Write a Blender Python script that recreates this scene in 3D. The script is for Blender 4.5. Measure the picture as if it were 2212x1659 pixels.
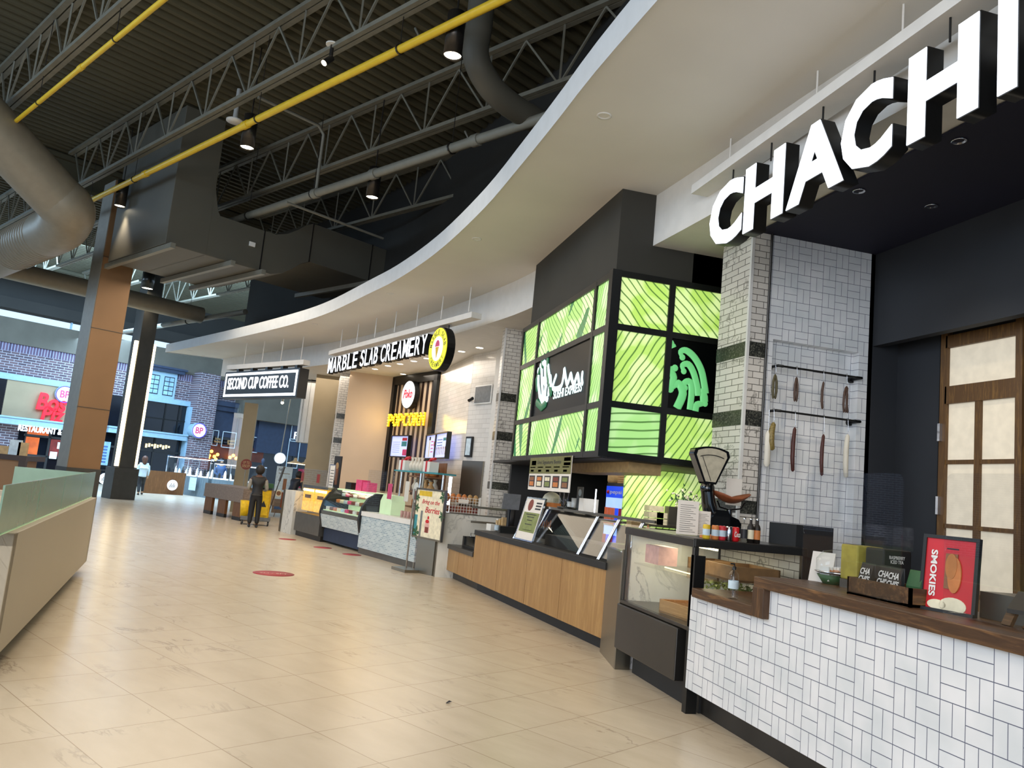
import bpy, math, random
from math import sin, cos, pi, radians, floor
from mathutils import Vector, Matrix
random.seed(7)
for o in list(bpy.data.objects): bpy.data.objects.remove(o)
SC = bpy.context.scene; COL = SC.collection
V3 = Vector

# ---------------------------------------------------------------- camera
CF, CP, CR, CY, CH = 1704.957, 0.134216, 0.0975127, 0.2438358, 1.54803
O = V3((0, 0, CH))
fw = V3((sin(CY)*cos(CP), cos(CY)*cos(CP), sin(CP)))
rt0 = V3((cos(CY), -sin(CY), 0)); up0 = rt0.cross(fw)
RT = rt0*cos(CR) + up0*sin(CR); UP = up0*cos(CR) - rt0*sin(CR)
cam = bpy.data.cameras.new('camera'); camo = bpy.data.objects.new('camera', cam); COL.objects.link(camo)
cam.sensor_fit = 'HORIZONTAL'; cam.sensor_width = 36; cam.lens = CF/2212*36; cam.clip_start = .05; cam.clip_end = 400
camo.matrix_world = Matrix(((RT.x, UP.x, -fw.x, O.x), (RT.y, UP.y, -fw.y, O.y), (RT.z, UP.z, -fw.z, O.z), (0, 0, 0, 1)))
SC.camera = camo

# ---------------------------------------------------------------- world, exposure, lights
SC.view_settings.view_transform = 'Standard'; SC.view_settings.look = 'None'
SC.view_settings.gamma = 1; SC.view_settings.exposure = 0.0; SC.view_settings.use_curve_mapping = False
w = bpy.data.worlds.new('sky'); SC.world = w; w.use_nodes = True
wn = w.node_tree; wn.nodes.clear()
wo = wn.nodes.new('ShaderNodeOutputWorld'); wb = wn.nodes.new('ShaderNodeBackground')
wb.inputs[0].default_value = (.55, .76, 1, 1); wb.inputs[1].default_value = 1.5
wn.links.new(wb.outputs[0], wo.inputs[0])

def lamp(kind, loc, energy, col=(1, 1, 1), target=None, size=1, size_y=None, name='lamp', spot=90, blend=.6, parent=None, spread=None):
    d = bpy.data.lights.new(name, kind); d.energy = energy; d.color = col
    if kind == 'AREA':
        d.size = size
        if size_y: d.shape = 'RECTANGLE'; d.size_y = size_y
        if spread: d.spread = spread
    elif kind == 'SPOT': d.spot_size = radians(spot); d.spot_blend = blend; d.shadow_soft_size = size
    elif kind == 'POINT': d.shadow_soft_size = size
    o = bpy.data.objects.new(name, d); COL.objects.link(o); o.location = loc
    if target is None: target = V3(loc) - V3((0, 0, 1))
    o.rotation_euler = (V3(target) - V3(loc)).to_track_quat('-Z', 'Y').to_euler()
    return o
WARM = (1, .83, .63); NEUT = (1, .91, .8); COOL = (.50, .74, 1)
# cool daylight from glazing at the left and beyond the columns, then added fills
lamp('AREA', (-22, 34, 9.0), 3600, COOL, (-8, 36, 1), 14, 5, 'daylight_clerestory')
lamp('AREA', (-7, 31.5, 7.6), 2300, COOL, (-8.5, 40, 1.5), 12, 4, 'daylight_far_roof')
lamp('AREA', (-8, 37, 6.8), 900, COOL, (-7, 37.5, 0), 9, 2.5, 'daylight_far_floor')
lamp('AREA', (-13, 7, 7.6), 620, (.62, .8, 1), (0, 12, 6.5), 8, 3, 'daylight_left')
lamp('AREA', (-5, -5, 3.2), 620, (1, .95, .9), (2.5, 8, 4.6), 7, 4, 'soffit_fill_behind')  # unseen fill added behind the viewer to brighten the soffit
lamp('AREA', (-1.5, -1, 5.6), 150, NEUT, (1.5, 6, 0), 5, 5, 'hall_fill_behind')  # this and the next two: added area fills with no fixture of their own
lamp('AREA', (-2.2, 9, 5.8), 290, WARM, None, 4, 8, 'hall_fill_near')
lamp('AREA', (-2.7, 19, 5.8), 330, WARM, None, 4, 8, 'hall_fill_mid')

# ---------------------------------------------------------------- pixel -> point on a real plane
def ray(x, y): return fw + RT*((x-1106)/CF) - UP*((y-829.5)/CF)
def AX(v, x, y): d = ray(x, y); return O + d*((v-O.x)/d.x)
def AY(v, x, y): d = ray(x, y); return O + d*((v-O.y)/d.y)
def AZ(v, x, y): d = ray(x, y); return O + d*((v-O.z)/d.z)
def AP(P, n, x, y): d = ray(x, y); n = V3(n); return O + d*((V3(P)-O).dot(n)/d.dot(n))
U = V3((-.5376, .8432, 0)); V = V3((.8432, .5376, 0)); Z = V3((0, 0, 1)); X = V3((1, 0, 0)); Y = V3((0, 1, 0))

# ---------------------------------------------------------------- materials
def lin(c): return c/12.92 if c <= .04045 else ((c+.055)/1.055)**2.4
def rgb(h):
    if isinstance(h, str): return tuple(lin(int(h[i:i+2], 16)/255) for i in (0, 2, 4)) + (1,)
    return tuple(h) + (1,) if len(h) == 3 else h
class NT:
    def __init__(s, name):
        s.m = bpy.data.materials.new(name); s.m.use_nodes = True; s.t = s.m.node_tree; s.t.nodes.clear()
        s.out = s.n('ShaderNodeOutputMaterial'); s.b = s.n('ShaderNodeBsdfPrincipled'); s.l(s.b.outputs[0], s.out.inputs[0])
        s.tc = None
    def n(s, k, **kw):
        n = s.t.nodes.new(k)
        for a, v in kw.items(): setattr(n, a, v)
        return n
    def l(s, a, b): s.t.links.new(a, b)
    def put(s, v, sock):
        if hasattr(v, 'is_linked') or hasattr(v, 'links'): s.l(v, sock)
        else:
            try: sock.default_value = v
            except Exception: sock.default_value = rgb(v)
    def m_(s, op, a, b=0, c=0):
        n = s.n('ShaderNodeMath', operation=op); s.put(a, n.inputs[0]); s.put(b, n.inputs[1])
        if op in ('MULTIPLY_ADD', 'COMPARE', 'SMOOTH_MIN'): s.put(c, n.inputs[2])
        return n.outputs[0]
    def co(s, kind='Object'):
        if not s.tc: s.tc = s.n('ShaderNodeTexCoord')
        return s.tc.outputs[kind]
    def xyz(s, v=None):
        n = s.n('ShaderNodeSeparateXYZ'); s.l(v or s.co(), n.inputs[0]); return n.outputs
    def comb(s, x, y, z=0):
        n = s.n('ShaderNodeCombineXYZ'); s.put(x, n.inputs[0]); s.put(y, n.inputs[1]); s.put(z, n.inputs[2]); return n.outputs[0]
    def mapp(s, v, loc=(0, 0, 0), rot=(0, 0, 0), sc=(1, 1, 1)):
        n = s.n('ShaderNodeMapping'); s.l(v, n.inputs[0]); n.inputs[1].default_value = loc; n.inputs[2].default_value = rot; n.inputs[3].default_value = sc; return n.outputs[0]
    def noise(s, v, scale=5, det=3, rough=.5, dist=0, out=0):
        n = s.n('ShaderNodeTexNoise'); s.l(v, n.inputs['Vector']); n.inputs['Scale'].default_value = scale; n.inputs['Detail'].default_value = det
        n.inputs['Roughness'].default_value = rough; n.inputs['Distortion'].default_value = dist; return n.outputs[out]
    def ramp(s, f, stops):
        n = s.n('ShaderNodeValToRGB'); s.l(f, n.inputs[0]); e = n.color_ramp.elements
        while len(e) < len(stops): e.new(.5)
        for i, (p, c) in enumerate(stops): e[i].position = p; e[i].color = rgb(c)
        return n.outputs[0]
    def mix(s, f, a, b, mode='MIX'):
        n = s.n('ShaderNodeMix', data_type='RGBA', blend_type=mode); s.put(f, n.inputs[0])
        for v, k in ((a, 6), (b, 7)):
            if hasattr(v, 'links'): s.l(v, n.inputs[k])
            else: n.inputs[k].default_value = rgb(v)
        return n.outputs[2]
    def base(s, c):
        if hasattr(c, 'links'): s.l(c, s.b.inputs['Base Color'])
        else: s.b.inputs['Base Color'].default_value = rgb(c)
    def bump(s, h, st=.3, d=.01):
        n = s.n('ShaderNodeBump'); n.inputs['Strength'].default_value = st; n.inputs['Distance'].default_value = d; s.l(h, n.inputs['Height']); s.l(n.outputs[0], s.b.inputs['Normal'])
    def rough(s, r): s.put(r, s.b.inputs['Roughness'])
    def emit(s, c, st):
        if hasattr(c, 'links'): s.l(c, s.b.inputs['Emission Color'])
        else: s.b.inputs['Emission Color'].default_value = rgb(c)
        s.b.inputs['Emission Strength'].default_value = st
M = {}
def mat(name, col, rough=.5, metal=0, emit=0, var=.08, scale=6, ec=None, coat=0):
    s = NT(name); c = rgb(col)
    nz = s.noise(s.co(), scale, 3)
    d = tuple(max(0, x*(1-var)) for x in c[:3]); u = tuple(min(1, x*(1+var)) for x in c[:3])
    s.base(s.ramp(nz, [(.35, d), (.65, u)])); s.rough(rough); s.b.inputs['Metallic'].default_value = metal
    if emit: s.emit(ec or col, emit)
    if coat: s.b.inputs['Coat Weight'].default_value = coat
    M[name] = s.m; return s.m
def glass(name, tint=(1, 1, 1), refl=.12, ior=1.45, rough=0.0):
    s = NT(name); s.t.nodes.remove(s.b)
    tr = s.n('ShaderNodeBsdfTransparent'); tr.inputs[0].default_value = rgb(tint)
    gl = s.n('ShaderNodeBsdfGlossy'); gl.inputs['Roughness'].default_value = rough
    fr = s.n('ShaderNodeLayerWeight'); fr.inputs[0].default_value = .5
    f = s.m_('ADD', s.m_('MULTIPLY', s.m_('POWER', fr.outputs['Facing'], 4), .5), refl*.2)
    mx = s.n('ShaderNodeMixShader'); s.l(f, mx.inputs[0]); s.l(tr.outputs[0], mx.inputs[1]); s.l(gl.outputs[0], mx.inputs[2]); s.l(mx.outputs[0], s.out.inputs[0])
    M[name] = s.m; return s.m
def wood(name, c1, c2, axis='x', sc=1, rough=.5, dark=None):
    s = NT(name); k = {'x': (1.2, 14, 14), 'y': (14, 1.2, 14), 'z': (14, 14, 1.2)}[axis]
    v = s.mapp(s.co(), sc=tuple(a*sc for a in k))
    n1 = s.noise(v, 2.2, 6, .65, .8); n2 = s.noise(v, 9, 3, .6)
    f = s.m_('ADD', s.m_('MULTIPLY', n1, .75), s.m_('MULTIPLY', n2, .25))
    s.base(s.ramp(f, [(.3, dark or c1), (.5, c1), (.68, c2)])); s.rough(rough); s.bump(f, .15, .003)
    M[name] = s.m; return s.m

# --- floor: large veined porcelain tiles laid to the building grid
def floor_mat():
    s = NT('floor_tiles'); x, y, z = s.xyz()
    c, n = cos(.569292), sin(.569292)
    dx = s.m_('ADD', x, 1.93104); dy = s.m_('SUBTRACT', y, 5.14108)
    u = s.m_('DIVIDE', s.m_('ADD', s.m_('MULTIPLY', dx, c), s.m_('MULTIPLY', dy, n)), .6112)
    v = s.m_('DIVIDE', s.m_('SUBTRACT', s.m_('MULTIPLY', dx, n), s.m_('MULTIPLY', dy, c)), .6105)
    iu = s.m_('FLOOR', u); iv = s.m_('FLOOR', v)
    fu = s.m_('ABSOLUTE', s.m_('SUBTRACT', s.m_('FRACT', u), .5)); fv = s.m_('ABSOLUTE', s.m_('SUBTRACT', s.m_('FRACT', v), .5))
    g = s.m_('GREATER_THAN', s.m_('MAXIMUM', fu, fv), .4955)
    wn_ = s.n('ShaderNodeTexWhiteNoise', noise_dimensions='2D'); s.l(s.comb(iu, iv), wn_.inputs['Vector'])
    off = s.n('ShaderNodeVectorMath', operation='SCALE'); s.l(wn_.outputs['Color'], off.inputs[0]); off.inputs['Scale'].default_value = 37
    ad = s.n('ShaderNodeVectorMath', operation='ADD'); s.l(s.comb(u, v), ad.inputs[0]); s.l(off.outputs[0], ad.inputs[1])
    p = s.mapp(ad.outputs[0], rot=(0, 0, .5), sc=(1.5, .5, 1))
    n1 = s.noise(p, .85, 8, .6, .7)
    vein = s.m_('SUBTRACT', 1, s.m_('MINIMUM', s.m_('MULTIPLY', s.m_('ABSOLUTE', s.m_('SUBTRACT', n1, .5)), 60), 1))
    gate = s.m_('MINIMUM', 1, s.m_('MAXIMUM', s.m_('MULTIPLY', s.m_('SUBTRACT', s.noise(ad.outputs[0], .8, 2), .53), 6), 0))
    vein = s.m_('MULTIPLY', vein, gate)
    cl = s.noise(p, 2.2, 5, .6)
    c0 = s.ramp(cl, [(.3, 'C6B8A2'), (.7, 'D0C3AE')])
    c1 = s.mix(s.m_('MULTIPLY', vein, .62), c0, '7E6D5E')
    s.base(s.mix(s.m_('MULTIPLY', g, .75), c1, '8D7A5F'))
    s.rough(.27); s.b.inputs['Specular IOR Level'].default_value = .4
    M['floor'] = s.m
floor_mat()
def basket(name, ua, u0, v0, sg=-1, S=.15, c=('D3D8DC', 'E6E7EA'), g='5A5F74'):
    s = NT(name); o = s.xyz(); iu = {'x': 0, 'y': 1}[ua]
    u = s.m_('DIVIDE', s.m_('MULTIPLY', s.m_('SUBTRACT', o[iu], u0), sg), S); v = s.m_('DIVIDE', s.m_('SUBTRACT', v0, o[2]), S)
    fu, fv = s.m_('FRACT', u), s.m_('FRACT', v)
    par = s.m_('FLOORED_MODULO', s.m_('ADD', s.m_('FLOOR', u), s.m_('FLOOR', v)), 2)
    e = .0145
    edge = s.m_('GREATER_THAN', s.m_('MAXIMUM', s.m_('ABSOLUTE', s.m_('SUBTRACT', fu, .5)), s.m_('ABSOLUTE', s.m_('SUBTRACT', fv, .5))), .5-e)
    mu = s.m_('LESS_THAN', s.m_('ABSOLUTE', s.m_('SUBTRACT', fu, .5)), e); mv = s.m_('LESS_THAN', s.m_('ABSOLUTE', s.m_('SUBTRACT', fv, .5)), e)
    mid = s.m_('ADD', s.m_('MULTIPLY', par, mu), s.m_('MULTIPLY', s.m_('SUBTRACT', 1, par), mv))
    g_ = s.m_('MINIMUM', s.m_('ADD', edge, mid), 1)
    nz = s.noise(s.co(), 4, 2)
    s.base(s.mix(g_, s.ramp(nz, [(.3, c[0]), (.7, c[1])]), g)); s.rough(s.m_('ADD', .12, s.m_('MULTIPLY', g_, .6)))
    s.bump(s.m_('SUBTRACT', 1, g_), .3, .002)
    M[name] = s.m
basket('tile_counter', 'y', 5.4306, .9248)
basket('tile_side', 'x', 4.22, 3.3, 1)
def brick(name, c1, c2, mortar, w=.15, h=.06, ms=.004, axes='yz', rot=0, var=.5, sq=1, vein=0, rough=.35, off=.5):
    s = NT(name); o = s.xyz(s.mapp(s.co(), rot=(0, 0, rot)) if rot else None); k = {'x': 0, 'y': 1, 'z': 2}
    v = s.comb(o[k[axes[0]]], o[k[axes[1]]])
    b = s.n('ShaderNodeTexBrick'); b.offset = off; s.l(v, b.inputs[0]); b.inputs['Color1'].default_value = rgb(c1); b.inputs['Color2'].default_value = rgb(c2)
    b.inputs['Mortar'].default_value = rgb(mortar); b.inputs['Scale'].default_value = 1; b.inputs['Mortar Size'].default_value = ms
    b.inputs['Mortar Smooth'].default_value = .1; b.inputs['Brick Width'].default_value = w; b.inputs['Row Height'].default_value = h; b.inputs['Bias'].default_value = 0
    col = b.outputs[0]
    if vein:
        n1 = s.noise(v, 3.2, 6, .6, .8)
        ve = s.m_('SUBTRACT', 1, s.m_('MINIMUM', s.m_('MULTIPLY', s.m_('ABSOLUTE', s.m_('SUBTRACT', n1, .5)), 40), 1))
        col = s.mix(s.m_('MULTIPLY', s.m_('MULTIPLY', ve, s.m_('GREATER_THAN', s.noise(v, 1.7, 1), .52)), vein), col, '4E4A44')
    s.base(col); s.rough(rough); M[name] = s.m
def marble(name, c0='CFCDC4', c1='E0DED6', vc='77787A', rough=.25, st=.75, sc=1.4):
    s = NT(name); p = s.mapp(s.co(), rot=(.3, .5, .4), sc=(sc, sc, sc*.55))
    n1 = s.noise(p, 1.6, 8, .6, 1.1)
    ve = s.m_('SUBTRACT', 1, s.m_('MINIMUM', s.m_('MULTIPLY', s.m_('ABSOLUTE', s.m_('SUBTRACT', n1, .5)), 38), 1))
    g = s.m_('MINIMUM', s.m_('MAXIMUM', s.m_('MULTIPLY', s.m_('SUBTRACT', s.noise(p, 1.9, 2), .45), 5), 0), 1)
    s.base(s.mix(s.m_('MULTIPLY', s.m_('MULTIPLY', ve, g), st), s.ramp(s.noise(p, 3, 4), [(.3, c0), (.7, c1)]), vc)); s.rough(rough); M[name] = s.m
brick('subway_y', 'C6C2BA', 'D6D2CA', '55514B', .15, .066, .0035, 'yz', vein=.8)
brick('subway_x', 'C6C2BA', 'D6D2CA', '55514B', .15, .066, .0035, 'xz', vein=.8)
brick('facade_brick', '4C434E', '6C5A60', 'A6A8B2', .34, .11, .013, 'xz', rot=-.5676, rough=.9)
brick('facade_brick_side', '3A3648', '55495C', '9AA0B0', .34, .11, .013, 'yz', rot=-.5676, rough=.9)
brick('soldier_brick', '4A4358', '66566B', '9AA0C0', .12, .42, .016, 'xz', rot=-.5676, rough=.9, off=0)
brick('mosaic', '9FB4BE', 'C9D6DA', 'DCE3E4', .09, .03, .004, 'yz', vein=0)
marble('marble'); marble('marble_white', 'D6D8DE', 'E3E4E9', '6A707A', .2, .8)
def granite():
    s = NT('granite'); n = s.noise(s.co(), 55, 3, .8); s.base(s.ramp(n, [(.35, '17181A'), (.52, '34352F'), (.68, '77776C')])); s.rough(.3); M['granite'] = s.m
granite()
mat('white_paint', 'D4D3D0', .6, var=.03); mat('soffit_paint', 'D0CDC6', .65, var=.03, scale=.8); mat('fascia_paint', 'BFC6CC', .6, var=.03)
mat('black_metal', '141516', .4, .3); mat('charcoal', '1C1D1F', .55); mat('umi_black', '2B2A25', .7, var=.1, scale=1.5)
mat('navy_paint', '12142C', .75, var=.1, scale=1.2); mat('navy_wall', '23262C', .7, var=.12, scale=1.1)
mat('steel', '8F8A7E', .28, .9, var=.06, scale=1.2); mat('dark_steel', '4C4A48', .32, .85, var=.1, scale=1.5); mat('chrome', 'C9CCD2', .12, 1)
mat('grey_steel', '6E6C66', .35, .7, var=.06)
mat('deck_paint', '474433', .75, var=.1, scale=.6); mat('joist_paint', '716F63', .6, var=.08); mat('duct_paint', '55534A', .6, var=.05, scale=1); mat('round_duct', '8C8474', .5, .2, var=.05)
mat('duct_under', '8A8474', .6, var=.05, scale=1); mat('yellow_pipe', 'D6B428', .45, var=.05); mat('grey_pipe', '77766C', .5, var=.05)
mat('column_tan', '7F6040', .6, var=.06, scale=.8); mat('column_grey', '8A8880', .6, var=.05); mat('column_base', '3A3A37', .5, var=.1)
mat('kiosk_white', 'B3A894', .45, var=.02, scale=.8); mat('kick', '2A2724', .4, .2, var=.3, scale=2.5)
mat('light_face', 'F4F8FF', .4, emit=1.6, ec='E9F2FF', var=.01); mat('lamp_glow', 'FFF6E0', .4, emit=14, ec='FFF0D0', var=0)
mat('strip_glow', 'FFF3D8', .4, emit=5, ec='FFE2A8', var=0); mat('downlight_glow', 'FFF6E8', .4, emit=9, ec='FFF1DC', var=0)
mat('beige_wall', 'C9B39A', .5, var=.04, scale=1.2); mat('grey_stucco', '5C5950', .85, var=.08, scale=1.4); mat('blue_trim', '8FB0C6', .6, var=.05); mat('blue_trim_dark', '26344C', .6, var=.08)
mat('tan_panel', '9A8C72', .8, var=.06, scale=1.3); mat('dark_window', '10131A', .12, .0, var=.3, scale=.8); mat('dark_wall', '262522', .8, var=.1, scale=1)
mat('white_plastic', 'E4E3DE', .35, var=.02); mat('paper', 'E6E0D8', .7, var=.02); mat('black_plastic', '0E0F10', .35); mat('red_paint', 'C4161F', .4)
glass('clear_glass', (.97, .985, .985)); glass('acrylic', (.965, .97, .975), .2); mat('green_glass', '8FB5A0', .25, var=.04)
M['green_glass'].node_tree.nodes['Principled BSDF'].inputs['Transmission Weight'].default_value = .35; glass('blue_glass', (.55, .62, .7), .8)
wood('maple', 'A67F4E', 'BC9660', 'z', .5, .45, '9A7244'); wood('walnut', '4B321C', '7B5732', 'y', 1, .45, '35210F'); wood('walnut_x', '4B321C', '7B5732', 'x', 1, .45, '35210F')
wood('walnut_z', '4B321C', '7B5732', 'z', 1, .45, '35210F'); wood('crate_wood', 'A67B47', 'C89C62', 'x', 1.5, .6); wood('grey_wood', '7A6C62', '9C8C80', 'x', .8, .6); wood('oak_red', '6B4524', '8E5F36', 'z', 1, .5)
wood('teal_wood', '5B6A72', '7D8C93', 'z', .8, .6); wood('door_wood', '5A3E1E', '86622F', 'z', 1.2, .5)

# ---------------------------------------------------------------- mesh builder and scene helpers
class MB:
    def __init__(s): s.v = []; s.f = []; s.sm = []
    def add(s, vs, fs, smooth=False):
        b = len(s.v); s.v += [V3(v) for v in vs]; s.f += [tuple(b+i for i in f) for f in fs]; s.sm += [smooth]*len(fs); return s
    def obox(s, o, a, b, c):
        o, a, b, c = V3(o), V3(a), V3(b), V3(c)
        if a.cross(b).dot(c) < 0: a, b = b, a
        vs = [o, o+a, o+a+b, o+b, o+c, o+a+c, o+a+b+c, o+b+c]
        return s.add(vs, [(0, 3, 2, 1), (4, 5, 6, 7), (0, 1, 5, 4), (1, 2, 6, 5), (2, 3, 7, 6), (3, 0, 4, 7)])
    def box(s, x0, x1, y0, y1, z0, z1): return s.obox((x0, y0, z0), (x1-x0, 0, 0), (0, y1-y0, 0), (0, 0, z1-z0))
    def cbox(s, c, a, b, h, rz=0):
        ax = V3((cos(rz), sin(rz), 0)); ay = V3((-sin(rz), cos(rz), 0)); c = V3(c)
        return s.obox(c-ax*a/2-ay*b/2, ax*a, ay*b, (0, 0, h))
    def beam(s, p, q, w, h, up=(0, 0, 1)):
        p, q = V3(p), V3(q); d = (q-p); up = V3(up)
        if abs(d.normalized().dot(up)) > .99: up = V3((1, 0, 0))
        sd = d.cross(up).normalized(); u = sd.cross(d).normalized()
        return s.obox(p-sd*w/2-u*h/2, d, sd*w, u*h)
    def cyl(s, p, q, r, n=12, r2=None, cap=True):
        p, q = V3(p), V3(q); d = (q-p).normalized(); a = d.orthogonal().normalized(); b = d.cross(a); r2 = r if r2 is None else r2
        vs = [p+(a*cos(2*pi*i/n)+b*sin(2*pi*i/n))*r for i in range(n)] + [q+(a*cos(2*pi*i/n)+b*sin(2*pi*i/n))*r2 for i in range(n)]
        s.add(vs, [(i, (i+1) % n, n+(i+1) % n, n+i) for i in range(n)], True)
        if cap: s.add(vs, [tuple(range(n-1, -1, -1)), tuple(range(n, 2*n))])
        return s
    def tube(s, pts, r, n=8):
        pts = [V3(p) for p in pts]; rings = []; a = None
        for i, p in enumerate(pts):
            d = (pts[min(i+1, len(pts)-1)]-pts[max(i-1, 0)]).normalized()
            a = d.orthogonal().normalized() if a is None else (a-d*a.dot(d)).normalized()
            b = d.cross(a); rr = r[i] if isinstance(r, (list, tuple)) else r
            rings.append([p+(a*cos(2*pi*k/n)+b*sin(2*pi*k/n))*rr for k in range(n)])
        vs = [v for g in rings for v in g]; fs = []
        for i in range(len(pts)-1): fs += [(i*n+k, i*n+(k+1) % n, (i+1)*n+(k+1) % n, (i+1)*n+k) for k in range(n)]
        s.add(vs, fs, True); s.add(vs, [tuple(range(n-1, -1, -1)), tuple((len(pts)-1)*n+k for k in range(n))]); return s
    def lathe(s, c, prof, n=20, ax=Z, sc=(1, 1)):
        c = V3(c); ax = V3(ax); a = X if abs(ax.z) > .9 else ax.orthogonal().normalized(); b = ax.cross(a)
        vs = [c+ax*z+(a*cos(2*pi*i/n)*sc[0]+b*sin(2*pi*i/n)*sc[1])*max(r, 1e-4) for r, z in prof for i in range(n)]
        fs = [(j*n+i, j*n+(i+1) % n, (j+1)*n+(i+1) % n, (j+1)*n+i) for j in range(len(prof)-1) for i in range(n)]
        return s.add(vs, fs, True)
    def sphere(s, c, r, n=12, sc=(1, 1, 1)):
        c = V3(c); m = n//2; vs = []; fs = []
        for j in range(m+1):
            t = pi*j/m
            for i in range(n): vs.append(c+V3((sin(t)*cos(2*pi*i/n)*sc[0], sin(t)*sin(2*pi*i/n)*sc[1], -cos(t)*sc[2]))*r)
        for j in range(m): fs += [(j*n+i, j*n+(i+1) % n, (j+1)*n+(i+1) % n, (j+1)*n+i) for i in range(n)]
        return s.add(vs, fs, True)
    def prism(s, poly, ext, smooth=False):
        ext = V3(ext); p = [V3(v) for v in poly]; n = len(p)
        nn = V3((0, 0, 0))
        for i in range(n): nn += p[i].cross(p[(i+1) % n])
        if nn.dot(ext) > 0: p = p[::-1]
        vs = p+[v+ext for v in p]
        s.add(vs, [tuple(range(n))]); s.add(vs, [tuple(range(2*n-1, n-1, -1))])
        s.add(vs, [((i+1) % n, i, n+i, n+(i+1) % n) for i in range(n)], smooth); return s
    def quad(s, a, b, c, d): return s.add([a, b, c, d], [(0, 1, 2, 3)])
    def build(s, name, m, parent=None, bev=0):
        me = bpy.data.meshes.new(name); inv = parent_inv(parent)
        me.from_pydata([inv @ v for v in s.v], [], s.f); me.polygons.foreach_set('use_smooth', s.sm); me.validate(); me.update()
        me.materials.append(M[m] if isinstance(m, str) else m)
        o = bpy.data.objects.new(name, me); COL.objects.link(o)
        if parent: o.parent = parent
        if bev:
            b = o.modifiers.new('bevel', 'BEVEL'); b.width = bev; b.segments = 2; b.limit_method = 'ANGLE'
        return o
def wmat(o):
    m = Matrix.Translation(o.location) @ o.rotation_euler.to_matrix().to_4x4()
    return wmat(o.parent) @ m if o.parent else m
def parent_inv(p): return wmat(p).inverted() if p else Matrix.Identity(4)
def tag(o, label, cat=None, group=None, kind=None):
    o['label'] = label
    if cat: o['category'] = cat
    if group: o['group'] = group
    if kind: o['kind'] = kind
    return o
def thing(name, label, cat, loc=(0, 0, 0), rz=0, group=None):
    o = bpy.data.objects.new(name, None); COL.objects.link(o); o.location = loc; o.rotation_euler = (0, 0, rz); o.empty_display_size = .1
    return tag(o, label, cat, group)
def struct(name, mb, m, label=None, parent=None, bev=0):
    o = mb.build(name, m, parent, bev)
    if not parent: o['kind'] = 'structure'
    if label: o['label'] = label; o['category'] = name.split('_')[0]
    return o
def dup(root, loc, rz=None, label=None, group=None):
    r = root.copy(); COL.objects.link(r); r.location = loc
    if rz is not None: r.rotation_euler = (0, 0, rz)
    if label: r['label'] = label
    if group: r['group'] = group
    for ch in list(root.children):
        c = ch.copy(); COL.objects.link(c); c.parent = r
        for g in list(ch.children): d = g.copy(); COL.objects.link(d); d.parent = c
    return r
def text(s, name, m, parent, o, du, dv, w, h, ext=.004, bold=.0, shear=0, space=1, res=3):
    """letters filling a real rectangle: corner o (bottom left), unit axes du, dv, size w x h, thickness ext towards du x dv"""
    c = bpy.data.curves.new('t', 'FONT'); c.body = s; c.size = 1; c.shear = shear; c.offset = bold; c.space_character = space; c.extrude = .5; c.resolution_u = res
    if '\n' in s: c.align_x = 'CENTER'; c.space_line = .9
    t = bpy.data.objects.new('t', c); COL.objects.link(t)
    dg = bpy.context.evaluated_depsgraph_get(); me = bpy.data.meshes.new_from_object(t.evaluated_get(dg)); bpy.data.objects.remove(t)
    xs = [v.co.x for v in me.vertices]; ys = [v.co.y for v in me.vertices]
    x0, x1, y0, y1 = min(xs), max(xs), min(ys), max(ys); o, du, dv = V3(o), V3(du), V3(dv); nn = du.cross(dv).normalized()
    inv = parent_inv(parent)
    for v in me.vertices:
        a = (v.co.x-x0)/(x1-x0)*w; b = (v.co.y-y0)/(y1-y0)*h
        v.co = inv @ (o+du*a+dv*b+nn*((v.co.z+.5)*ext))
    me.name = name; me.materials.clear(); me.materials.append(M[m] if isinstance(m, str) else m); me.validate(); me.update()
    ob = bpy.data.objects.new(name, me); COL.objects.link(ob)
    if parent: ob.parent = parent
    return ob

# ================================================================ THE SETTING
SZ, LZ = 5.05, 4.45          # high soffit, low shopfront ceiling
m = MB(); m.quad((-50, -10, 0), (14, -10, 0), (14, 70, 0), (-50, 70, 0)); struct('floor', m, 'floor', 'cream veined stone tile floor of the food court')

def catmull(P, n=6):
    P = [V3(p) for p in P]; out = []
    for i in range(len(P)-1):
        a, b, c, d = P[max(i-1, 0)], P[i], P[i+1], P[min(i+2, len(P)-1)]
        for k in range(n):
            t = k/n; out.append(.5*((2*b)+(c-a)*t+(2*a-5*b+4*c-d)*t*t+(3*b-a-3*c+d)*t*t*t))
    return out+[P[-1]]
outer = catmull([(3.6, -6, 0), (2.9, -3, 0), (2.4, 0, 0), (2.12, 2.5, 0), (1.99, 4.3, 0)] + [tuple(AZ(SZ, *p)[:2])+(0,) for p in
    [(1290.8, 144.7), (1200.4, 260.4), (1124.4, 354.4), (1041, 452), (943.6, 542.5), (860, 600), (795.6, 632.8), (705, 675.8), (626, 700.6), (513, 727.8), (400, 751.5), (357, 760)]])
inner = catmull([(4.25, -6, 0), (4.1, -2, 0), (3.9, 1.5, 0), (3.73, 4.17, 0), (3.64, 5.38, 0), (3.49, 8.03, 0), (3.15, 11.76, 0), (2.85, 13.4, 0), (2.55, 14.64, 0), (1.93, 17.0, 0), (1.05, 19.9, 0), (-.52, 23.3, 0), (-2.45, 27, 0), (-3.15, 28.3, 0)])
def strip(mb, A, z0, z1, B=None):
    B = B or A
    for i in range(len(A)-1): mb.add([(A[i].x, A[i].y, z0), (A[i+1].x, A[i+1].y, z0), (B[i+1].x, B[i+1].y, z1), (B[i].x, B[i].y, z1)], [(0, 1, 2, 3)], True)
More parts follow.
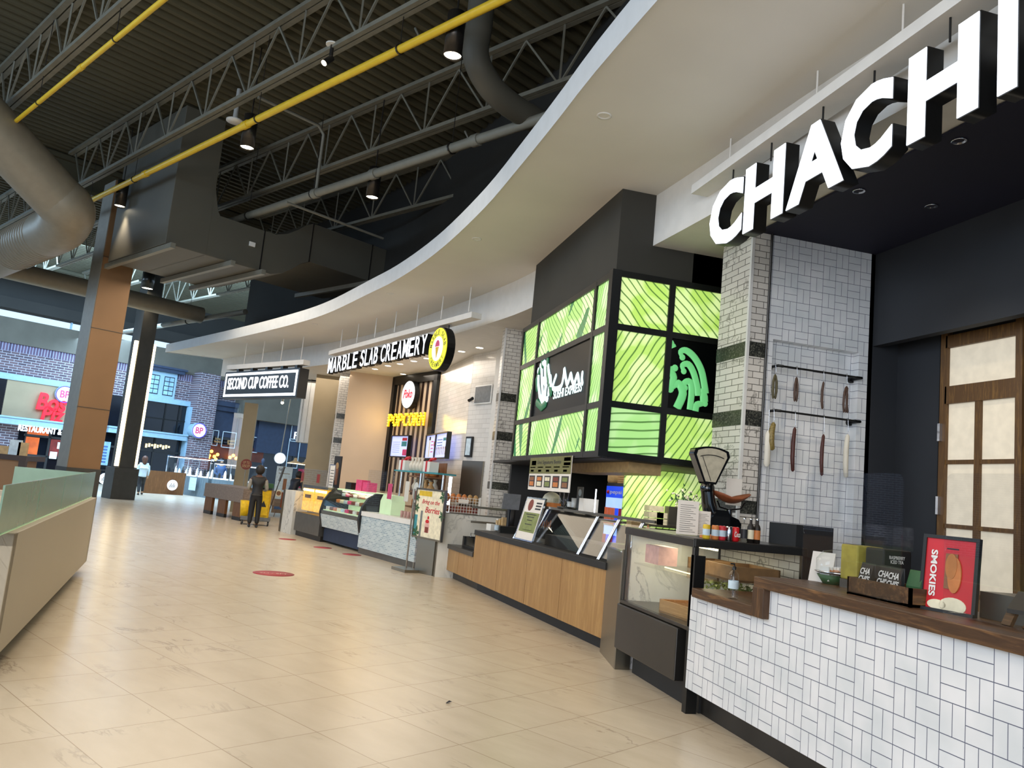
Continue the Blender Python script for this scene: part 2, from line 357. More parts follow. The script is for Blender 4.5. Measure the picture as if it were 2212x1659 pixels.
def resample(P, n):
    L = [0]
    for i in range(1, len(P)): L.append(L[-1]+(P[i]-P[i-1]).length)
    out = []; j = 0
    for k in range(n+1):
        t = L[-1]*k/n
        while j < len(L)-2 and L[j+1] < t: j += 1
        f = (t-L[j])/max(1e-9, L[j+1]-L[j]); out.append(P[j].lerp(P[j+1], min(1, f)))
    return out
oc = resample(outer, 90); ic = resample(inner, 90)
m = MB(); strip(m, oc, SZ, SZ, ic); struct('ceiling', m, 'soffit_paint', 'white curved soffit sweeping over the shopfronts')
m = MB(); back = [p+V3((.03, 0, 0)) for p in oc]
strip(m, oc, SZ-.02, SZ+.26); strip(m, oc, SZ+.26, SZ+.26, back); m.quad((oc[-1].x, oc[-1].y, SZ-.02), (ic[-1].x, ic[-1].y, SZ-.02), (ic[-1].x, ic[-1].y, SZ+.26), (oc[-1].x, oc[-1].y, SZ+.26))
struct('trim_1', m, 'fascia_paint', 'pale curved fascia along the soffit edge')
m = MB(); strip(m, ic, LZ, SZ); m.quad((ic[-1].x, ic[-1].y, LZ), (1.2, 29.5, LZ), (1.2, 29.5, SZ), (ic[-1].x, ic[-1].y, SZ)); struct('trim_2', m, 'white_paint', 'white bulkhead between the high soffit and the low shop ceiling')
m = MB(); strip(m, [p for p in ic], LZ, LZ, [V3((max(9, p.x+.1), p.y, 0)) for p in ic]); struct('ceiling', m, 'white_paint', 'low cream shopfront ceiling behind the bulkhead')
m = MB(); m.box(4.2, 9, -6, 7.0, LZ-.03, LZ-.01); struct('ceiling', m, 'navy_paint', 'dark navy ceiling over the sausage stall')
# dark wall standing on the soffit up to the roof deck, at the back of the bulkhead
m = MB(); strip(m, [p+V3((.5, .2, 0)) for p in ic], SZ+.26, 9.4); struct('wall_right', m, 'dark_wall', 'dark upper wall above the soffit')
m = MB(); strip(m, oc, SZ+.2, SZ+.2, [p+V3((1.2, .2, 0)) for p in ic]); struct('ceiling', m, 'dark_wall', 'dark unseen slab added over the soffit')  # unseen closing slab, added so light does not leak past the soffit
# shells behind the stalls
m = MB(); m.box(8.6, 8.8, -6, 30, 0, SZ); struct('wall_right', m, 'dark_wall', 'back wall behind the stalls')

# roof deck: corrugated, ribs running across the joists
m = MB(); P = []; u = -14
while u < 40.5: P += [(u, 9.15), (u+.1, 9.15), (u+.14, 9.24), (u+.24, 9.24)]; u += .28
va, vb = -22, 24
vs = [U*a+V*va+Z*z for a, z in P]+[U*a+V*vb+Z*z for a, z in P]; n = len(P)
m.add(vs, [(i, i+1, n+i+1, n+i) for i in range(n-1)]); struct('ceiling', m, 'deck_paint', 'brown corrugated metal roof deck')
m = MB(); m.obox(U*-14+V*va+Z*9.3, U*55, V*(vb-va), Z*.1); struct('ceiling', m, 'dark_wall', 'roof slab above the deck')

# far street-like facades: plane at U = 39.83
FU = 39.83; FN = U; FP0 = U*FU
def F(x, y, off=0): p = AP(FP0-U*off, FN, x, y); return p.dot(V), p.z
def fb(mb, v0, v1, z0, z1, out=.1, th=.1): mb.obox(U*(FU-out)+V*v0+Z*z0, V*(v1-v0), U*th, Z*(z1-z0)); return mb
m = MB(); fb(m, 2, 30, 0, 5.5, 0, .3); struct('wall_far', m, 'facade_brick', 'far brick facade in lilac and grey brick')
m = MB(); fb(m, 2, 30, 5.5, 5.85, .01, .3); struct('trim_3', m, 'soldier_brick', 'soldier course along the top of the brick facade')
m = MB(); fb(m, -12, 30, 5.85, 6.95, .12, .4); struct('wall_far', m, 'grey_stucco', 'grey plaster band over the brick facade')
m = MB(); fb(m, -12, 30, 7.27, 9.3, .3, .5); fb(m, -12, 30, 7.27, 7.75, .7, .45); struct('wall_far', m, 'dark_wall', 'dark wall above the clerestory strip')
m = MB(); fb(m, -12, 2, 0, 5.85, 0, .3); struct('wall_far', m, 'facade_brick', 'brick facade further left')
m = MB()
for k in range(-6, 30, 3): fb(m, k, k+.07, 6.95, 7.27, .1, .1)
struct('window_1', m, 'blue_trim', 'clerestory strip with thin mullions and sky behind')
m = MB(); fb(m, 2, 13.7, 4.25, 4.52, .12, .12); struct('trim_4', m, 'blue_trim', 'pale blue stone ledge over the tan panel')
m = MB(); fb(m, 9.9, 14.2, 2.68, 4.25, .06, .06); struct('wall_far', m, 'tan_panel', 'tan rendered panel behind the red letters')
m = MB(); fb(m, 8.2, 9.88, 2.7, 4.25, .05, .05); fb(m, 14.25, 15.0, 2.7, 4.25, .05, .05); struct('window_2', m, 'dark_window', 'dark upper window left of the tan panel')
m = MB(); fb(m, 10.7, 14.0, 0, 2.32, .06, .05); struct('wall_far', m, 'dark_window', 'dark recessed entrance front under the awning')
# doors with warm glow of the restaurant behind
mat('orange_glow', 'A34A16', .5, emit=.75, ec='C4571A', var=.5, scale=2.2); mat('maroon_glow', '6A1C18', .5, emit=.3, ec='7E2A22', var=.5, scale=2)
m = MB()
for a, b in ((10.95, 11.0), (11.9, 12.0), (12.95, 13.05)): fb(m, a, b, 0, 2.3, .1, .05)
fb(m, 10.9, 13.2, 1.88, 1.98, .1, .05); fb(m, 10.9, 13.2, 1.02, 1.1, .1, .05); fb(m, 10.9, 13.2, 0, .14, .1, .05); d = struct('door_1', m, 'charcoal', 'dark framed glass restaurant doors with an orange glow')
m = MB(); fb(m, 11.02, 11.88, 1.98, 2.3, .075, .02); fb(m, 11.0, 11.55, 1.1, 1.86, .075, .02); m.build('glowing_pane', 'orange_glow', d)
m = MB(); fb(m, 12.02, 12.93, 1.1, 1.86, .075, .02); m.build('glowing_pane', 'maroon_glow', d)
m = MB(); fb(m, 12.3, 12.52, 1.45, 1.75, .12, .01); m.build('notice', 'paper', d)
m = MB(); fb(m, 12.05, 12.35, .98, 1.3, .12, .01); fb(m, 12.4, 12.7, .98, 1.3, .12, .01); fb(m, 12.95, 13.1, .98, 1.3, .12, .01); m.build('notice', 'paper', d)
# awnings / ledges
def ledge(v0, v1, z0, z1, label):
    t = thing('canopy_ledge', label, 'canopy', U*(FU-.5)+V*v0+Z*z0)
    m = MB(); fb(m, v0, v1, z0, z1, .6, .6); fb(m, v0-.03, v1+.03, z1-.07, z1, .66, .66); m.build('fascia', 'blue_trim', t); return t
a, b = F(0, 905), F(135, 943)
ledge(8, 13.1, 2.32, 2.66, 'pale blue flat canopy above the restaurant doors, left of the tan column')
ledge(14.2, 18.0, 2.45, 2.76, 'pale blue flat canopy under the large dark window, right of the lit column')
# brick frieze right of column : window with two sashes
def sash_window(v0, v1, z0, z1):
    m = MB(); fb(m, v0, v1, z0, z1, .12, .1); o = struct('window_3', m, 'blue_trim', 'pale blue double sash window under a navy hood')
    m = MB(); fb(m, v0-.12, v1+.25, z1, z1+.22, .4, .4); fb(m, v0-.2, v1+.33, z1+.16, z1+.26, .5, .5); m.build('hood', 'blue_trim_dark', o)
    w_ = (v1-v0)
    for k in (0, 1):
        a = v0+w_*(.08+.5*k); b = a+w_*.34; m = MB(); fb(m, a, b, z0+.15, z1-.2, .14, .02); m.build('pane', 'dark_window', o)
        m = MB()
        for i in range(3):
            for j in range(4):
                aa = a+.03+(b-a-.03)/2*(i % 2); 
                if i > 1: continue
                zz = z0+.19+(z1-z0-.39)/4*j; fb(m, aa, aa+(b-a-.03)/2-.03, zz, zz+(z1-z0-.39)/4-.04, .15, .01)
        m.build('pane_light', 'window_sky', o)
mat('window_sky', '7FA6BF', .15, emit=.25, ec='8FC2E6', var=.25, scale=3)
sash_window(15.75, 17.25, 4.45, 5.75)
m = MB(); fb(m, 15.2, 18.15, 4.22, 4.47, .2, .2); struct('trim_5', m, 'blue_trim', 'pale blue sill band under the sash window')
m = MB(); fb(m, 15.3, 18.0, 2.76, 4.22, .05, .05); o = struct('window_4', m, 'dark_window', 'large dark four pane window above the canopy')
m = MB()
for v_ in (15.3, 16.9, 17.6): fb(m, v_, v_+.06, 2.76, 4.22, .09, .05)
fb(m, 15.3, 18, 3.4, 3.45, .09, .05); m.build('window_frame', 'black_metal', o)
m = MB(); fb(m, 14.2, 18.0, 0, 2.45, .05, .05); o = struct('window_5', m, 'dark_window', 'dark shopfront under the right canopy')
m = MB()
for v_ in (14.2, 15.4, 16.6, 17.9): fb(m, v_, v_+.08, 0, 2.45, .1, .06)
fb(m, 14.2, 18, 1.75, 1.85, .1, .06); fb(m, 14.2, 18, .62, .7, .1, .06); m.build('window_frame', 'charcoal', o)
mat('warm_text', 'F3D9A0', .5, emit=.9, ec='F3D9A0', var=.1)
m = MB()
for k in range(9):
    a = 16.2+k*.14; fb(m, a, a+.1, 1.92+.05*(k % 3), 2.12+.03*(k % 2), .12, .02)
m.build('gold_lettering', 'warm_text', o)
# brick pillar standing forward
m = MB(); fb(m, 18.1, 19.2, 0, 6.0, .8, .8); struct('wall_pillar', m, 'facade_brick', 'forward standing brick pillar of the far facade')
m = MB(); fb(m, 18.0, 18.12, 0, 4.2, .5, .5); struct('trim_6', m, 'blue_trim', 'pale blue jamb beside the brick pillar')
m = MB(); fb(m, 2, 2.6, 0, 6, .4, .4); 
# navy shopfronts to the right
m = MB(); fb(m, 19.2, 22.0, 2.9, 4.55, .15, .15); fb(m, 19.1, 22.1, 4.5, 4.75, .5, .5); fb(m, 19.15, 22.05, 4.25, 4.5, .35, .35); struct('wall_shop', m, 'blue_trim_dark', 'navy shopfront with a moulded cornice')
m = MB(); fb(m, 19.2, 30, 0, 2.9, .05, .05); struct('wall_shop', m, 'dark_window', 'dark open shop interior beyond the kiosks')
m = MB(); fb(m, 22, 30, 2.3, 5.2, .3, .3); struct('wall_shop', m, 'blue_trim_dark', 'navy panelled shopfront further right')

# side walls of the sausage stall (basket weave tile, niche) and tiled columns
m = MB(); X0, X1, YW = 4.34, 5.6, 7.0
n0, n1, nz0, nz1 = 4.42, 5.44, 1.0, 3.33
m.box(X0, n0, YW, YW+.25, 0, LZ); m.box(n1, X1, YW, YW+.25, 0, LZ); m.box(n0, n1, YW, YW+.25, nz1, LZ); m.box(n0, n1, YW+.1, YW+.25, 0, nz1); m.box(n0, n1, YW, YW+.1, 0, nz0)
struct('wall_tile', m, 'tile_side', 'white basket weave tiled side wall with a shallow niche')
def tile_column(name, x0, x1, y0, y1, label, rz=0):
    t = thing(name, label, 'column', (x0, y0, 0), rz, 'white subway tiled columns with dark granite bands')
    m = MB(); c, s_ = cos(rz), sin(rz)
    m.obox((x0, y0, 0), V3((c, s_, 0))*(x1-x0), V3((-s_, c, 0))*(y1-y0), (0, 0, LZ)); m.build('shaft', 'col_'+name, t)
    for z0, z1 in ((1.55, 1.68), (2.42, 2.57), (3.12, 3.27)):
        m = MB(); o = V3((x0, y0, z0))-V3((c, s_, 0))*.006-V3((-s_, c, 0))*.006
        m.obox(o, V3((c, s_, 0))*(x1-x0+.012), V3((-s_, c, 0))*(y1-y0+.012), (0, 0, z1-z0)); m.build('band', 'granite', t)
    for px_, py_ in ((x0, y0),):
        m = MB(); m.obox(V3((px_, py_, 0))-V3((c, s_, 0))*.01-V3((-s_, c, 0))*.01, V3((c, s_, 0))*.03, V3((-s_, c, 0))*.03, (0, 0, LZ)); m.build('corner_trim', 'white_paint', t)
    return t
def colmat(name):
    s = NT('col_'+name); o = s.xyz(); g = s.n('ShaderNodeNewGeometry'); nrm = s.xyz(s.co('Normal'))
    isx = s.m_('GREATER_THAN', s.m_('ABSOLUTE', nrm[0]), .6)
    u = s.m_('ADD', s.m_('MULTIPLY', isx, s.m_('MULTIPLY', o[1], .62)), s.m_('MULTIPLY', s.m_('SUBTRACT', 1, isx), o[0]))
    v = s.comb(u, o[2]); b = s.n('ShaderNodeTexBrick'); s.l(v, b.inputs[0])
    b.inputs['Color1'].default_value = rgb('C9C4BC'); b.inputs['Color2'].default_value = rgb('DAD5CD'); b.inputs['Mortar'].default_value = rgb('5A5650')
    b.inputs['Scale'].default_value = 1; b.inputs['Mortar Size'].default_value = .0035; b.inputs['Brick Width'].default_value = .16; b.inputs['Row Height'].default_value = .066
    n1 = s.noise(s.co(), 3.5, 6, .62, .9)
    ve = s.m_('SUBTRACT', 1, s.m_('MINIMUM', s.m_('MULTIPLY', s.m_('ABSOLUTE', s.m_('SUBTRACT', n1, .5)), 40), 1))
    s.base(s.mix(s.m_('MULTIPLY', s.m_('MULTIPLY', ve, s.m_('GREATER_THAN', s.noise(s.co(), 1.8, 1), .5)), .7), b.outputs[0], '56524C')); s.rough(.3); M['col_'+name] = s.m
colmat('tiled_column')
tile_column('tiled_column', 4.13, 4.33, 7.0, 7.6, 'white tiled column with dark bands between the green lightbox and the sausage niche')
tile_column('tiled_column', 3.19, 3.85, 13.66, 13.88, 'white tiled column with dark bands left of the green lightbox')
tile_column('tiled_column', .66, 1.0, 23.1, 24.0, 'white tiled column with dark bands left of the ice cream shop')
m = MB(); m.cyl((4.335, 6.98, 0), (4.335, 6.98, LZ), .012, 8); struct('trim_7', m, 'dark_steel', 'thin steel edge pole beside the tiled column')
# navy back of sausage stall
m = MB(); m.box(5.6, 5.7, -4, 7.0, 3.42, LZ); struct('wall_right', m, 'navy_wall', 'dark navy drop wall above the stall window')
m = MB(); m.box(5.92, 6.0, 6.42, 7.3, 0, LZ); m.box(5.92, 6.0, -4, 5.45, 0, LZ); m.box(5.92, 6.0, 5.4, 6.5, 3.5, LZ); m.box(5.55, 6.0, 7.0, 7.25, 0, LZ); struct('wall_right', m, 'navy_wall', 'charcoal back wall of the sausage stall')

# ================================================================ ROOF STEEL, PIPES, DUCTS, PENDANTS
def UV(u, v, z=0): return U*u+V*v+Z*z
ZB, ZT = 8.0, 9.07
def joist(u0, u1, v, where, step=1.66):
    t = thing('roof_joist', 'grey open web roof joist '+where, 'joist', UV(u0, v, ZT), 0)
    m = MB()
    for s_ in (-.06, .06): m.obox(UV(u0, v+s_-.048, ZT), U*(u1-u0), V*.096, Z*.075)
    m.build('top_chord', 'joist_paint', t)
    m = MB()
    for s_ in (-.048, .048): m.obox(UV(u0+.9, v+s_-.037, ZB), U*(u1-u0-1.8), V*.074, Z*.07)
    m.build('bottom_chord', 'joist_paint', t)
    m = MB(); n = int((u1-u0-1.8)/step)
    for i in range(n+1):
        b = u0+.9+i*step+.1
        m.beam(UV(b, v, ZB+.03), UV(b, v, ZT), .03, .03)
        for s_ in (-1, 1):
            a = min(max(b+s_*step/2, u0), u1); m.beam(UV(b, v, ZB+.03), UV(a, v, ZT), .032, .032)
    m.build('web', 'joist_paint', t, 0); return t
jn = ['at the top left corner of the picture', 'just right of the upper left round duct', 'running above the long yellow pipe', 'between the long yellow pipe and the grey pipe', 'close to the curved soffit', 'partly hidden above the curved soffit']
for v, wh in zip((.95, 3.57, 6.08, 8.8, 11.35, 13.9), jn): joist(-3, 22.3, v, wh)
jf = ['left of the tan column', 'behind the tan column', 'right of the tan column', 'over the lit column', 'above the soffit tip']
for v, wh in zip((3.57, 6.08, 8.8, 11.35, 13.9), jf): joist(23.2, 37, v, 'of the far bay '+wh, 1.5)
def girder(u, wh):
    t = thing('roof_girder', 'dark steel roof girder crossing '+wh, 'girder', UV(u, -8, 8.6)); m = MB()
    m.obox(UV(u-.15, -14, 9.02), U*.3, V*26, Z*.12); m.obox(UV(u-.15, -14, 8.3), U*.3, V*26, Z*.1); m.build('flange', 'deck_paint', t)
    m = MB(); m.obox(UV(u-.02, -14, 8.4), U*.04, V*26, Z*.62); m.build('web_plate', 'deck_paint', t)
girder(22.75, 'behind the big square duct'); girder(37.6, 'in front of the clerestory')
def pipe(name, label, mt, v, z, u0, u1, r, cpl=(), hang=()):
    t = thing(name, label, 'pipe', UV(u0, v, z)); m = MB(); m.cyl(UV(u0, v, z), UV(u1, v, z), r, 12); m.build('run', mt, t)
    for c in cpl: m = MB(); m.cyl(UV(c-.08, v, z), UV(c+.08, v, z), r*1.25, 12); m.build('coupling', mt, t)
    for c in hang: m = MB(); m.cyl(UV(c, v, z-r), UV(c, v, 9.1), .007, 6); m.cyl(UV(c-.012, v, z), UV(c+.012, v, z), r*1.3, 12); m.build('hanger', 'dark_steel', t)
pipe('gas_pipe', 'long yellow gas pipe crossing the middle of the dark roof', 'yellow_pipe', 6.12, 7.5, -2, 22, .058, (12.9, 17.2), (8.6, 12.5, 17.8, 20.5))
pipe('gas_pipe', 'thinner yellow gas pipe at the upper left, ending at the round duct', 'yellow_pipe', 3.55, 7.5, 4, 29, .038, (13.4,), (12, 15.5, 24))
pipe('sprinkler_pipe', 'grey pipe running below the joists towards the curved soffit', 'grey_pipe', 8.45, 7.3, 2, 19, .085, (9.4, 14.2, 12.2), (10, 14.3, 17))
pipe('sprinkler_pipe', 'grey pipe left of the tan column in the far bay', 'grey_pipe', 4.6, 6.9, 23, 37, .09, (26.6,), (26, 30))
pipe('sprinkler_pipe', 'far grey pipe low above the tip of the curved soffit', 'grey_pipe', 11.8, 6.3, 23, 37, .09, (), (27,))
t = thing('branch_pipe', 'thin branch pipe crossing under the grey sprinkler pipe', 'pipe', UV(14.2, 5, 7.2)); m = MB()
m.tube([UV(14.2, 6.9, 8.75), UV(14.2, 8.3, 8.75), UV(14.2, 8.45, 8.6), UV(14.2, 8.45, 7.3)], .035); m.cyl(UV(14.9, 8.2, 7.15), UV(14.9, 10.8, 7.15), .03, 8); m.build('run', 'grey_pipe', t)
for i, (u, v, z, wh) in enumerate([(12.0, 6.6, 7.95, 'below the long joist near the small track lamp'), (13.5, 9.1, 7.75, 'under the grey joist beside the grey pipe')]):
    t = thing('sprinkler_line', 'thin curved sprinkler line '+wh, 'pipe', UV(u-4, v, z)); m = MB(); m.tube([UV(u+3, v, z), UV(u-3, v, z), UV(u-3.15, v, z+.1), UV(u-3.05, v, z+.25)], .02, 6); m.build('run', 'grey_pipe', t)

# square duct with riser, offset bend and run
t = thing('square_duct', 'large square sheet metal duct with a riser hanging in front of the tan column', 'duct', UV(16.63, 6.53, 6.0))
DU0, DU1 = 16.63, 19.8
m = MB(); m.obox(UV(DU0, 6.53, 6.0), U*(DU1-DU0), V*.9, Z*3.1); m.build('riser', 'duct_paint', t, .01)
m = MB(); m.obox(UV(DU0+.002, 7.40, 6.0), U*(DU1-DU0-.004), V*1.32, Z*.96)
m.prism([UV(DU0, 7.4, 6.95), UV(DU0, 7.4, 7.9), UV(DU0, 7.43, 7.5), UV(DU0, 7.55, 7.05), UV(DU0, 7.62, 6.95)], U*(DU1-DU0)); m.build('run', 'duct_paint', t, .01)
bot = [(8.72, 6.0), (9.0, 6.0), (9.3, 6.1), (9.55, 6.28), (9.75, 6.46), (9.96, 6.57)]; top = [(v, z+.96) for v, z in bot]
m = MB(); m.prism([UV(DU0, v, z) for v, z in bot]+[UV(DU0, v, z) for v, z in top[::-1]], U*(DU1-DU0)); m.build('offset_bend', 'duct_paint', t)
m = MB(); m.obox(UV(DU0, 9.96, 6.57), U*(DU1-DU0), V*2.5, Z*.96); m.build('run', 'duct_paint', t, .01)
for v, z in ((6.6, 6.0), (7.95, 6.0), (8.7, 6.0), (11.75, 6.57)):
    m = MB(); m.obox(UV(DU0-.25, v-.05, z-.12), U*(DU1-DU0+.5), V*.1, Z*.11); m.build('support_channel', 'grey_pipe', t)
for v in (8.72, 9.96, 11.75): m = MB(); m.obox(UV(DU0-.012, v-.012, (6.0 if v < 9 else 6.57)-.012), U*(DU1-DU0+.02), V*.024, Z*.985); m.build('seam', 'dark_steel', t)
m = MB(); m.obox(UV(DU0-.03, 8.38, 6.5), U*.03, V*.14, Z*.1); m.build('controller_box', 'white_plastic', t)

# round ducts
t = thing('round_duct', 'large round duct rising across the left edge with a ribbed arm', 'duct', UV(17.9, 5.2, 6.0))
E0 = UV(17.6, 5.05, 6.25); dirn = (AZ(7.25, 0, 295)-E0)
pts = [UV(25, 5.05, 6.15), UV(20.2, 5.05, 6.15), UV(18.8, 5.05, 6.15), UV(18.2, 5.03, 6.2)]+[E0+dirn*k for k in (.1, .25, .6, 1.0, 1.4)]
m = MB(); m.tube(catmull(pts[:6], 5), .5, 24); m.build('ribbed_arm', 'round_duct', t)
m = MB(); m.tube(catmull(pts[4:], 4), .5, 24); m.build('riser', 'round_duct', t)
m = MB()
for k in range(14): a = 19.3+k*.18; m.cyl(UV(a, 5.05, 6.15), UV(a+.03, 5.05, 6.15), .512, 24)
m.build('rib', 'round_duct', t)
m = MB(); c = UV(22.3, 5.05, 6.15)+V*.42-Z*.22; m.obox(c-U*.35, U*.7, V*.14, Z*.34-V*.0); m.build('grille', 'grey_steel', t)
t = thing('round_duct', 'round duct dropping and bending away beside the curved soffit', 'duct', AZ(8.8, 1020, 40))
a = AZ(7.9, 1028, 120)
m = MB(); m.tube(catmull([a+Z*1.2, a+Z*.5, a, a-Z*.3+V*.3-Z*0, a-Z*.42+V*.8, a-Z*.42+V*1.6, a-Z*.42+V*3]), .2, 20); m.build('run', 'duct_paint', t)
t = thing('square_duct', 'dark flat duct at the top edge above the curved soffit', 'duct', UV(3.9, 5, 7.2)); m = MB(); m.obox(UV(4.0, 6.4, 7.2), U*.9, V*3.4, Z*.5); m.build('run', 'duct_paint', t)
t = thing('round_duct', 'brown round duct running low behind the tan column to the soffit', 'duct', UV(25, 6, 6.0)); m = MB(); m.cyl(UV(25.6, 2, 6.35), UV(25.6, 11.6, 6.35), .27, 20); m.build('run', 'round_duct', t)

# pendants with their own lamps
def pendant(u, v, z, label, r=.125, h=.62, e=190):
    p = UV(u, v, z); t = thing('pendant_light', label, 'lamp', p, 0, 'cylinder pendant lights under the roof')
    m = MB(); m.lathe(p, [(r*.93, .02), (r, 0), (r, h), (0.0, h)], 20); m.cyl(p+Z*h, p+Z*(9.15-z), .012, 8); m.build('housing', 'dark_steel', t)
    m = MB(); m.lathe(p, [(0, .03), (r*.92, .03), (r*.92, .028)], 20); m.build('lens', 'lamp_glow', t)
    lamp('SPOT', p-Z*.02, e, WARM, None, r*.9, spot=82, blend=.8, name='pendant_lamp')
for a in [(7.69, 6.33, 7.2, 'cylinder pendant light under the roof nearest the upper right duct'), (13.15, 6.32, 7.2, 'cylinder pendant light hanging below the long yellow pipe'),
          (12.6, 8.75, 7.0, 'cylinder pendant light hanging behind the grey pipe'), (19.13, 6.36, 7.2, 'cylinder pendant light in front of the square duct riser')]: pendant(*a)
for a in [(27.63, 10.5, 7.2, 'cylinder pendant light behind the tan column, upper one'), (33.4, 12.8, 7.2, 'cylinder pendant light over the lit strips, lower one')]: pendant(*a, r=.2, h=.55)
# more of the same row beyond the frame light the floor
for a in [(2.2, 6.3), (8, 1.0), (13, 3.4), (3.0, 2.5), (19, 1.5), (24, 8.8)]:
    lamp('SPOT', UV(a[0], a[1], 7.2), 200, WARM, None, .12, spot=85, blend=.8, name='pendant_lamp')
p = AZ(8.05, 718, 98); t = thing('track_light', 'small track spotlight with a round white ceiling plate', 'lamp', p); m = MB(); m.cyl(p, p+Z*.02, .1, 20); m.build('canopy', 'white_plastic', t)
m = MB(); m.cyl(p, p-Z*.2, .03, 10); m.cyl(p-Z*.2+V*.02, p-Z*.34-V*.1, .05, 14); m.build('housing', 'dark_steel', t)
m = MB(); m.cyl(p-Z*.342-V*.101, p-Z*.346-V*.104, .045, 14); m.build('lens', 'lamp_glow', t)
p = AZ(8.4, 507, 263); t = thing('speaker_disc', 'round white ceiling disc left of the yellow pipe coupling', 'speaker', p); m = MB(); m.lathe(p, [(0, 0), (.17, .0), (.17, .03), (.05, .05), (.05, .7), (0, .7)], 20); m.build('disc', 'white_plastic', t)
for k, (x, y, wh) in enumerate([(1305, 250, 'at the upper right'), (1030, 516, 'in the middle of its length'), (843, 634, 'left of the middle'), (680, 700, 'above the lit shop sign'), (533, 734, 'above the coffee sign'), (410, 757, 'nearest its tip'), (440, 768, 'near its end edge')]):
    p = AZ(SZ, x, y); m = MB(); m.lathe(p, [(.07, 0), (.07, -.006), (.05, -.006), (.045, 0)], 24); o = m.build('sprinkler_cover', 'white_paint', None); tag(o, 'small round sprinkler cover in the curved soffit '+wh, 'sprinkler', 'sprinkler covers in the soffit')

# ---------------------------------------------------------------- columns of the hall
cc = UV(20.64, 6.69)
t = thing('clad_column', 'tall tan clad column with a dark base behind the white kiosk', 'column', cc)
m = MB(); m.obox(UV(20.64, 6.69, 1.09), U*.75, V*.74, Z*7.2); m.build('shaft', 'column_tan', t)
m = MB(); m.obox(UV(20.66, 6.675, 1.09), U*.72, V*.015, Z*7.2); m.build('grey_side_panel', 'column_grey', t)
m = MB()
for z in (2.55, 4.5, 6.3): m.obox(UV(20.63, 6.68, z), U*.77, V*.76, Z*.012)
m.build('panel_joint', 'column_base', t)
m = MB(); m.obox(UV(20.62, 6.67, 0), U*.79, V*.78, Z*1.09); m.build('base', 'column_base', t)
U2, V2 = 27.75, 10.45
t = thing('lit_column', 'dark far column with two tall glowing strips on its edges', 'column', UV(U2, V2))
m = MB(); m.obox(UV(U2+.05, V2+.02, 0), U*.8, V*.8, Z*1.05); m.build('base', 'column_base', t)
m = MB(); m.obox(UV(U2+.12, V2+.17, 1.05), U*.7, V*.5, Z*7); m.build('shaft', 'column_base', t)
for v_, w_ in ((V2+.03, .11), (V2+.7, .05)): m = MB(); m.obox(UV(U2+.1, v_, 1.1), U*.1, V*w_, Z*4.3); m.build('light_strip', 'strip_glow', t)

# ---------------------------------------------------------------- white kiosk at the left with green glass screens
A, B = V3((-2.548, 11.37, 0)), V3((-1.8, 5.99, 0)); D = (B-A).normalized(); L_ = V3((-D.y*-1, D.x*-1, 0)) if False else V3((D.y, -D.x, 0))
Ln = (B-A).length
t = thing('kiosk_counter', 'long white kiosk counter with a dark kick at the left edge', 'counter', B)
m = MB(); m.obox(A+Z*.13, D*Ln, L_*.1, Z*.82); m.obox(A+Z*.13, D*.1, L_*3, Z*.82); m.obox(A+L_*.1+Z*.88, D*Ln, L_*.75, Z*.07)
m.obox(B-D*.12+Z*.13, D*.12, L_*.16, Z*.82); m.obox(B-D*.12+Z*.86, D*.12, L_*1.2, Z*.09); m.build('body', 'kiosk_white', t, .006)
m = MB(); m.obox(A+L_*.12+D*.1, D*(Ln-.15), L_*.08, Z*.14); m.build('kick', 'kick', t)
m = MB(); m.obox(B-D*.4+L_*.16+Z*.13, D*.05, L_*.9, Z*.74); m.build('opening_panel', 'black_plastic', t)
t2 = thing('glass_screen', 'row of green glass screens standing on the white kiosk', 'screen', B+Z*.95)
n = 4; a0 = A+L_*.05+D*.12+Z*.955
for k in range(n):
    s_ = a0+D*(Ln+.2)/n*k; m = MB(); m.obox(s_+D*.01, D*((Ln+.2)/n-.02), L_*.012, Z*.32); m.build('pane', 'green_glass', t2)
m = MB(); m.obox(a0, L_*.9, D*.012, Z*.3); m.build('pane', 'green_glass', t2)
m = MB(); m.obox(a0-Z*.004, D*(Ln+.15), L_*.014, Z*.012); m.build('edge_strip', 'glow_green', t2) if 'glow_green' in M else (mat('glow_green', 'C8E6B4', .3, emit=.35, ec='C8E6B4'), m.build('edge_strip', 'glow_green', t2))

# ================================================================ SHARED SMALL BUILDERS
class Fr:
    def __init__(s, o, T): s.o = V3((o[0], o[1], 0)); s.T = V3((T[0], T[1], 0)).normalized(); s.N = V3((s.T.y, -s.T.x, 0)); s.a = math.atan2(s.T.y, s.T.x)
    def p(s, t, n=0, z=0): return s.o+s.T*t+s.N*n+Z*z
    def q(s, x, y, n=0): P = AP(s.o+s.N*n, s.N, x, y); return (P-s.o).dot(s.T), P.z
    def box(s, mb, t0, t1, n0, n1, z0, z1): mb.obox(s.p(t0, n0, z0), s.T*(t1-t0), s.N*(n1-n0), Z*(z1-z0)); return mb
CHF = Fr((3.026, 0), (0, 1)); UMF = Fr((3.17, 7.87), (-.65, 5.56)); MSF = Fr((2.45, 13.45), (-.358, .934)); SCF = Fr((-.9, 22.2), (-.5376, .8432))
def one(name, label, cat, m_, mb, group=None, loc=None):
    o = mb.build(name, m_); tag(o, label, cat, group); return o
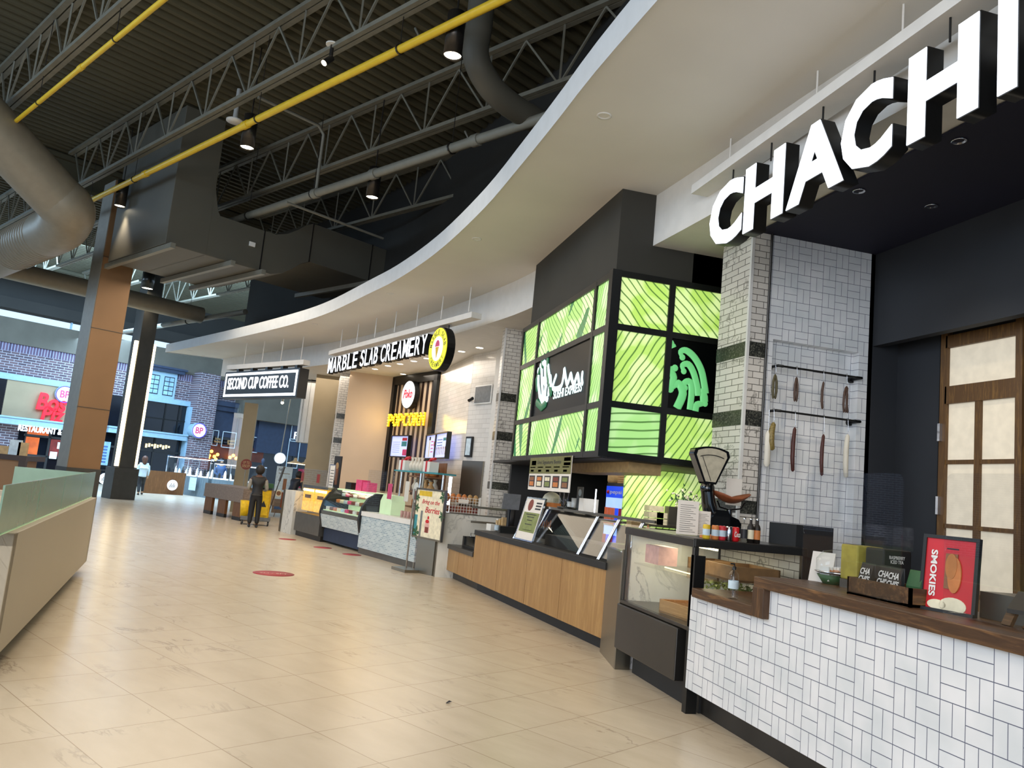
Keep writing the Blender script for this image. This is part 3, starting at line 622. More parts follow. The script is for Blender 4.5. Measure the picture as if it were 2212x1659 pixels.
def can(p, col, label, r=.03, h=.115, top='chrome', band=None):
    t = thing('drink_can', label, 'can', p, 0, 'drinks on the deli case'); m = MB(); m.lathe(p, [(0, 0), (r*.8, 0), (r, .008), (r, h-.01), (r*.82, h)], 20); m.build('body', col, t)
    m = MB(); m.lathe(p, [(r*.82, h), (r*.78, h-.003), (0, h-.003)], 20); m.build('lid', top, t)
    if band: m = MB(); m.lathe(p, [(r*1.005, .03), (r*1.005, .08)], 20); m.build('label_band', band, t)
    return t
def bottle(p, glassm, labm, label, h=.21, r=.03, cap='black_plastic', cat='bottle', group=None, name='bottle'):
    t = thing(name, label, cat, p, 0, group); m = MB(); m.lathe(p, [(0, 0), (r, 0), (r, h*.6), (r*.85, h*.68), (r*.4, h*.78), (r*.38, h*.94)], 18); m.build('glass_body', glassm, t)
    m = MB(); m.lathe(p, [(r*.42, h*.93), (r*.42, h), (0, h)], 14); m.build('cap', cap, t)
    m = MB(); m.lathe(p, [(r*1.02, h*.15), (r*1.02, h*.52)], 18); m.build('wrap_label', labm, t); return t
def cup(p, col, label, r=.035, h=.1, group=None, lid=None, name='cup', taper=.75):
    t = thing(name, label, 'cup', p, 0, group); m = MB(); m.lathe(p, [(0, 0), (r*taper, 0), (r, h), (r*.92, h), (r*taper*.9, .01)], 16); m.build('body', col, t)
    if lid: m = MB(); m.lathe(p, [(r*1.06, h), (r*1.06, h+.008), (0, h+.012)], 16); m.build('lid', lid, t)
    return t
def crate(p, a, b, h, rz, label, mt='crate_wood', th=.015):
    t = thing('wooden_crate', label, 'crate', p, rz); ax = V3((cos(rz), sin(rz), 0)); ay = V3((-sin(rz), cos(rz), 0))
    for k in range(4):
        m = MB()
        if k < 2: m.obox(p-ax*a/2+ay*(-b/2 if k == 0 else b/2-th), ax*a, ay*th, Z*h)
        else: m.obox(p-ay*b/2+ax*(-a/2 if k == 2 else a/2-th), ax*th, ay*b, Z*h)
        m.build('side_board', mt, t)
    m = MB(); m.obox(p-ax*a/2-ay*b/2+Z*.002, ax*a, ay*b, Z*th); m.build('bottom_board', mt, t); return t
def sheet(name, label, cat, o, du, dv, w_, h, m_='paper', th=.006, frame=None, group=None):
    """flat board with real thickness; returns the thing, local helper for marks on its face"""
    du, dv, o = V3(du).normalized(), V3(dv).normalized(), V3(o); nn = du.cross(dv)
    t = thing(name, label, cat, o, 0, group); m = MB(); m.obox(o-nn*th, du*w_, dv*h, nn*th); m.build('board', m_, t)
    if frame:
        f = .018 if w_ < .7 else .03; m = MB()
        for a, b, c, d in ((-f, -f, w_+2*f, f), (-f, h, w_+2*f, f), (-f, 0, f, h), (w_, 0, f, h)): m.obox(o+du*a+dv*b-nn*th*1.5, du*c, dv*d, nn*th*2.2)
        m.build('frame', frame, t)
    def mark(part, m_, a, b, c, d, e=.0015):
        m = MB(); m.obox(o+du*a*w_+dv*b*h, du*(c-a)*w_, dv*(d-b)*h, nn*e); return m.build(part, m_, t)
    def disc(part, m_, a, b, r, e=.002, sy=1, n=20):
        m = MB(); m.prism([o+du*(a*w_+r*cos(2*pi*i/n))+dv*(b*h+r*sy*sin(2*pi*i/n)) for i in range(n)], nn*e); return m.build(part, m_, t)
    def txt(s_, m_, a, b, c, d, bold=.01, e=.002, **k): return text(s_, 'lettering', m_, t, o+du*a*w_+dv*b*h+nn*.001, du, dv, (c-a)*w_, (d-b)*h, e, bold, **k)
    t_ = lambda: None; t_.t, t_.mark, t_.disc, t_.txt, t_.nn, t_.o, t_.du, t_.dv = t, mark, disc, txt, nn, o, du, dv
    return t_
for n_, c_ in dict(ink='26262B', ink_red='C02A35', ink_green='2E5A34', ink_pink='D8467A', food_brown='8A5A3A', food_green='7F8A4E', food_orange='C97A3F', food_red='7C3428', cream='E8DFC2', leaf='2F5A35', olive='6C6B3C', kraft='B08A58', kraft_box='B79A6C', pale_sleeve='9A968C', sticker_red='A02E38', skin='C79A78', skin_dark='5B3A2A', denim='3B5E93', pale_blue='BFD2DE', hair='17120F', cloth_black='141416', navy_cloth='141A2C', bin_yellow='E3B90E', grey_plastic='6B6E70', orange_plastic='D9703A', yellow_label='D8B62A', white_flower='E9E6DC', cookie='B9743A', lemonade='A59A3E', tea='1B1512', teal='3D8C95', pinkish='D9A9A0', copper='8A4A2A', mosaic_grey='9AA3A6', kraft_dark='7C5B38', bag_clear='D8D2C4').items(): mat(n_, c_, .55, var=.12, scale=14)
mat('scale_black', '0B0D10', .12, .2, coat=.6); mat('menu_screen', 'C9D4FF', .3, emit=.75, ec='A9B6FF', var=.04); mat('menu_dark', '14181C', .3, emit=.1, ec='203040', var=.1)
mat('fridge_glow', 'BBD4FF', .3, emit=.9, ec='8FB4FF', var=.1); mat('fridge_blue', '0C37C8', .3, emit=.8, ec='1746E0', var=.05); mat('soda_orange', 'C65A28', .3, emit=.3, ec='C65A28')
mat('warm_display', 'F2B84B', .4, emit=.9, ec='F0B040', var=.35, scale=16); mat('ice_display', 'CFE3B8', .4, emit=.35, ec='D8F0C4', var=.05); mat('tube_glow', 'F4FAFF', .3, emit=6, ec='EAF4FF'); mat('tube_warm', 'FFF3C8', .3, emit=6, ec='FFEBB0')

# ================================================================ SAUSAGE STALL (right)
t = thing('service_counter', 'white basket weave tiled counter with a dark wooden top in the right foreground', 'counter', (3.026, 5, 0))
m = MB(); m.box(3.026, 3.12, -4, 4.76, .19, 1.08); m.box(3.026, 3.12, 4.76, 5.74, .19, .885); m.build('tiled_front', 'tile_counter', t)
m = MB(); m.box(3.17, 3.3, -4, 5.74, 0, .19); m.build('kick', 'kick', t)
m = MB(); m.box(2.975, 3.62, -4, 4.79, 1.075, 1.147); m.build('countertop', 'walnut', t, .006)
m = MB(); m.box(2.975, 3.35, 4.67, 4.80, .885, 1.08); m.build('waterfall_leg', 'walnut_z', t, .005)
m = MB(); m.box(2.975, 3.5, 4.80, 5.64, .883, .952); m.build('low_shelf', 'walnut', t, .006)
m = MB(); m.box(3.62, 4.1, -4, 4.79, .0, .9); m.build('back_unit', 'grey_steel', t)

# glazed deli case
t = thing('deli_case', 'black framed glass deli case with wooden crates inside', 'display case', (3.5, 6.4, 0))
cx0, cx1, cy0, cy1, cz0, cz1 = 3.03, 4.04, 5.74, 7.12, .64, 1.315
m = MB()
for x_, y_ in ((cx0, cy0), (cx0, cy1-.04), (cx1-.04, cy0), (cx1-.04, cy1-.04)): m.box(x_, x_+.04, y_, y_+.04, cz0, cz1)
m.box(cx0-.01, cx0+.03, cy0, cy1, cz1-.065, cz1); m.box(cx0, cx1, cy0-.01, cy0+.03, cz1-.06, cz1); m.box(cx0, cx1, cy1-.04, cy1, cz1-.05, cz1); m.box(cx1-.04, cx1, cy0, cy1, cz1-.05, cz1)
m.box(cx0-.01, cx0+.03, cy0, cy1, cz0-.03, cz0); m.build('frame', 'dark_steel', t, .003)
m = MB(); m.box(cx0, cx0+.09, cy0-.02, cy0+.045, 0, cz0+.55); m.build('corner_post', 'black_metal', t)
m = MB(); m.box(cx0, cx1, cy0, cy1, cz1-.008, cz1+.004); m.build('top', 'dark_steel', t)
m = MB(); m.box(cx0+.008, cx0+.014, cy0+.04, cy1-.04, cz0, cz1-.06); m.build('front_glass', 'clear_glass', t)
m = MB(); m.box(cx0+.09, cx1-.04, cy0+.008, cy0+.014, cz0+.2, cz1-.06); m.build('side_glass', 'clear_glass', t)
m = MB(); m.box(cx0+.06, cx1-.06, cy0+.05, cy1-.1, .99, 1.0); m.build('shelf', 'acrylic', t)
m = MB(); m.box(cx0+.02, cx1, cy0, cy1, cz0-.02, cz0); m.build('deck', 'dark_steel', t)
m = MB(); m.box(cx0+.06, cx1, cy1-.03, cy1-.01, cz0, cz1-.06); m.build('marble_back', 'marble', t)
m = MB(); m.box(cx1-.02, cx1-.005, cy0+.04, cy1-.04, cz0, cz1-.06); m.build('rear_panel', 'subway_y', t)
m = MB(); m.box(cx0+.3, cx0+.32, cy0+.2, cy1-.2, cz1-.09, cz1-.075); m.box(cx0+.35, cx0+.36, cy0+.5, cy1-.15, .975, .985); m.build('light_tube', 'tube_warm', t)
m = MB(); m.box(cx0-.035, cx0+.4, cy0+.14, cy1-.0, .2, cz0-.035); m.build('steel_panel', 'dark_steel', t, .008)
m = MB(); m.box(cx0+.12, cx1, cy0, cy1-.1, 0, .62); m.build('base_cabinet', 'charcoal', t)
lamp('AREA', (cx0+.4, 6.5, cz1-.1), 5, (1, .93, .65), None, .5, 1.0, 'case_light')
crate(V3((3.30, 6.15, .642)), .62, .34, .11, pi/2+.1, 'empty light wooden crate on the floor of the deli case')
crate(V3((3.62, 6.02, 1.002)), .5, .42, .12, pi/2-.05, 'wooden crate on the upper shelf of the deli case', 'kraft_dark')
crate(V3((3.72, 6.72, 1.002)), .3, .3, .1, .1, 'small wooden tray at the far end of the deli case shelf', 'kraft_dark')
t = thing('potted_plant', 'green leafy plant in a wooden planter inside the deli case', 'plant', (3.72, 6.35, .642)); m = MB(); m.box(3.6, 3.86, 6.1, 6.6, .642, .8); m.build('planter', 'crate_wood', t)
m = MB()
for k in range(420):
    p = V3((random.uniform(3.56, 3.9), random.uniform(6.05, 6.65), random.uniform(.8, .93))); a = V3((random.gauss(0, 1), random.gauss(0, 1), random.gauss(0, .5))).normalized()*.022; b = a.cross(V3((random.gauss(0, 1), random.gauss(0, 1), 1))).normalized()*.012
    m.add([p-a, p+b, p+a, p-b], [(0, 1, 2, 3)])
m.build('foliage', 'food_green', t)
m = MB(); m.box(3.09, 3.27, 6.5, 6.78, 1.03, 1.19); o = one('plastic_bag', 'pink tinted plastic box standing behind the deli case glass', 'box', 'pinkish', m)
# steel end post and marble strip
m = MB(); m.box(3.02, 3.17, 7.12, 7.15, 0, 1.1); m.obox((3.17, 7.90, 0), (-.15, -.76, 0), (-.0, 0, 0) if False else (.06, 0, 0), (0, 0, 1.07)); one('divider_post', 'brushed steel end panel between the deli case and the maple counter', 'divider', 'steel', m)
m = MB(); m.box(3.04, 3.6, 7.16, 7.24, 0, 1.08); one('divider_wall', 'white marble divider slab beside the deli case', 'divider', 'marble_white', m)

# vintage scale
sc = AY(6.75, 1551, 1157); sc.z = 1.32
t = thing('vintage_scale', 'black vintage fan shaped shop scale with a brown pan on the deli case', 'scale', sc)
m = MB(); prof = [(-.17, 0), (.17, 0), (.17, .13), (.14, .17), (.05, .2), (.03, .24), (-.08, .24), (-.12, .18), (-.17, .14)]
m.prism([sc+X*(a+.0)+Z*b-Y*.11 for a, b in prof], Y*.22); m.build('base', 'scale_black', t, .02)
m = MB(); hub = sc+X*(-.12)+Z*.3; m.tube([sc+X*(-.06)+Z*.16, sc+X*(-.1)+Z*.24, hub, hub+Z*.12-X*.02], [.075, .07, .065, .06], 16); m.sphere(hub+Z*.13-X*.02, .07, 14); m.build('neck', 'scale_black', t)
fan = []; hc = hub+Z*.08-X*.02
R0, a0_, a1_ = .44, radians(68), radians(112)
outl = [(-.055, .1), (-.05, .06), (.05, .06), (.055, .1)]
arc = [(R0*cos(a0_+(a1_-a0_)*k/14)*1.05, R0*sin(a0_+(a1_-a0_)*k/14)) for k in range(15)]
outl = [(.06, .09)]+[(arc[0][0]+.015, arc[0][1]-.05)]+arc+[(arc[-1][0]-.015, arc[-1][1]-.05)]+[(-.06, .09)]
m = MB(); m.prism([hc+X*a+Z*b-Y*.05 for a, b in outl], Y*.1); m.build('fan_housing', 'scale_black', t, .018)
inn = [(a*.83, .1+(b-.1)*.89+.02) for a, b in outl]; mat('scale_dial', 'B9B29E', .35, var=.1, scale=20)
m = MB(); m.prism([hc+X*a+Z*b-Y*.056 for a, b in inn], Y*.006); m.build('dial', 'scale_dial', t)
m = MB(); m.tube([hc+X*(cos(a0_+.04+(a1_-a0_-.08)*k/12)*.36)+Z*(sin(a0_+.04+(a1_-a0_-.08)*k/12)*.36)-Y*.058 for k in range(13)], .004, 6); m.tube([hc+X*.0+Z*.12-Y*.058, hc-X*.1+Z*.34-Y*.058], .003, 5); m.build('scale_line', 'black_plastic', t)
m = MB(); m.cyl(sc+X*.1+Z*.17, sc+X*.1+Z*.25, .03, 10); m.tube([sc+X*(-.03)+Z*.33, sc+X*.0+Z*.27, sc+X*.1+Z*.25, sc+X*.22+Z*.27, sc+X*.26+Z*.33], .008, 8); m.build('pan_holder', 'scale_black', t)
m = MB(); pc = sc+X*.11+Z*.31; n = 14; vs = []; 
for j in range(6):
    for i in range(n):
        a = 2*pi*i/n; r = (j+.0)/5; xx = cos(a)*.2*r; yy = sin(a)*.13*r; vs.append(pc+X*xx+Y*yy+Z*(.07*r*r*abs(cos(a))*1.0+.035*r*r))
m.add(vs, [(j*n+i, j*n+(i+1) % n, (j+1)*n+(i+1) % n, (j+1)*n+i) for j in range(5) for i in range(n)], True); pm = m.build('pan', 'copper', t); sm_ = pm.modifiers.new('solid', 'SOLIDIFY'); sm_.thickness = .008

# cans and bottles on the near edge of the case
row = [(1525, 'yellow_label', 'yellow sparkling drink can, leftmost on the deli case edge', 'pale_blue'), (1544, 'food_orange', 'orange sparkling drink can beside the yellow one', 'pale_blue'), (1559, 'ink_red', 'red and silver sparkling drink can, third on the case edge', 'pale_blue'), (1574, 'chrome', 'slim silver can with red trim beside the red cola can', None), (1588, 'red_paint', 'red cola can with white script on the deli case', None)]
for x_, c_, l_, b_ in row:
    p = AY(5.83, x_, 1164); p.z = 1.32; cn = can(p, c_, l_, band=b_)
text('Coca', 'lettering', 'white_plastic', cn, p+V3((-.026, -.031, .035)), X, Z, .052, .045, .001, .02, .3)
for x_, g_, lb, l_ in ((1606, 'clear_glass', 'ink', 'clear glass bottle with a black label next to the cola can'), (1620, 'tea', 'cream', 'dark bottle with a pale label, middle of the three bottles'), (1634, 'tea', 'food_orange', 'dark bottle with an orange label, rightmost of the three bottles')):
    p = AY(5.83, x_, 1170); p.z = 1.32; bottle(p, g_, lb, l_, .2, .028, 'chrome', group='bottles on the deli case')
m = MB(); m.cbox((3.42, 6.05, 1.32), .3, .2, .02, .5); m.cbox((3.44, 6.07, 1.34), .26, .17, .01, .55); one('serving_board', 'light wooden board lying on the deli case behind the cans', 'board', 'food_orange', m)
for k, (x_, y_, w_, h_, l_) in enumerate([(1462, 1137, .2, .3, 'white printed menu sheet leaning on a stand before the scale'), (1505, 1140, .13, .22, 'smaller printed menu sheet right of the large one')]):
    p = AY(6.25+k*.05, x_, y_); p.z = 1.325; s_ = sheet('menu_sheet', l_, 'menu', p, X, V3((.12, .25, 1)), w_, h_, 'paper', .006)
    for j in range(14): s_.mark('print_line', 'grey_steel', .12, .08+j*.06, .86-.12*(j % 3), .09+j*.06)
bl = thing('pump_bottle', 'clear hand sanitiser pump bottle on the low wooden shelf', 'bottle', V3((3.3, 5.1, .952))); p = AY(5.1, 1583, 1284); p.z = .952; bl.location = p
m = MB(); m.lathe(p, [(0, 0), (.034, 0), (.036, .01), (.036, .15), (.028, .18), (.012, .195), (.012, .205)], 20); m.build('body', 'acrylic', bl)
m = MB(); m.lathe(p, [(.014, .2), (.014, .22), (.005, .225), (.005, .245), (0, .245)], 12); m.cyl(p+Z*.24, p+Z*.24-X*.03, .005, 8); m.cyl(p+Z*.02, p+Z*.2, .003, 6); m.build('pump', 'black_plastic', bl)
m = MB(); m.lathe(p, [(.0365, .07), (.0365, .125)], 20); m.build('label_sticker', 'pale_blue', bl)

# sausages on rods
def rod(z_, y_, label):
    t = thing('hanging_rod', label, 'rod', (4.42, y_, z_)); m = MB(); m.tube([(4.44, 7.08, z_), (4.44, y_, z_), (4.5, y_, z_)], .014, 10); m.cyl((4.5, y_, z_), (5.40, y_, z_), .011, 10); m.tube([(5.36, y_, z_), (5.42, y_, z_), (5.42, 7.08, z_)], .014, 10); m.build('tube', 'black_metal', t)
    m = MB(); m.cyl((4.44, 7.1, z_), (4.44, 7.07, z_), .035, 16); m.cyl((5.42, 7.1, z_), (5.42, 7.07, z_), .035, 16); m.build('flange', 'black_metal', t)
RY = 6.92
zr1 = AY(RY, 1750, 800).z; zr2 = AY(RY, 1740, 895).z
rod(zr1, RY, 'upper black pipe rod across the tiled niche'); rod(zr2, RY, 'lower black pipe rod across the tiled niche')
def sausage(x_, ytop, ybot, cols, label, r=.022, n=1, hooktop=None, bend=.01):
    p0 = AY(RY-.02, x_, ytop); p1 = AY(RY-.02, x_-2, ybot); L = p0.z-p1.z
    t = thing('sausage', label, 'sausage', p0); zr = hooktop
    for k in range(n):
        dx = (k-(n-1)/2)*r*1.25; b = bend*(1 if k % 2 else -1); m = MB()
        m.tube([p0-Z*.01, p0-Z*.03+X*dx*.7, p0-Z*L*.35+X*(dx+b), p0-Z*L*.7+X*(dx*1.3+b), p0-Z*(L-.015)+X*dx*1.5, p0-Z*L+X*dx*1.5], [r*.3, r*.8, r, r*1.0, r*.85, r*.3], 12); m.build('casing', cols, t)
    m = MB(); m.tube([p0+X*.004, p0+Z*.02+X*.008, p0+Z*(zr-p0.z-.01), V3((p0.x, RY-.02, zr+.018)), V3((p0.x, RY+.012, zr+.012))], .0025, 6); m.build('hook', 'chrome', t); return t
mat('olive_casing', '4A4326', .5, var=.2, scale=40); mat('brown_casing', '4A3428', .5, var=.2, scale=40)
sausage(1675, 806, 862, 'olive_casing', 'olive brown sausage pair, left on the upper rod', .013, 2, zr1); sausage(1721, 812, 868, 'brown_casing', 'thin brown sausage loop, second on the upper rod', .012, 2, zr1, .006)
sausage(1779, 822, 884, 'brown_casing', 'single short brown sausage, third on the upper rod', .014, 1, zr1); sausage(1829, 832, 892, 'brown_casing', 'bunch of brown sausages, right on the upper rod', .012, 3, zr1)
mat('yellow_casing', '7E6C3A', .5, var=.3, scale=60); mat('white_casing', 'D9D3C4', .6, var=.05); mat('dark_casing', '4A211B', .5, var=.2, scale=30)
sausage(1671, 910, 973, 'yellow_casing', 'fat yellow netted salami on the lower rod', .03, 1, zr2, .015); sausage(1717, 921, 1019, 'dark_casing', 'long dark red salami on the lower rod, left one', .021, 1, zr2); sausage(1779, 936, 1028, 'dark_casing', 'long dark red salami on the lower rod, right one', .019, 1, zr2); sausage(1831, 936, 1032, 'white_casing', 'white dusted salami at the right of the lower rod', .026, 1, zr2)
p0 = AY(RY, 1660, 930); t = thing('sausage', 'long pale salami hanging behind the yellow one', 'sausage', p0); m = MB(); p1 = AY(RY, 1656, 1008); m.tube([p0, p0-Z*.04, p1+Z*.03, p1], [.012, .03, .03, .015], 12); m.build('casing', 'white_casing', t)
m = MB(); m.cyl(V3((p0.x, RY, zr2)), p0, .0025, 6); m.build('hook', 'chrome', t)

# window / door in a wooden frame behind the counter
t = struct('door_2', MB().box(5.93, 5.96, 5.42, 6.40, 0, 3.5), 'navy_wall', 'wooden framed textured glass door at the back of the sausage stall')
mat('textured_glass', 'CFC5B2', .25, emit=.42, ec='E2D6BF', var=.08, scale=9)
def fpt(y_, z_): return (5.9, y_, z_)
ys = [AX(5.9, 2045, 900).y, AX(5.9, 2110, 900).y, AX(5.9, 2122, 900).y, AX(5.9, 2198, 900).y]
zt = [.35, 1.02, 1.08, 1.62, 1.68, 2.22, 2.28, 2.8]
m = MB(); yl, yr = ys[0]+.05, ys[3]-.03
m.box(5.87, 5.93, ys[0]-.02, ys[0]+.06, 0, 3.5); m.box(5.87, 5.93, ys[3]-.07, ys[3]+.0, 0, 3.5); m.box(5.875, 5.925, ys[2], ys[1], .35, 2.85)
for a, b in ((.25, .35), (2.78, 2.95), (3.33, 3.45)): m.box(5.87, 5.93, ys[3], ys[0], a, b)
for k in (1.02, 1.62, 2.22): m.box(5.88, 5.92, ys[3], ys[0], k-.02, k+.02)
m.build('door_frame', 'door_wood', t)
m = MB(); m.box(5.905, 5.915, ys[3], ys[0], .3, 3.35); m.build('textured_pane', 'textured_glass', t)
m = MB()
for z_ in (1.72, 2.42): m.box(5.84, 5.87, ys[0]+.02, ys[0]+.05, z_, z_+.17)
m.build('hinge', 'chrome', t)
for k, (x, y) in enumerate([(2072, 305), (1856, 413), (2012, 446), (2170, 560)]):
    p = AZ(LZ-.035, x, y); t = thing('downlight', 'recessed chrome downlight in the navy ceiling, '+['furthest right of the upper pair', 'left one', 'lower middle one', 'lowest one near the wall'][k], 'lamp', p, 0, 'downlights in the navy ceiling')
    m = MB(); m.lathe(p, [(.055, 0), (.055, -.004), (.045, -.004), (.02, .02), (0, .02)], 20); m.build('reflector', 'chrome', t)
lamp('SPOT', (4.6, 5.6, LZ-.06), 55, (1, .86, .66), None, .04, spot=110, name='downlight_lamp'); lamp('SPOT', (4.3, 4.4, LZ-.06), 40, (1, .86, .66), None, .04, spot=110, name='downlight_lamp')

# channel letter sign hung from a raceway
sg = thing('channel_sign', 'big glowing white shop name letters hung over the tiled counter', 'sign', (3.4, 5, 4.2)); SX = 3.4
m = MB(); y0_ = AX(SX, 1497, 418).y; m.box(SX-.02, SX+.2, 0, y0_, 4.66, 4.75); m.build('raceway', 'white_paint', sg)
for x, y in ((1577, 330), (1765, 185), (1950, 60)):
    p = AX(SX+.1, x, y); m = MB(); m.cyl((SX+.1, p.y, 4.74), (SX+.1, p.y, SZ), .008, 6); m.build('rod', 'white_paint', sg)
L = [('C', 1537, 1606), ('H', 1609, 1693), ('A', 1699, 1822), ('C', 1822, 1932), ('H', 1962, 2116), ('I', 2154, 2200)]
for ch, xa, xb in L:
    ya = AX(SX, xa, 430 if xa < 1700 else 200).y; yb = AX(SX, xb, 430 if xa < 1700 else 200).y; w_ = ya-yb
    g = text(ch, 'letter_can', 'black_metal', sg, (SX-.0, ya, 3.93), -Y, Z, w_, .6, .12, .045)
    # du x dv = -Y x Z = -X : extrude towards the hall, so start behind
    for v in g.data.vertices: v.co.x += .12
    g2 = text(ch, 'letter_face', 'light_face', g, (SX-.002, ya-.006, 3.936), -Y, Z, w_-.012, .588, .006, .04)
    m = MB(); m.cyl((SX+.05, (ya+yb)/2, 4.5), (SX+.05, (ya+yb)/2, 4.67), .008, 6); m.build('hanger', 'black_metal', sg)
for k, s_ in enumerate("'S"):
    g = text(s_, 'letter_can', 'black_metal', sg, (SX+.11, 2.95-k*.2, 3.98), -Y, Z, .1 if k == 0 else .4, .54, .11, .03)

# acrylic screens on the counter
def screen(t0, t1, zt_, label, n=.1):
    r = .05; pts = [CHF.p(t1, n, 1.16), CHF.p(t0, n, 1.16)]
    for k in range(6): a = pi/2*k/5; pts.append(CHF.p(t0+r-r*cos(a)*1, n, zt_-r+r*sin(a)))
    for k in range(6): a = pi/2*k/5; pts.append(CHF.p(t1-r+r*sin(a), n, zt_-r+r*cos(a)))
    t = thing('counter_screen', label, 'screen', CHF.p(t0, n, 1.147)); m = MB(); m.prism(pts, CHF.N*.006); m.build('panel', 'acrylic', t)
    for a in (t0+.1, t1-.1): m = MB(); m.cbox(CHF.p(a, n, 1.147), .1, .03, .03); m.build('foot', 'acrylic', t)
ta, tb = CHF.q(1735, 1150, .1)[0], CHF.q(1948, 1150, .1)[0]; zz = CHF.q(1900, 1022, .1)[1]
screen(tb, ta, zz, 'clear rounded acrylic screen on the wooden counter, left one')
screen(CHF.q(2240, 1150, .1)[0]-.5, CHF.q(2040, 1150, .1)[0], zz, 'clear rounded acrylic screen cut by the right picture edge')

# goods behind the wooden counter (working top at z .9)
def on_n(n, x, y, z): P = AP(CHF.o+CHF.N*n, CHF.N, x, y); P.z = z; return P
WT = .9
m = MB(); m.box(3.62, 3.9, 3.0, 4.6, .9, .93); one('work_top', 'steel work top behind the wooden counter', 'worktop', 'steel', m)
p = on_n(.62, 1850, 1225, .93)
for x_, l_, mt_, tx in ((1862, 'yellow lemonade dispenser under a clear lid', 'lemonade', None), (1918, 'dark iced tea dispenser with white lettering', 'tea', 'ICED TEA')):
    p = AY(4.4 if 'lemon' in l_ else 4.15, x_, 1225); p.z = .93; t = thing('drink_dispenser', l_, 'dispenser', p); m = MB(); m.box(p.x-.1, p.x+.1, p.y-.08, p.y+.08, 1.2, 1.42); m.build('tank', mt_, t, .01)
    m = MB(); m.box(p.x-.105, p.x+.105, p.y-.085, p.y+.085, 1.42, 1.56); m.build('clear_lid', 'acrylic', t); m = MB(); m.box(p.x-.1, p.x+.1, p.y-.08, p.y+.08, .93, 1.2); m.build('base', 'grey_steel', t)
    if tx: text('RASPBERRY\nICED TEA', 'lettering', 'white_plastic', t, (p.x-.06, p.y-.0815, 1.34), X, Z, .11, .045, .001, .01)
p = AY(4.6, 1838, 1210); p.z = 1.147; p.x = 3.48; t = thing('cookie_stand', 'glass domed stand with orange cookies on the counter', 'stand', p)
m = MB(); m.lathe(p, [(.07, 0), (.02, .02), (.02, .06), (.14, .07), (.15, .08), (.0, .08)], 24); m.build('foot', 'chrome', t)
m = MB(); m.lathe(p, [(.14, .08), (.14, .16), (.1, .21), (.02, .225), (.012, .25), (0, .25)], 24); m.build('dome', 'clear_glass', t)
for dx, dy, dz in ((-.05, -.02, .082), (.05, -.03, .082), (.0, .05, .082), (.055, -.03, .096)):
    m = MB(); m.lathe(p+V3((dx, dy, dz)), [(0, 0), (.04, 0), (.045, .006), (.03, .013), (0, .014)], 14); m.build('cookie', 'cookie', t)
# crisp bags in a wooden box
t = crate(on_n(.22, 1930, 1300, 1.147), .5, .22, .1, pi/2, 'brown wooden box holding black snack bags on the counter', 'walnut')
bc = t.location.copy(); t.name = 'snack_box'
for k in range(4):
    p = bc+Y*(.17-.115*k)+Z*.02+X*(-.03+.03*(k % 2)); b = thing('snack_bag', ['black snack bag with white lettering, leftmost in the wooden box', 'black snack bag leaning second in the wooden box', 'black snack bag third in the wooden box', 'dark green snack bag nearest the red sign'][k], 'bag', p, 0, 'snack bags in the wooden box')
    m = MB(); h = .17; w_ = .055
    m.add([p+Y*w_*a+Z*zz_+X*xx for zz_, xx in ((0, .0), (h*.5, .0), (h, .0)) for a in (-1, 1)]+[p+Y*w_*.9*a+Z*zz_-X*xx for zz_, xx in ((.01, .02), (h*.5, .03), (h*.97, .004)) for a in (-1, 1)],
          [(6, 7, 9, 8), (8, 9, 11, 10), (1, 0, 2, 3), (3, 2, 4, 5), (0, 6, 8, 2), (2, 8, 10, 4), (7, 1, 3, 9), (9, 3, 5, 11), (4, 10, 11, 5), (0, 1, 7, 6)]); m.build('pouch', 'leaf' if k == 3 else 'cloth_black', b)
    if k < 3: text("CHA\nCHI'S", 'lettering', 'white_plastic', b, p+Y*.045+Z*.06-X*.034, -Y, Z+X*.18, .09, .08, .001, .02, .2)
# red "SMOKIES" table sign
q0 = on_n(.2, 1992, 1290, 1.16); s_ = sheet('table_sign', 'red table sign with a loaded hot dog and vertical white lettering', 'sign', q0, V3((.28, -.96, 0)), V3((.1, .03, 1)), .26, .36, 'red_paint', .012, 'charcoal')
s_.txt('SMOKIES', 'white_plastic', .0, .0, .0, .0) if False else None
du, dv = s_.du, s_.dv
text('SMOKIES', 'lettering', 'white_plastic', s_.t, q0+du*.03+dv*.3+s_.nn*.002, -dv, du, .24, .035, .002, .03)
s_.mark('hot_dog', 'food_brown', .42, .3, .66, .8, .006); s_.disc('bread', 'food_orange', .62, .5, .035, .008, 2.6); s_.disc('topping', 'cookie', .55, .62, .03, .01, 2.2)
s_.disc('crisps', 'cream', .3, .06, .05, .004, .5); s_.disc('crisps', 'cream', .62, .07, .07, .004, .6); s_.mark('header_bar', 'ink', .42, .86, .66, .88); s_.mark('foot_bar', 'charcoal', -.08, -.1, 1.08, 0, .03)
p = on_n(.6, 2180, 1280, .9); t = thing('card_reader', 'tilted payment screen at the right picture edge', 'screen', on_n(.25, 2175, 1320, 1.147)); c = t.location
m = MB(); m.obox(c+Z*.06, V3((.1, -.2, .0)), V3((.12, .05, .08)), V3((0, 0, .02))); m.build('screen', 'charcoal', t); m = MB(); m.beam(c, c+V3((.05, 0, .09)), .05, .02); m.beam(c+V3((0, -.1, 0)), c+V3((.09, -.12, .1)), .03, .02); m.build('stand', 'walnut', t)
m = MB(); m.cbox(V3((3.5, 3.0, 1.147)), .22, .75, .13); one('steel_tray', 'steel counter unit behind the red sign', 'unit', 'grey_steel', m)
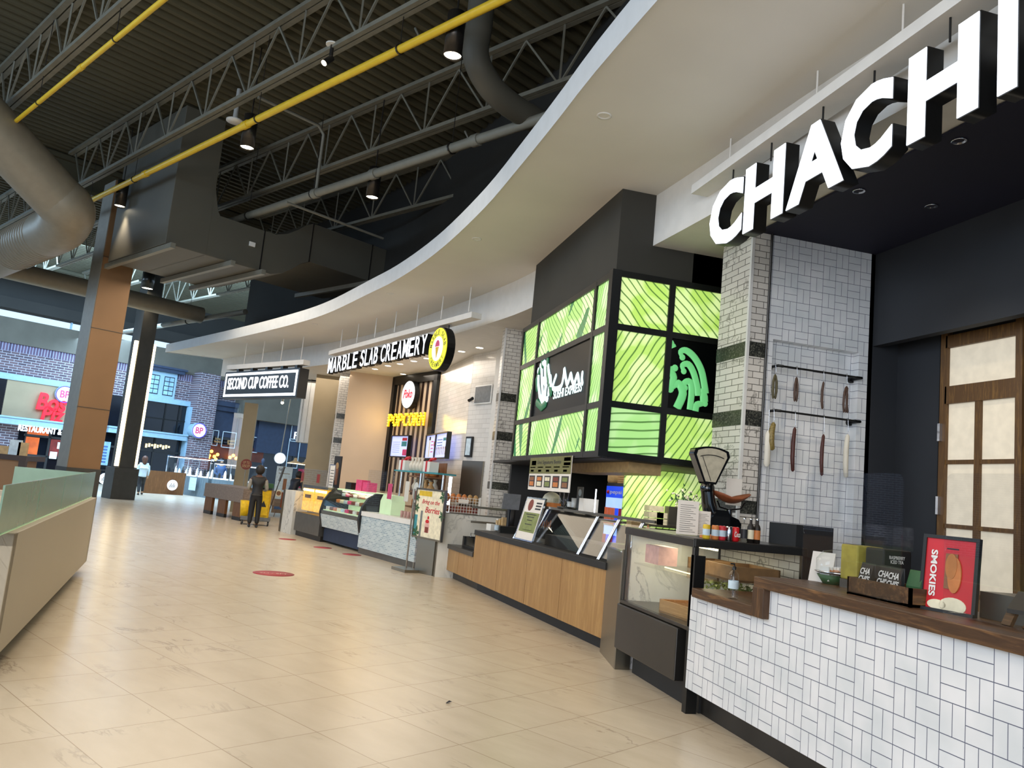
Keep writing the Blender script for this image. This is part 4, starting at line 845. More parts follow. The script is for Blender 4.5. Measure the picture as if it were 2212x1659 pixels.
for k, (x_, l_) in enumerate([(1793, 'white napkin stack on the counter near the tiled wall')]):
    p = on_n(.3, x_, 1238, 1.147); t = sheet('menu_sheet', 'white folded menu card standing behind the acrylic screen', 'menu', on_n(.35, 1745, 1262, 1.147), X*.5-Y, V3((.15, 0, 1)), .16, .2, 'paper')
p = on_n(.4, 1795, 1255, 1.147); t = thing('napkin_bowl', 'dark green glass bowl of white napkins on the counter', 'bowl', p); m = MB(); m.lathe(p, [(0, 0), (.05, 0), (.09, .06), (.085, .06), (.045, .01)], 20); m.build('bowl', 'leaf', t)
for k in range(5): m = MB(); m.cbox(p+V3((-.05+.022*k, 0, .02)), .008, .09, .09, .1*k); m.build('napkin', 'white_plastic', t)
p = AY(5.2, 1712, 1250); p.z = .9; p2 = V3((3.55, 5.0, .952)); bottle(V3((3.62, 4.95, .9)), 'blue_glass', 'denim', 'blue spray bottle behind the end of the wooden counter', .28, .04, 'white_plastic', name='spray_bottle')
m = MB(); m.box(4.04, 4.4, 5.9, 6.3, 0, 1.5); one('drinks_cabinet', 'dark cabinet behind the right end of the deli case', 'cabinet', 'charcoal', m)
m = MB(); m.cbox(V3((4.15, 5.5, 0)), .3, .3, 1.05); one('waste_bin', 'black bin standing behind the wooden shelf', 'bin', 'black_plastic', m)
q0 = AY(6.98, 1566, 1090); sheet('notice_sheet', 'white notice taped to the tiled column by the scale', 'notice', AY(6.985, 1567, 1090), X, Z, .17, .26, 'paper', .003); 

# ================================================================ SUSHI STALL (middle right)
XU, YU = 3.07, 8.05
def leaf_mat(name, base='B9E36A', hi='D2F09A', line='3E6B2C', scale=3.2, rot=0.6, es=.62, ax='yz', dist=5, deep=None, mid=False):
    s = NT(name); o = s.xyz(); k = {'x': 0, 'y': 1, 'z': 2}
    v = s.mapp(s.comb(o[k[ax[0]]], o[k[ax[1]]]), rot=(0, 0, rot))
    w_ = s.n('ShaderNodeTexWave'); w_.wave_type = 'BANDS'; w_.inputs['Scale'].default_value = scale; w_.inputs['Distortion'].default_value = dist; w_.inputs['Detail'].default_value = 1; w_.inputs['Detail Scale'].default_value = .45; s.l(v, w_.inputs[0])
    ln = s.ramp(w_.outputs[1], [(.0, 'FFFFFF'), (.07, 'FFFFFF'), (.13, '000000'), (1, '000000')])
    bl = s.noise(v, 1.9, 2, .5, .6)
    c = s.ramp(bl, [(.40, base), (.47, base), (.56, hi)])
    if deep: c = s.mix(s.m_('GREATER_THAN', s.noise(s.mapp(v, sc=(.7, 3, 1)), 1.3, 1), .62), c, deep)
    c = s.mix(s.m_('MULTIPLY', ln, .85), c, line)
    s.base(s.mix(1, (.1, .1, .1, 1), c, 'MULTIPLY') if False else c); s.emit(c, es); s.rough(.3); M[name] = s.m
leaf_mat('leaf_a', 'A9DC78', 'D2F3B0', scale=4.2, rot=.9, deep='3E7B4C'); leaf_mat('leaf_b', 'A6D87C', 'CBEFAE', scale=4.5, rot=-.5, dist=7); leaf_mat('leaf_c', 'B8E06A', 'DAF2A4', scale=4.0, rot=2.3, ax='xz'); leaf_mat('leaf_d', 'B8E070', 'DCF4A8', scale=4.2, rot=.55, ax='xz', dist=4); leaf_mat('leaf_e', 'A4DA84', 'B6E49A', scale=3.6, rot=1.45, ax='xz', dist=3)
leaf_mat('leaf_f', 'B0DC78', 'D2F0A4', scale=4.8, rot=1.9, dist=4, deep='3A7A50')
mat('logo_green', '5FBE72', .4, emit=.5, ec='7FD98C', var=.03); mat('logo_deep', '1F6A48', .4, emit=.25, ec='2A7A55', var=.03); mat('logo_white', 'DDF3F4', .4, emit=.85, ec='D5F0F4', var=.02); mat('gloss_black', '040507', .3); M['gloss_black'].node_tree.nodes['Principled BSDF'].inputs['Specular IOR Level'].default_value = .12
t = thing('lightbox', 'big green leaf patterned lightbox with black logo panels over the sushi counter', 'lightbox', (XU, YU, 2.03))
zb, zt_ = 2.04, 4.06
def rows(px): return px
zc = [zb, 2.65, 3.47, zt_]                       # row heights on the corner
ycol = [YU, 8.45, 10.9, 11.85]; yA = [AX(XU, x, y).y for x, y in ((1285, 700), (1270, 700), (1162, 760), (1158, 760))]
yc = [YU+.03, yA[0], yA[2], 11.85]; xc_ = [XU+.03, AY(YU, 1446, 700).x, AY(YU, 1540, 800).x+.12]
zc = [zb, AX(XU, 1308, 871).z, AX(XU, 1318, 706).z, zt_]
m = MB(); b_ = .035
for y_ in (YU, yc[1], yc[2], 11.85-.02): m.box(XU-.03, XU+.01, y_-b_, y_+b_, zb-.03, zt_+.02)
for z_ in zc: m.box(XU-.028, XU+.008, YU, 11.87, z_-b_, z_+b_)
for x_ in (XU+.02, xc_[1]): m.box(x_-b_, x_+b_, YU-.03, YU+.01, zb-.03, zt_+.02)
for z_ in zc: m.box(XU, xc_[2], YU-.028, YU+.008, z_-b_, z_+b_)
m.box(XU-.06, XU+.05, YU-.06, YU+.05, zb-.03, zt_+.03); m.build('frame', 'black_metal', t)
m = MB(); m.box(XU+.02, xc_[2], YU+.02, 11.85, zb, zt_); m.build('housing', 'black_metal', t)
pan = [['leaf_b', 'leaf_a', 'leaf_f'], ['leaf_b', None, 'leaf_a'], ['leaf_b', 'leaf_a', 'leaf_f']]
for i in range(3):
    for j in range(3):
        mt_ = pan[i][j] or 'gloss_black'; m = MB(); m.box(XU-.005, XU+.018, yc[j], yc[j+1], zc[i], zc[i+1]); m.build('panel', mt_, t)
pan2 = [['leaf_e', 'leaf_d'], ['leaf_d', None], ['leaf_c', 'leaf_c']]
for i in range(3):
    for j in range(2): m = MB(); m.box(xc_[j], xc_[j+1], YU-.005, YU+.018, zc[i], zc[i+1]); m.build('panel', pan2[i][j] or 'gloss_black', t)
# logo on the long side: white rosette and brush letters
lp = lambda x, y: AX(XU-.012, x, y)
def blob(part, mt_, pts, r, par=t, n=8):
    m = MB(); m.tube([lp(*p) for p in pts], r, n)
    for p in (pts[0], pts[-1]): m.sphere(lp(*p), r if not isinstance(r, (list, tuple)) else r[0], 8)
    for v in m.v: v.x = XU-.012+(v.x-XU+.012)*.25
    return m.build(part, mt_, par)
for a, b in (((1172, 790), (1176, 770)), ((1183, 765), (1190, 850)), ((1166, 800), (1160, 840))): blob('green_leaf', 'logo_deep', [a, ((a[0]+b[0])/2-4, (a[1]+b[1])/2), b], .05)
blob('green_leaf', 'logo_deep', [(1160, 870), (1170, 880), (1178, 872)], .06)
for a in ([(1163, 800), (1163, 830), (1166, 855)], [(1170, 795), (1171, 830), (1173, 860)], [(1177, 788), (1179, 825), (1177, 862)], [(1184, 795), (1188, 820), (1185, 850)], [(1168, 790), (1176, 783), (1184, 792)], [(1166, 855), (1172, 868), (1182, 862)], [(1174, 820), (1180, 835), (1176, 850)], [(1189, 815), (1190, 832), (1186, 845)]): blob('rosette_petal', 'logo_white', a, .045)
def brush(pts, r):
    m = MB(); P_ = catmull([lp(*p) for p in pts], 5); m.tube(P_, r, 8); m.sphere(P_[0], r, 8); m.sphere(P_[-1], r, 8)
    for v in m.v: v.x = XU-.012+(v.x-XU+.012)*.25
    return m.build('brush_letter', 'logo_white', t)
brush([(1201, 812), (1197, 824), (1194, 838), (1203, 840), (1213, 832), (1218, 808), (1219, 797), (1222, 815), (1225, 830), (1230, 818), (1233, 808), (1236, 822), (1240, 830), (1244, 818), (1248, 809), (1251, 829)], .036)
brush([(1258, 806), (1257, 818), (1258, 828)], .034)
a, b = lp(1195, 863), lp(1256, 852); text('SUSHI EXPRESS', 'lettering', 'logo_white', t, (XU-.012, a.y, a.z), -Y, Z, a.y-b.y, .115, .006, .015)
# wave logo on the short side
lq = lambda x, y: AY(YU-.012, x, y)
def blob2(pts, r, mt_='logo_green'):
    m = MB(); P_ = catmull([lq(*p) for p in pts], 4); n_ = len(P_); m.tube(P_, [r*(.55+.45*min(1, i/(n_*.4))) for i in range(n_)], 8); m.sphere(P_[0], r*.9, 10)
    for v in m.v: v.y = YU-.012+(v.y-YU+.012)*.2
    return m.build('wave_mark', mt_, t)
blob2([(1474, 772), (1470, 760), (1482, 757), (1500, 772), (1515, 800), (1522, 835), (1524, 850)], .042); blob2([(1477, 802), (1474, 789), (1487, 787), (1498, 805), (1506, 835), (1508, 855)], .04)
blob2([(1480, 838), (1478, 827), (1490, 825), (1494, 845), (1490, 885)], .04); blob2([(1458, 795), (1448, 800), (1455, 815), (1450, 835)], .045); blob2([(1448, 840), (1465, 828), (1475, 850), (1462, 882)], .05); blob2([(1523, 872), (1506, 874), (1502, 888)], .04); blob2([(1520, 845), (1521, 868)], .05); blob2([(1449, 742), (1453, 752)], .05)
# dark upper bulkhead over the lightbox
m = MB(); pl = AX(XU, 1165, 545); m.box(XU, 8, YU, pl.y+.1, 4.06, SZ+.0); m.box(XU, 8, YU, 11.85, 4.06, 4.1); m.box(4.0, 8, YU, YU+.1, 2.0, SZ); struct('wall_bulkhead', m, 'umi_black', 'matt black bulkhead above the green lightbox')
# stall interior: dark back wall, lit green wall, side
m = MB(); m.box(5.3, 5.4, 8.1, 13.4, 0, 2.1); m.box(3.45, 5.4, 13.3, 13.4, 0, 2.0); m.box(3.11, 5.4, 8.1, 13.3, 2.0, 2.04); struct('wall_back', m, 'charcoal', 'charcoal inner walls of the sushi stall')
m = MB(); xg0, xg1 = AY(9.7, 1350, 1040).x, 5.25; m.box(xg0, xg1, 9.7, 9.74, 1.25, 2.0); struct('wall_panel', m, 'leaf_d', 'lit green leaf patterned wall panel inside the sushi stall')
m = MB(); m.box(xg0-.02, 5.3, 9.66, 9.8, 0, 1.25); struct('wall_low', m, 'charcoal', 'dark low wall under the green panel')
lamp('AREA', (4.2, 9.0, 1.95), 12, (1, .9, .7), None, 1.2, 1.2, 'stall_light'); lamp('AREA', (4.2, 11.5, 1.95), 10, (1, .9, .75), None, 1.5, 2, 'stall_light')

# counter
t = thing('sushi_counter', 'long maple fronted counter with a charcoal top below the green lightbox', 'counter', UMF.p(3, .1))
def ub(m, *a): return UMF.box(m, *a)
m = MB(); ub(m, 0, 4.28, 0, .1, .135, .83); ub(m, 4.28, 5.74, 0, .1, .135, .49); m.build('front', 'maple', t)
m = MB()
for k in (1.1, 2.15, 3.2, 4.27, 5.0): ub(m, k, k+.006, -.002, .01, .14, .83 if k < 4.2 else .49)
m.build('panel_seam', 'kraft_dark', t)
m = MB(); ub(m, 0, 4.28, -.025, .7, .83, .905); m.build('countertop', 'charcoal', t, .004)
m = MB(); ub(m, 4.28, 5.74, -.025, .6, .49, .56); m.build('low_top', 'dark_steel', t, .004)
m = MB(); ub(m, 4.27, 4.3, 0, .65, .5, .9); m.build('step_side', 'charcoal', t)
m = MB(); ub(m, 0, 5.74, .12, .2, 0, .135); m.build('kick', 'kick', t)
m = MB(); ub(m, 0, 4.25, .1, .68, .0, .83); m.build('carcass', 'charcoal', t)
m = MB(); ub(m, -.02, .0, -.03, .7, 0, .9); 
# sneeze guard with posts, glass, shelf
t = thing('sneeze_guard', 'glass sneeze guard with steel posts and a glass top shelf on the sushi counter', 'screen', UMF.p(1, .2, .905))
for a in (-.28, .22, .72, 2.15, 2.72):
    m = MB(); b0, b1 = UMF.p(a+.06, .04, .91), UMF.p(a, .24, 1.38); m.cyl(b0, b1, .014, 10); m.cyl(b0+UMF.T*.035, b1+UMF.T*.035, .01, 10); m.build('post', 'chrome', t)
m = MB(); m.obox(UMF.p(-.5, .06, .93), UMF.T*2.7, UMF.N*.19+Z*.43, UMF.N*.006); m.build('slanted_glass', 'clear_glass', t)
m = MB(); ub(m, -.55, 2.35, .2, .6, 1.375, 1.385); m.build('top_shelf', 'clear_glass', t)
m = MB(); ub(m, -.55, 2.35, .19, .21, 1.365, 1.395); m.build('shelf_edge', 'steel', t)
m = MB(); ub(m, -.3, 2.1, .2, .6, .906, 1.04); one('cold_well', 'dark steel food well inside the sneeze guard', 'well', 'dark_steel', m)
def up(x, y, n, z): P = AP(UMF.o+UMF.N*n, UMF.N, x, y); P.z = z; return P
p = up(1195, 1150, .4, 1.04); 
for k, (x_, c_, l_) in enumerate([(1165, 'steel', 'small steel tub of wooden sticks in the sushi counter, left'), (1182, 'steel', 'small steel tub of wooden sticks in the sushi counter, right')]):
    p = up(x_, 1150, .4, 1.042); cp_ = cup(p, c_, l_, .06, .07, 'steel tubs in the sneeze guard')
    for j in range(4): m = MB(); m.cyl(p+V3((.02*(j-1.5), .01, .02)), p+V3((.03*(j-1.5), .02, .14+.02*(j % 2))), .008, 6); m.build('stick', 'food_orange', cp_)
s_ = sheet('menu_board', 'green and white sushi menu sign in a steel frame on the counter', 'menu', UMF.p(2.72, .03, .93), -UMF.T, Z+UMF.N*.25, .6, .56, 'paper', .01, 'chrome')
s_.mark('green_field', 'food_green', .06, .18, .94, .66); s_.disc('bowl_photo', 'food_red', .3, .84, .08)
for j, (a, b) in enumerate(((.2, .62), (.3, .56), (.35, .48), (.3, .38), (.25, .24))): s_.mark('print_line', 'ink', a, b-.02, 1-a, b)
for j in range(3): s_.mark('print_line', 'ink', .6, .74+.07*j, .9, .78+.07*j)
# goods on the glass shelf and counter
SH = 1.386
def su(x, n=.4): P = AP(UMF.o+UMF.N*n, UMF.N, x, 1130); P.z = SH; return P
for x_, h_, r_, c_, l_, lid in [(1196, .12, .035, 'acrylic', 'stack of clear plastic cups, short one on the glass shelf', None), (1209, .2, .035, 'acrylic', 'tall stack of clear plastic cups on the glass shelf', None), (1218, .22, .035, 'acrylic', 'tallest stack of clear plastic cups on the glass shelf', None), (1227, .1, .035, 'white_plastic', 'short stack of white paper cups on the glass shelf', None), (1236, .15, .035, 'white_plastic', 'taller stack of white paper cups on the glass shelf', None)]:
    p = su(x_); cup(p, c_, l_, r_, h_, 'cups on the sushi shelf', lid, 'cup_stack', .8)
p = su(1180); m = MB(); m.sphere(p+Z*.1+UMF.N*.05, .13, 14, (1, .8, .8)); m.sphere(p+Z*.05+UMF.T*.12, .07, 10); one('paper_bag', 'crumpled pale paper bag on the glass shelf beside the menu sign', 'bag', 'cream', m)
p = su(1190, .3); m = MB(); m.cbox(p-Z*.0, .1, .2, .06, UMF.a); one('sauce_box', 'orange open box of sachets on the glass shelf', 'box', 'food_orange', m); p = su(1180, .28); m = MB(); m.cbox(p, .1, .12, .05, UMF.a); one('sauce_box', 'darker orange small box at the shelf end', 'box', 'orange_plastic', m)
p = su(1222, .28); m = MB(); m.lathe(p, [(0, 0), (.12, 0), (.13, .03), (0, .035)], 20); one('black_tray', 'round black tray on the glass shelf', 'tray', 'black_plastic', m)
s_ = sheet('counter_card', 'grey card sign with a round emblem on the glass shelf', 'sign', su(1241, .45), -UMF.T, Z, .17, .3, 'grey_plastic', .008); s_.disc('emblem', 'pale_blue', .5, .75, .045)
p = su(1268, .3); m = MB(); m.cbox(p, .12, .2, .16, UMF.a); one('straw_dispenser', 'clear dispenser with a pale card on the glass shelf', 'dispenser', 'paper', m)
p = su(1262, .55); m = MB(); m.sphere(p+Z*.05, .07, 10); one('napkin_roll', 'pale rounded napkin roll behind the clear dispenser', 'napkin', 'cream', m)
p = su(1282, .3); m = MB(); m.cyl(p, p+Z*.28, .008, 8); one('led_strip', 'small vertical glowing strip beside the drinks fridge', 'light', 'tube_glow', m)
p = up(1085, 1130, .5, .905); t = thing('paper_bag', 'brown folded paper carrier bags standing on the sushi counter', 'bag', p)
for k in range(3): m = MB(); m.cbox(p+UMF.T*(-.12+.12*k), .05, .12, .22-.03*k, UMF.a+.2); m.build('folded_bag', 'kraft_box', t)
p = up(1074, 1130, .25, .905); bottle(p, 'acrylic', 'pale_blue', 'clear pump bottle on the far end of the sushi counter', .2, .035, 'white_plastic', name='pump_bottle')
p = up(1062, 1130, .3, .905); m = MB(); m.cbox(p, .1, .14, .1, .3); one('receipt_printer', 'small white printer at the far end of the sushi counter', 'printer', 'white_plastic', m)
t = thing('cash_register', 'black till with a grey screen behind the sushi counter end', 'register', up(1100, 1100, .45, .905)); p = t.location.copy()
m = MB(); m.cbox(p, .3, .3, .1); m.cyl(p+Z*.1, p+Z*.4, .025, 10); m.build('base', 'black_plastic', t); m = MB(); m.obox(p+V3((-.15, -.12, .36)), V3((.3, .1, 0)), V3((.02, .02, .24)), V3((.0, .03, 0))); m.build('screen', 'grey_plastic', t)
p = up(1108, 1070, .8, 1.3); t = thing('figurine', 'small bronze and red lucky cat like figurine on the till', 'figurine', p) if False else thing('flower_pot', 'small dark pot with red and white flowers by the till', 'plant', p)
m = MB(); m.lathe(p-Z*.4, [(0, 0), (.06, 0), (.07, .35), (.0, .35)], 14); m.build('pot', 'charcoal', t); m = MB()
for k in range(14): m.sphere(p+V3((random.uniform(-.08, .08), random.uniform(-.08, .08), random.uniform(-.04, .1))), .025, 6)
m.build('blossom', 'food_red', t)
# bento banner hung under the lightbox
q0 = AX(XU-.05, 1140, 1057); q1 = AX(XU-.05, 1236, 984); w_ = q0.y-q1.y; h_ = q1.z-q0.z
s_ = sheet('menu_banner', 'olive and white bento menu banner with five food trays', 'menu', q0, -Y, Z, w_, h_, 'paper', .01)
s_.mark('olive_field', 'olive', 0, .5, 1, 1); s_.txt('Umi Signature Bento', 'ink', .2, .76, .78, .9, .012); s_.mark('yellow_flash', 'yellow_label', .05, .76, .17, .9); s_.mark('dark_flash', 'ink', .84, .86, .98, .96); s_.mark('dark_flash', 'ink', .84, .74, .98, .82)
for k in range(5):
    a = .02+.2*k; s_.mark('tray', 'ink', a, .1, a+.15, .44, .003); s_.mark('food', ['food_orange', 'cream', 'food_green', 'food_orange', 'food_brown'][k], a+.02, .13, a+.13, .26, .005); s_.mark('food', ['food_brown', 'food_orange', 'cream', 'food_red', 'food_green'][k], a+.02, .29, a+.13, .4, .005); s_.mark('price', 'white_plastic', a+.02, .56, a+.1, .62); s_.mark('price', 'white_plastic', a+.0, .68, a+.14, .71)
# menu screens on the back wall
def wall_screen(x, px0, py0, px1, py1, label, mt_, wall=False):
    a, b = AX(x, px0, py1), AX(x, px1, py0); return sheet('menu_screen', label, 'screen', V3((x, a.y, a.z)), -Y, Z, a.y-b.y, b.z-a.z, mt_, .05, 'black_plastic')
s_ = wall_screen(5.24, 1247, 1054, 1304, 1010, 'dark wall menu screen with green bars and a noodle bowl', 'menu_dark')
for k in range(3): s_.mark('price_bar', 'logo_green', .05, .62+.12*k, .55, .7+.12*k)
s_.mark('photo_ground', 'menu_screen', .58, 0, 1, 1); s_.disc('noodle_bowl', 'food_brown', .82, .5, .4); s_.mark('print_line', 'white_plastic', .15, .2, .4, .24); s_.mark('print_line', 'white_plastic', .15, .3, .35, .34)
wall_screen(5.24, 1230, 1052, 1243, 1008, 'narrow bright menu screen left of the noodle screen', 'menu_screen')
# drinks fridge
fx = 4.5; a = AX(fx, 1306, 1118); b = AX(fx, 1362, 1052)
t = thing('drinks_fridge', 'black glass fronted drinks fridge glowing blue behind the sushi counter', 'fridge', V3((fx, (a.y+b.y)/2, 0)))
m = MB(); m.box(fx+.02, fx+.6, b.y-.08, a.y+.05, 0, b.z+.05); m.build('cabinet', 'black_plastic', t)
m = MB(); m.box(fx, fx+.02, b.y, a.y, .7, b.z-.17); m.build('lit_interior', 'fridge_glow', t)
m = MB(); m.box(fx-.005, fx+.02, b.y, a.y, b.z-.17, b.z); m.build('header', 'fridge_blue', t)
text('pepsi', 'lettering', 'white_plastic', t, (fx-.007, a.y-.16, b.z-.13), -Y, Z, (a.y-b.y)*.5, .07, .002, .01); m = MB(); m.sphere((fx-.005, a.y-.09, b.z-.09), .03, 10); m.build('emblem', 'red_paint', t)
hh = b.z-.17
for j in range(2):
    m = MB(); m.box(fx-.01, fx, b.y, a.y, hh-.42-.4*j, hh-.39-.4*j); m.build('shelf', 'white_plastic', t)
    for k in range(6):
        y_ = a.y-.05-(a.y-b.y-.08)/6*(k+.3); m = MB(); m.cyl((fx-.02, y_, hh-.39-.4*j), (fx-.02, y_, hh-.15-.4*j), .028, 8); m.build('drink', 'soda_orange' if (k < 3 and j == 0) else ('fridge_blue' if k % 2 else 'ink_red'), t)
p = V3((fx+.25, b.y+.12, b.z+.05)); p = AX(fx+.25, 1325, 1050); p.z = b.z+.05; t = thing('sauce_jar', 'big plastic jar of pale sauce with a red lid on the fridge', 'jar', p); m = MB(); m.lathe(p, [(0, 0), (.08, 0), (.1, .04), (.1, .16), (.06, .2), (0, .2)], 18); m.build('body', 'kraft_box', t); m = MB(); m.lathe(p, [(.07, .19), (.07, .24), (0, .24)], 16); m.build('lid', 'red_paint', t)
p = AX(fx+.3, 1357, 1050); p.z = b.z+.05; t = thing('tray_stack', 'stack of folded cardboard trays beside the sauce jar', 'tray', p)
for k in range(9): m = MB(); m.cbox(p+Z*(.033*k), .24, .3, .028); m.build('tray', 'kraft', t)
m = MB(); a_ = AX(3.5, 1240, 1000); m.box(3.5, 3.9, 8.3, 10.5, 1.88, 2.0); one('carton_row', 'row of brown cartons on a ledge under the lightbox', 'carton', 'kraft_box', m)
# work shelf by the green panel: plant, containers, bottles
m = MB(); m.box(3.55, 5.2, 9.2, 9.65, 1.28, 1.31); one('steel_shelf', 'steel shelf below the lit green panel', 'shelf', 'steel', m)
p = AY(9.4, 1480, 1070); p.z = 1.31; t = thing('flower_tin', 'white flowering plant in a square red tin', 'plant', p); m = MB(); m.cbox(p, .2, .2, .22); m.build('tin', 'red_paint', t)
m = MB()
for k in range(90): m.sphere(p+V3((random.gauss(0, .1), random.gauss(0, .08), .32+random.gauss(0, .07))), .014, 6)
m.build('blossom', 'white_flower', t); m = MB()
for k in range(60): q = p+V3((random.gauss(0, .1), random.gauss(0, .08), .3+random.gauss(0, .07))); m.add([q, q+V3((.03, .01, .02)), q+V3((0, .02, .05))], [(0, 1, 2)])
m.build('foliage', 'leaf', t)
for k, x_ in enumerate((1415, 1432)): p = AY(9.4, x_, 1070); p.z = 1.31; t = thing('food_tub', ['stack of pale takeaway tubs left of the dark tin', 'single pale takeaway tub with a dark box beside it'][k], 'tub', p); m = MB(); [m.cbox(p+Z*.08*j, .2, .16, .07) for j in range(3 if k == 0 else 2)]; m.build('tub', 'cream', t)
p = AY(9.35, 1452, 1070); p.z = 1.31; m = MB(); m.cbox(p, .12, .12, .24); one('steel_canister', 'steel canister left of the red flower tin', 'canister', 'grey_steel', m)
m = MB(); m.box(3.45, 4.3, 8.3, 8.6, .9, 1.08); one('steel_ledge', 'steel ledge behind the near end of the sushi counter', 'shelf', 'steel', m)
for x_, c_, l_ in ((1387, 'ink_red', 'squeeze bottle of dark red sauce'), (1401, 'food_orange', 'squeeze bottle of pale orange sauce')):
    p = AY(8.45, x_, 1120); p.z = 1.08; t = thing('squeeze_bottle', l_+' on the steel ledge', 'bottle', p); m = MB(); m.lathe(p, [(0, 0), (.035, 0), (.035, .17), (.02, .19), (.006, .24), (0, .24)], 14); m.build('body', c_, t)
p = AY(8.45, 1430, 1120); p.z = 1.08; cup(p, 'yellow_label', 'small yellow lidded pot on the steel ledge', .03, .08, lid='grey_plastic'); p = AY(8.45, 1442, 1120); p.z = 1.08; bottle(p, 'olive', 'olive', 'slim green bottle beside the yellow pot', .2, .025)
p = AY(8.7, 1373, 1100); p.z = 1.0; t = thing('paper_bag', 'tall brown paper bags standing by the squeeze bottles', 'bag', p); m = MB(); m.cbox(p, .16, .1, .36, .2); m.cbox(p+V3((.09, 0, 0)), .12, .1, .28, .3); m.build('folded_bag', 'kraft_box', t)
# marble divider wall between the sushi and ice cream stalls
m = MB(); m.box(2.33, 3.4, 13.43, 13.6, 0, 1.07); o = one('marble_divider', 'white veined marble half wall between the two stalls', 'divider', 'marble', m)
m = MB(); m.box(2.315, 2.33, 13.43, 13.6, 0, 1.075); m.box(2.315, 3.4, 13.42, 13.61, 1.07, 1.085); m.build('steel_edge', 'steel', o)
a = MB(); a.obox(V3((2.05, 13.9, 0)), V3((.25, -.35, 0)), V3((.1, .05, 0)), Z*1.06); one('divider_post', 'brushed steel end panel in front of the marble half wall', 'divider', 'steel', a)
t = thing('counter_grill', 'small black countertop rack with a clear cover on the low end of the maple counter', 'rack', UMF.p(4.7, .3, .56)); m = MB(); ub(m, 4.5, 5.2, .1, .45, .56, .6); ub(m, 5.12, 5.2, .1, .45, .6, .74); m.build('base', 'black_plastic', t); m = MB(); ub(m, 4.5, 5.12, .12, .13, .6, .74); m.build('cover', 'clear_glass', t); m = MB(); m.tube([UMF.p(5.1, .2, .74), UMF.p(5.1, .2, .8), UMF.p(4.5, .2, .8)], .008, 6); m.build('rail', 'chrome', t)
t = thing('glass_shelf', 'two glass shelves with steel rails beside the marble half wall', 'shelf', V3((3.0, 13.2, 1.1))); 
for z_ in (1.22, .98): m = MB(); m.box(2.75, 3.4, 12.9, 13.35, z_, z_+.015); m.build('shelf', 'acrylic', t); m = MB(); m.box(2.74, 3.4, 12.885, 12.9, z_-.01, z_+.025); m.build('rail', 'steel', t)

# ================================================================ ICE CREAM SHOP (middle)
SLF = Fr((2.2, 22.6), (.91, -2.5)); WHF = Fr((3.11, 20.1), (.19, -3.1)); WH2 = Fr((3.3, 17.0), (.31, -.98))
def wall(F_, t0, t1, z0, z1, mt_, label, th=.12, name='wall_back'):
    m = MB(); m.obox(F_.p(t0, -th, z0), F_.T*(t1-t0), F_.N*th, Z*(z1-z0)); return struct(name, m, mt_, label)
m = MB(); m.box(.9, 2.2, 22.6, 22.7, 0, LZ); struct('wall_side', m, 'beige_wall', 'warm beige side wall of the ice cream shop')
brick('white_tile', 'D0CCC6', 'DAD6D0', 'B9B4AE', .3, .1, .004, 'yz', rough=.15)
wall(SLF, -.02, 2.66, 0, LZ, 'beige_wall', 'beige wall behind the dark slats'); wall(WHF, 0, 3.12, 0, LZ, 'white_tile', 'glossy white tiled wall beside the slats'); wall(WH2, 0, 1.03, 0, LZ, 'white_tile', 'white wall with the steel service door'); m = MB(); m.box(3.55, 8, 13.9, 13.98, 0, LZ); m.box(3.6, 3.7, 13.9, 16.1, 0, LZ); struct('wall_side', m, 'white_paint', 'white side wall behind the tiled column')
lamp('AREA', (2.3, 18.6, LZ-.1), 95, (1, .88, .74), None, 1.6, 4.5, 'shop_light'); lamp('AREA', (.2, 24.5, LZ-.1), 60, (1, .88, .74), None, 1.5, 4, 'shop_light')
t = thing('slat_frame', 'tall dark frame with vertical slats on the beige wall of the ice cream shop', 'wall panel', SLF.p(0, .05, 1.3))
m = MB()
for a, b, c, d in ((0, .16, 1.2, 4.42), (2.44, 2.62, 1.2, 4.42), (0, 2.62, 4.2, 4.43)): SLF.box(m, a, b, 0, .1, c, d)
m.build('frame', 'black_metal', t); mat('slat_brown', '2B1A12', .5)
for k in range(8): a = .26+k*.28; m = MB(); SLF.box(m, a, a+.11, 0, .015, 1.2, 4.2); m.build('slat', 'slat_brown', t)
# round popcorn shop sign and bulb letters
def dsc(m, c, T_, r, n1, n2, nn, n=32, sx=1): m.prism([c+T_*(r*sx*cos(2*pi*k/n))+Z*(r*sin(2*pi*k/n))+nn*n1 for k in range(n)], nn*(n2-n1)); return m
t = thing('round_sign', 'round white popcorn shop sign with red script on the slatted frame', 'sign', SLF.p(1.36, .1, 3.85)); c = SLF.p(1.36, .0, 3.85)
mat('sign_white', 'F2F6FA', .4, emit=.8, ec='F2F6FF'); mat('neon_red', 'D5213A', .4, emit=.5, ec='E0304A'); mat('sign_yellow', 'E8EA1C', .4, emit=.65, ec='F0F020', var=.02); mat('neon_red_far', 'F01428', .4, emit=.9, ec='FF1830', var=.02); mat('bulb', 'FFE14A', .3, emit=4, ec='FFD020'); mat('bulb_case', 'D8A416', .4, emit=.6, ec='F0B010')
m = MB(); dsc(m, c, SLF.T, .39, .1, .24, SLF.N); m.build('drum', 'black_metal', t); m = MB(); dsc(m, c, SLF.T, .37, .24, .25, SLF.N); m.build('face', 'sign_white', t)
m = MB()
for k in range(36): a = 2*pi*k/36; m.sphere(c+SLF.N*.252+SLF.T*.3*cos(a)+Z*.3*sin(a), .008, 6)
m.build('ring_line', 'ink', t); text('Poko', 'lettering', 'neon_red', t, c+SLF.N*.252+SLF.T*-.26-Z*.1, SLF.T, Z+SLF.T*0, .52, .24, .006, .02, .35)
t = thing('bulb_sign', 'word popcorn in glowing yellow bulb letters across the dark slats', 'sign', SLF.p(.2, .1, 3.0))
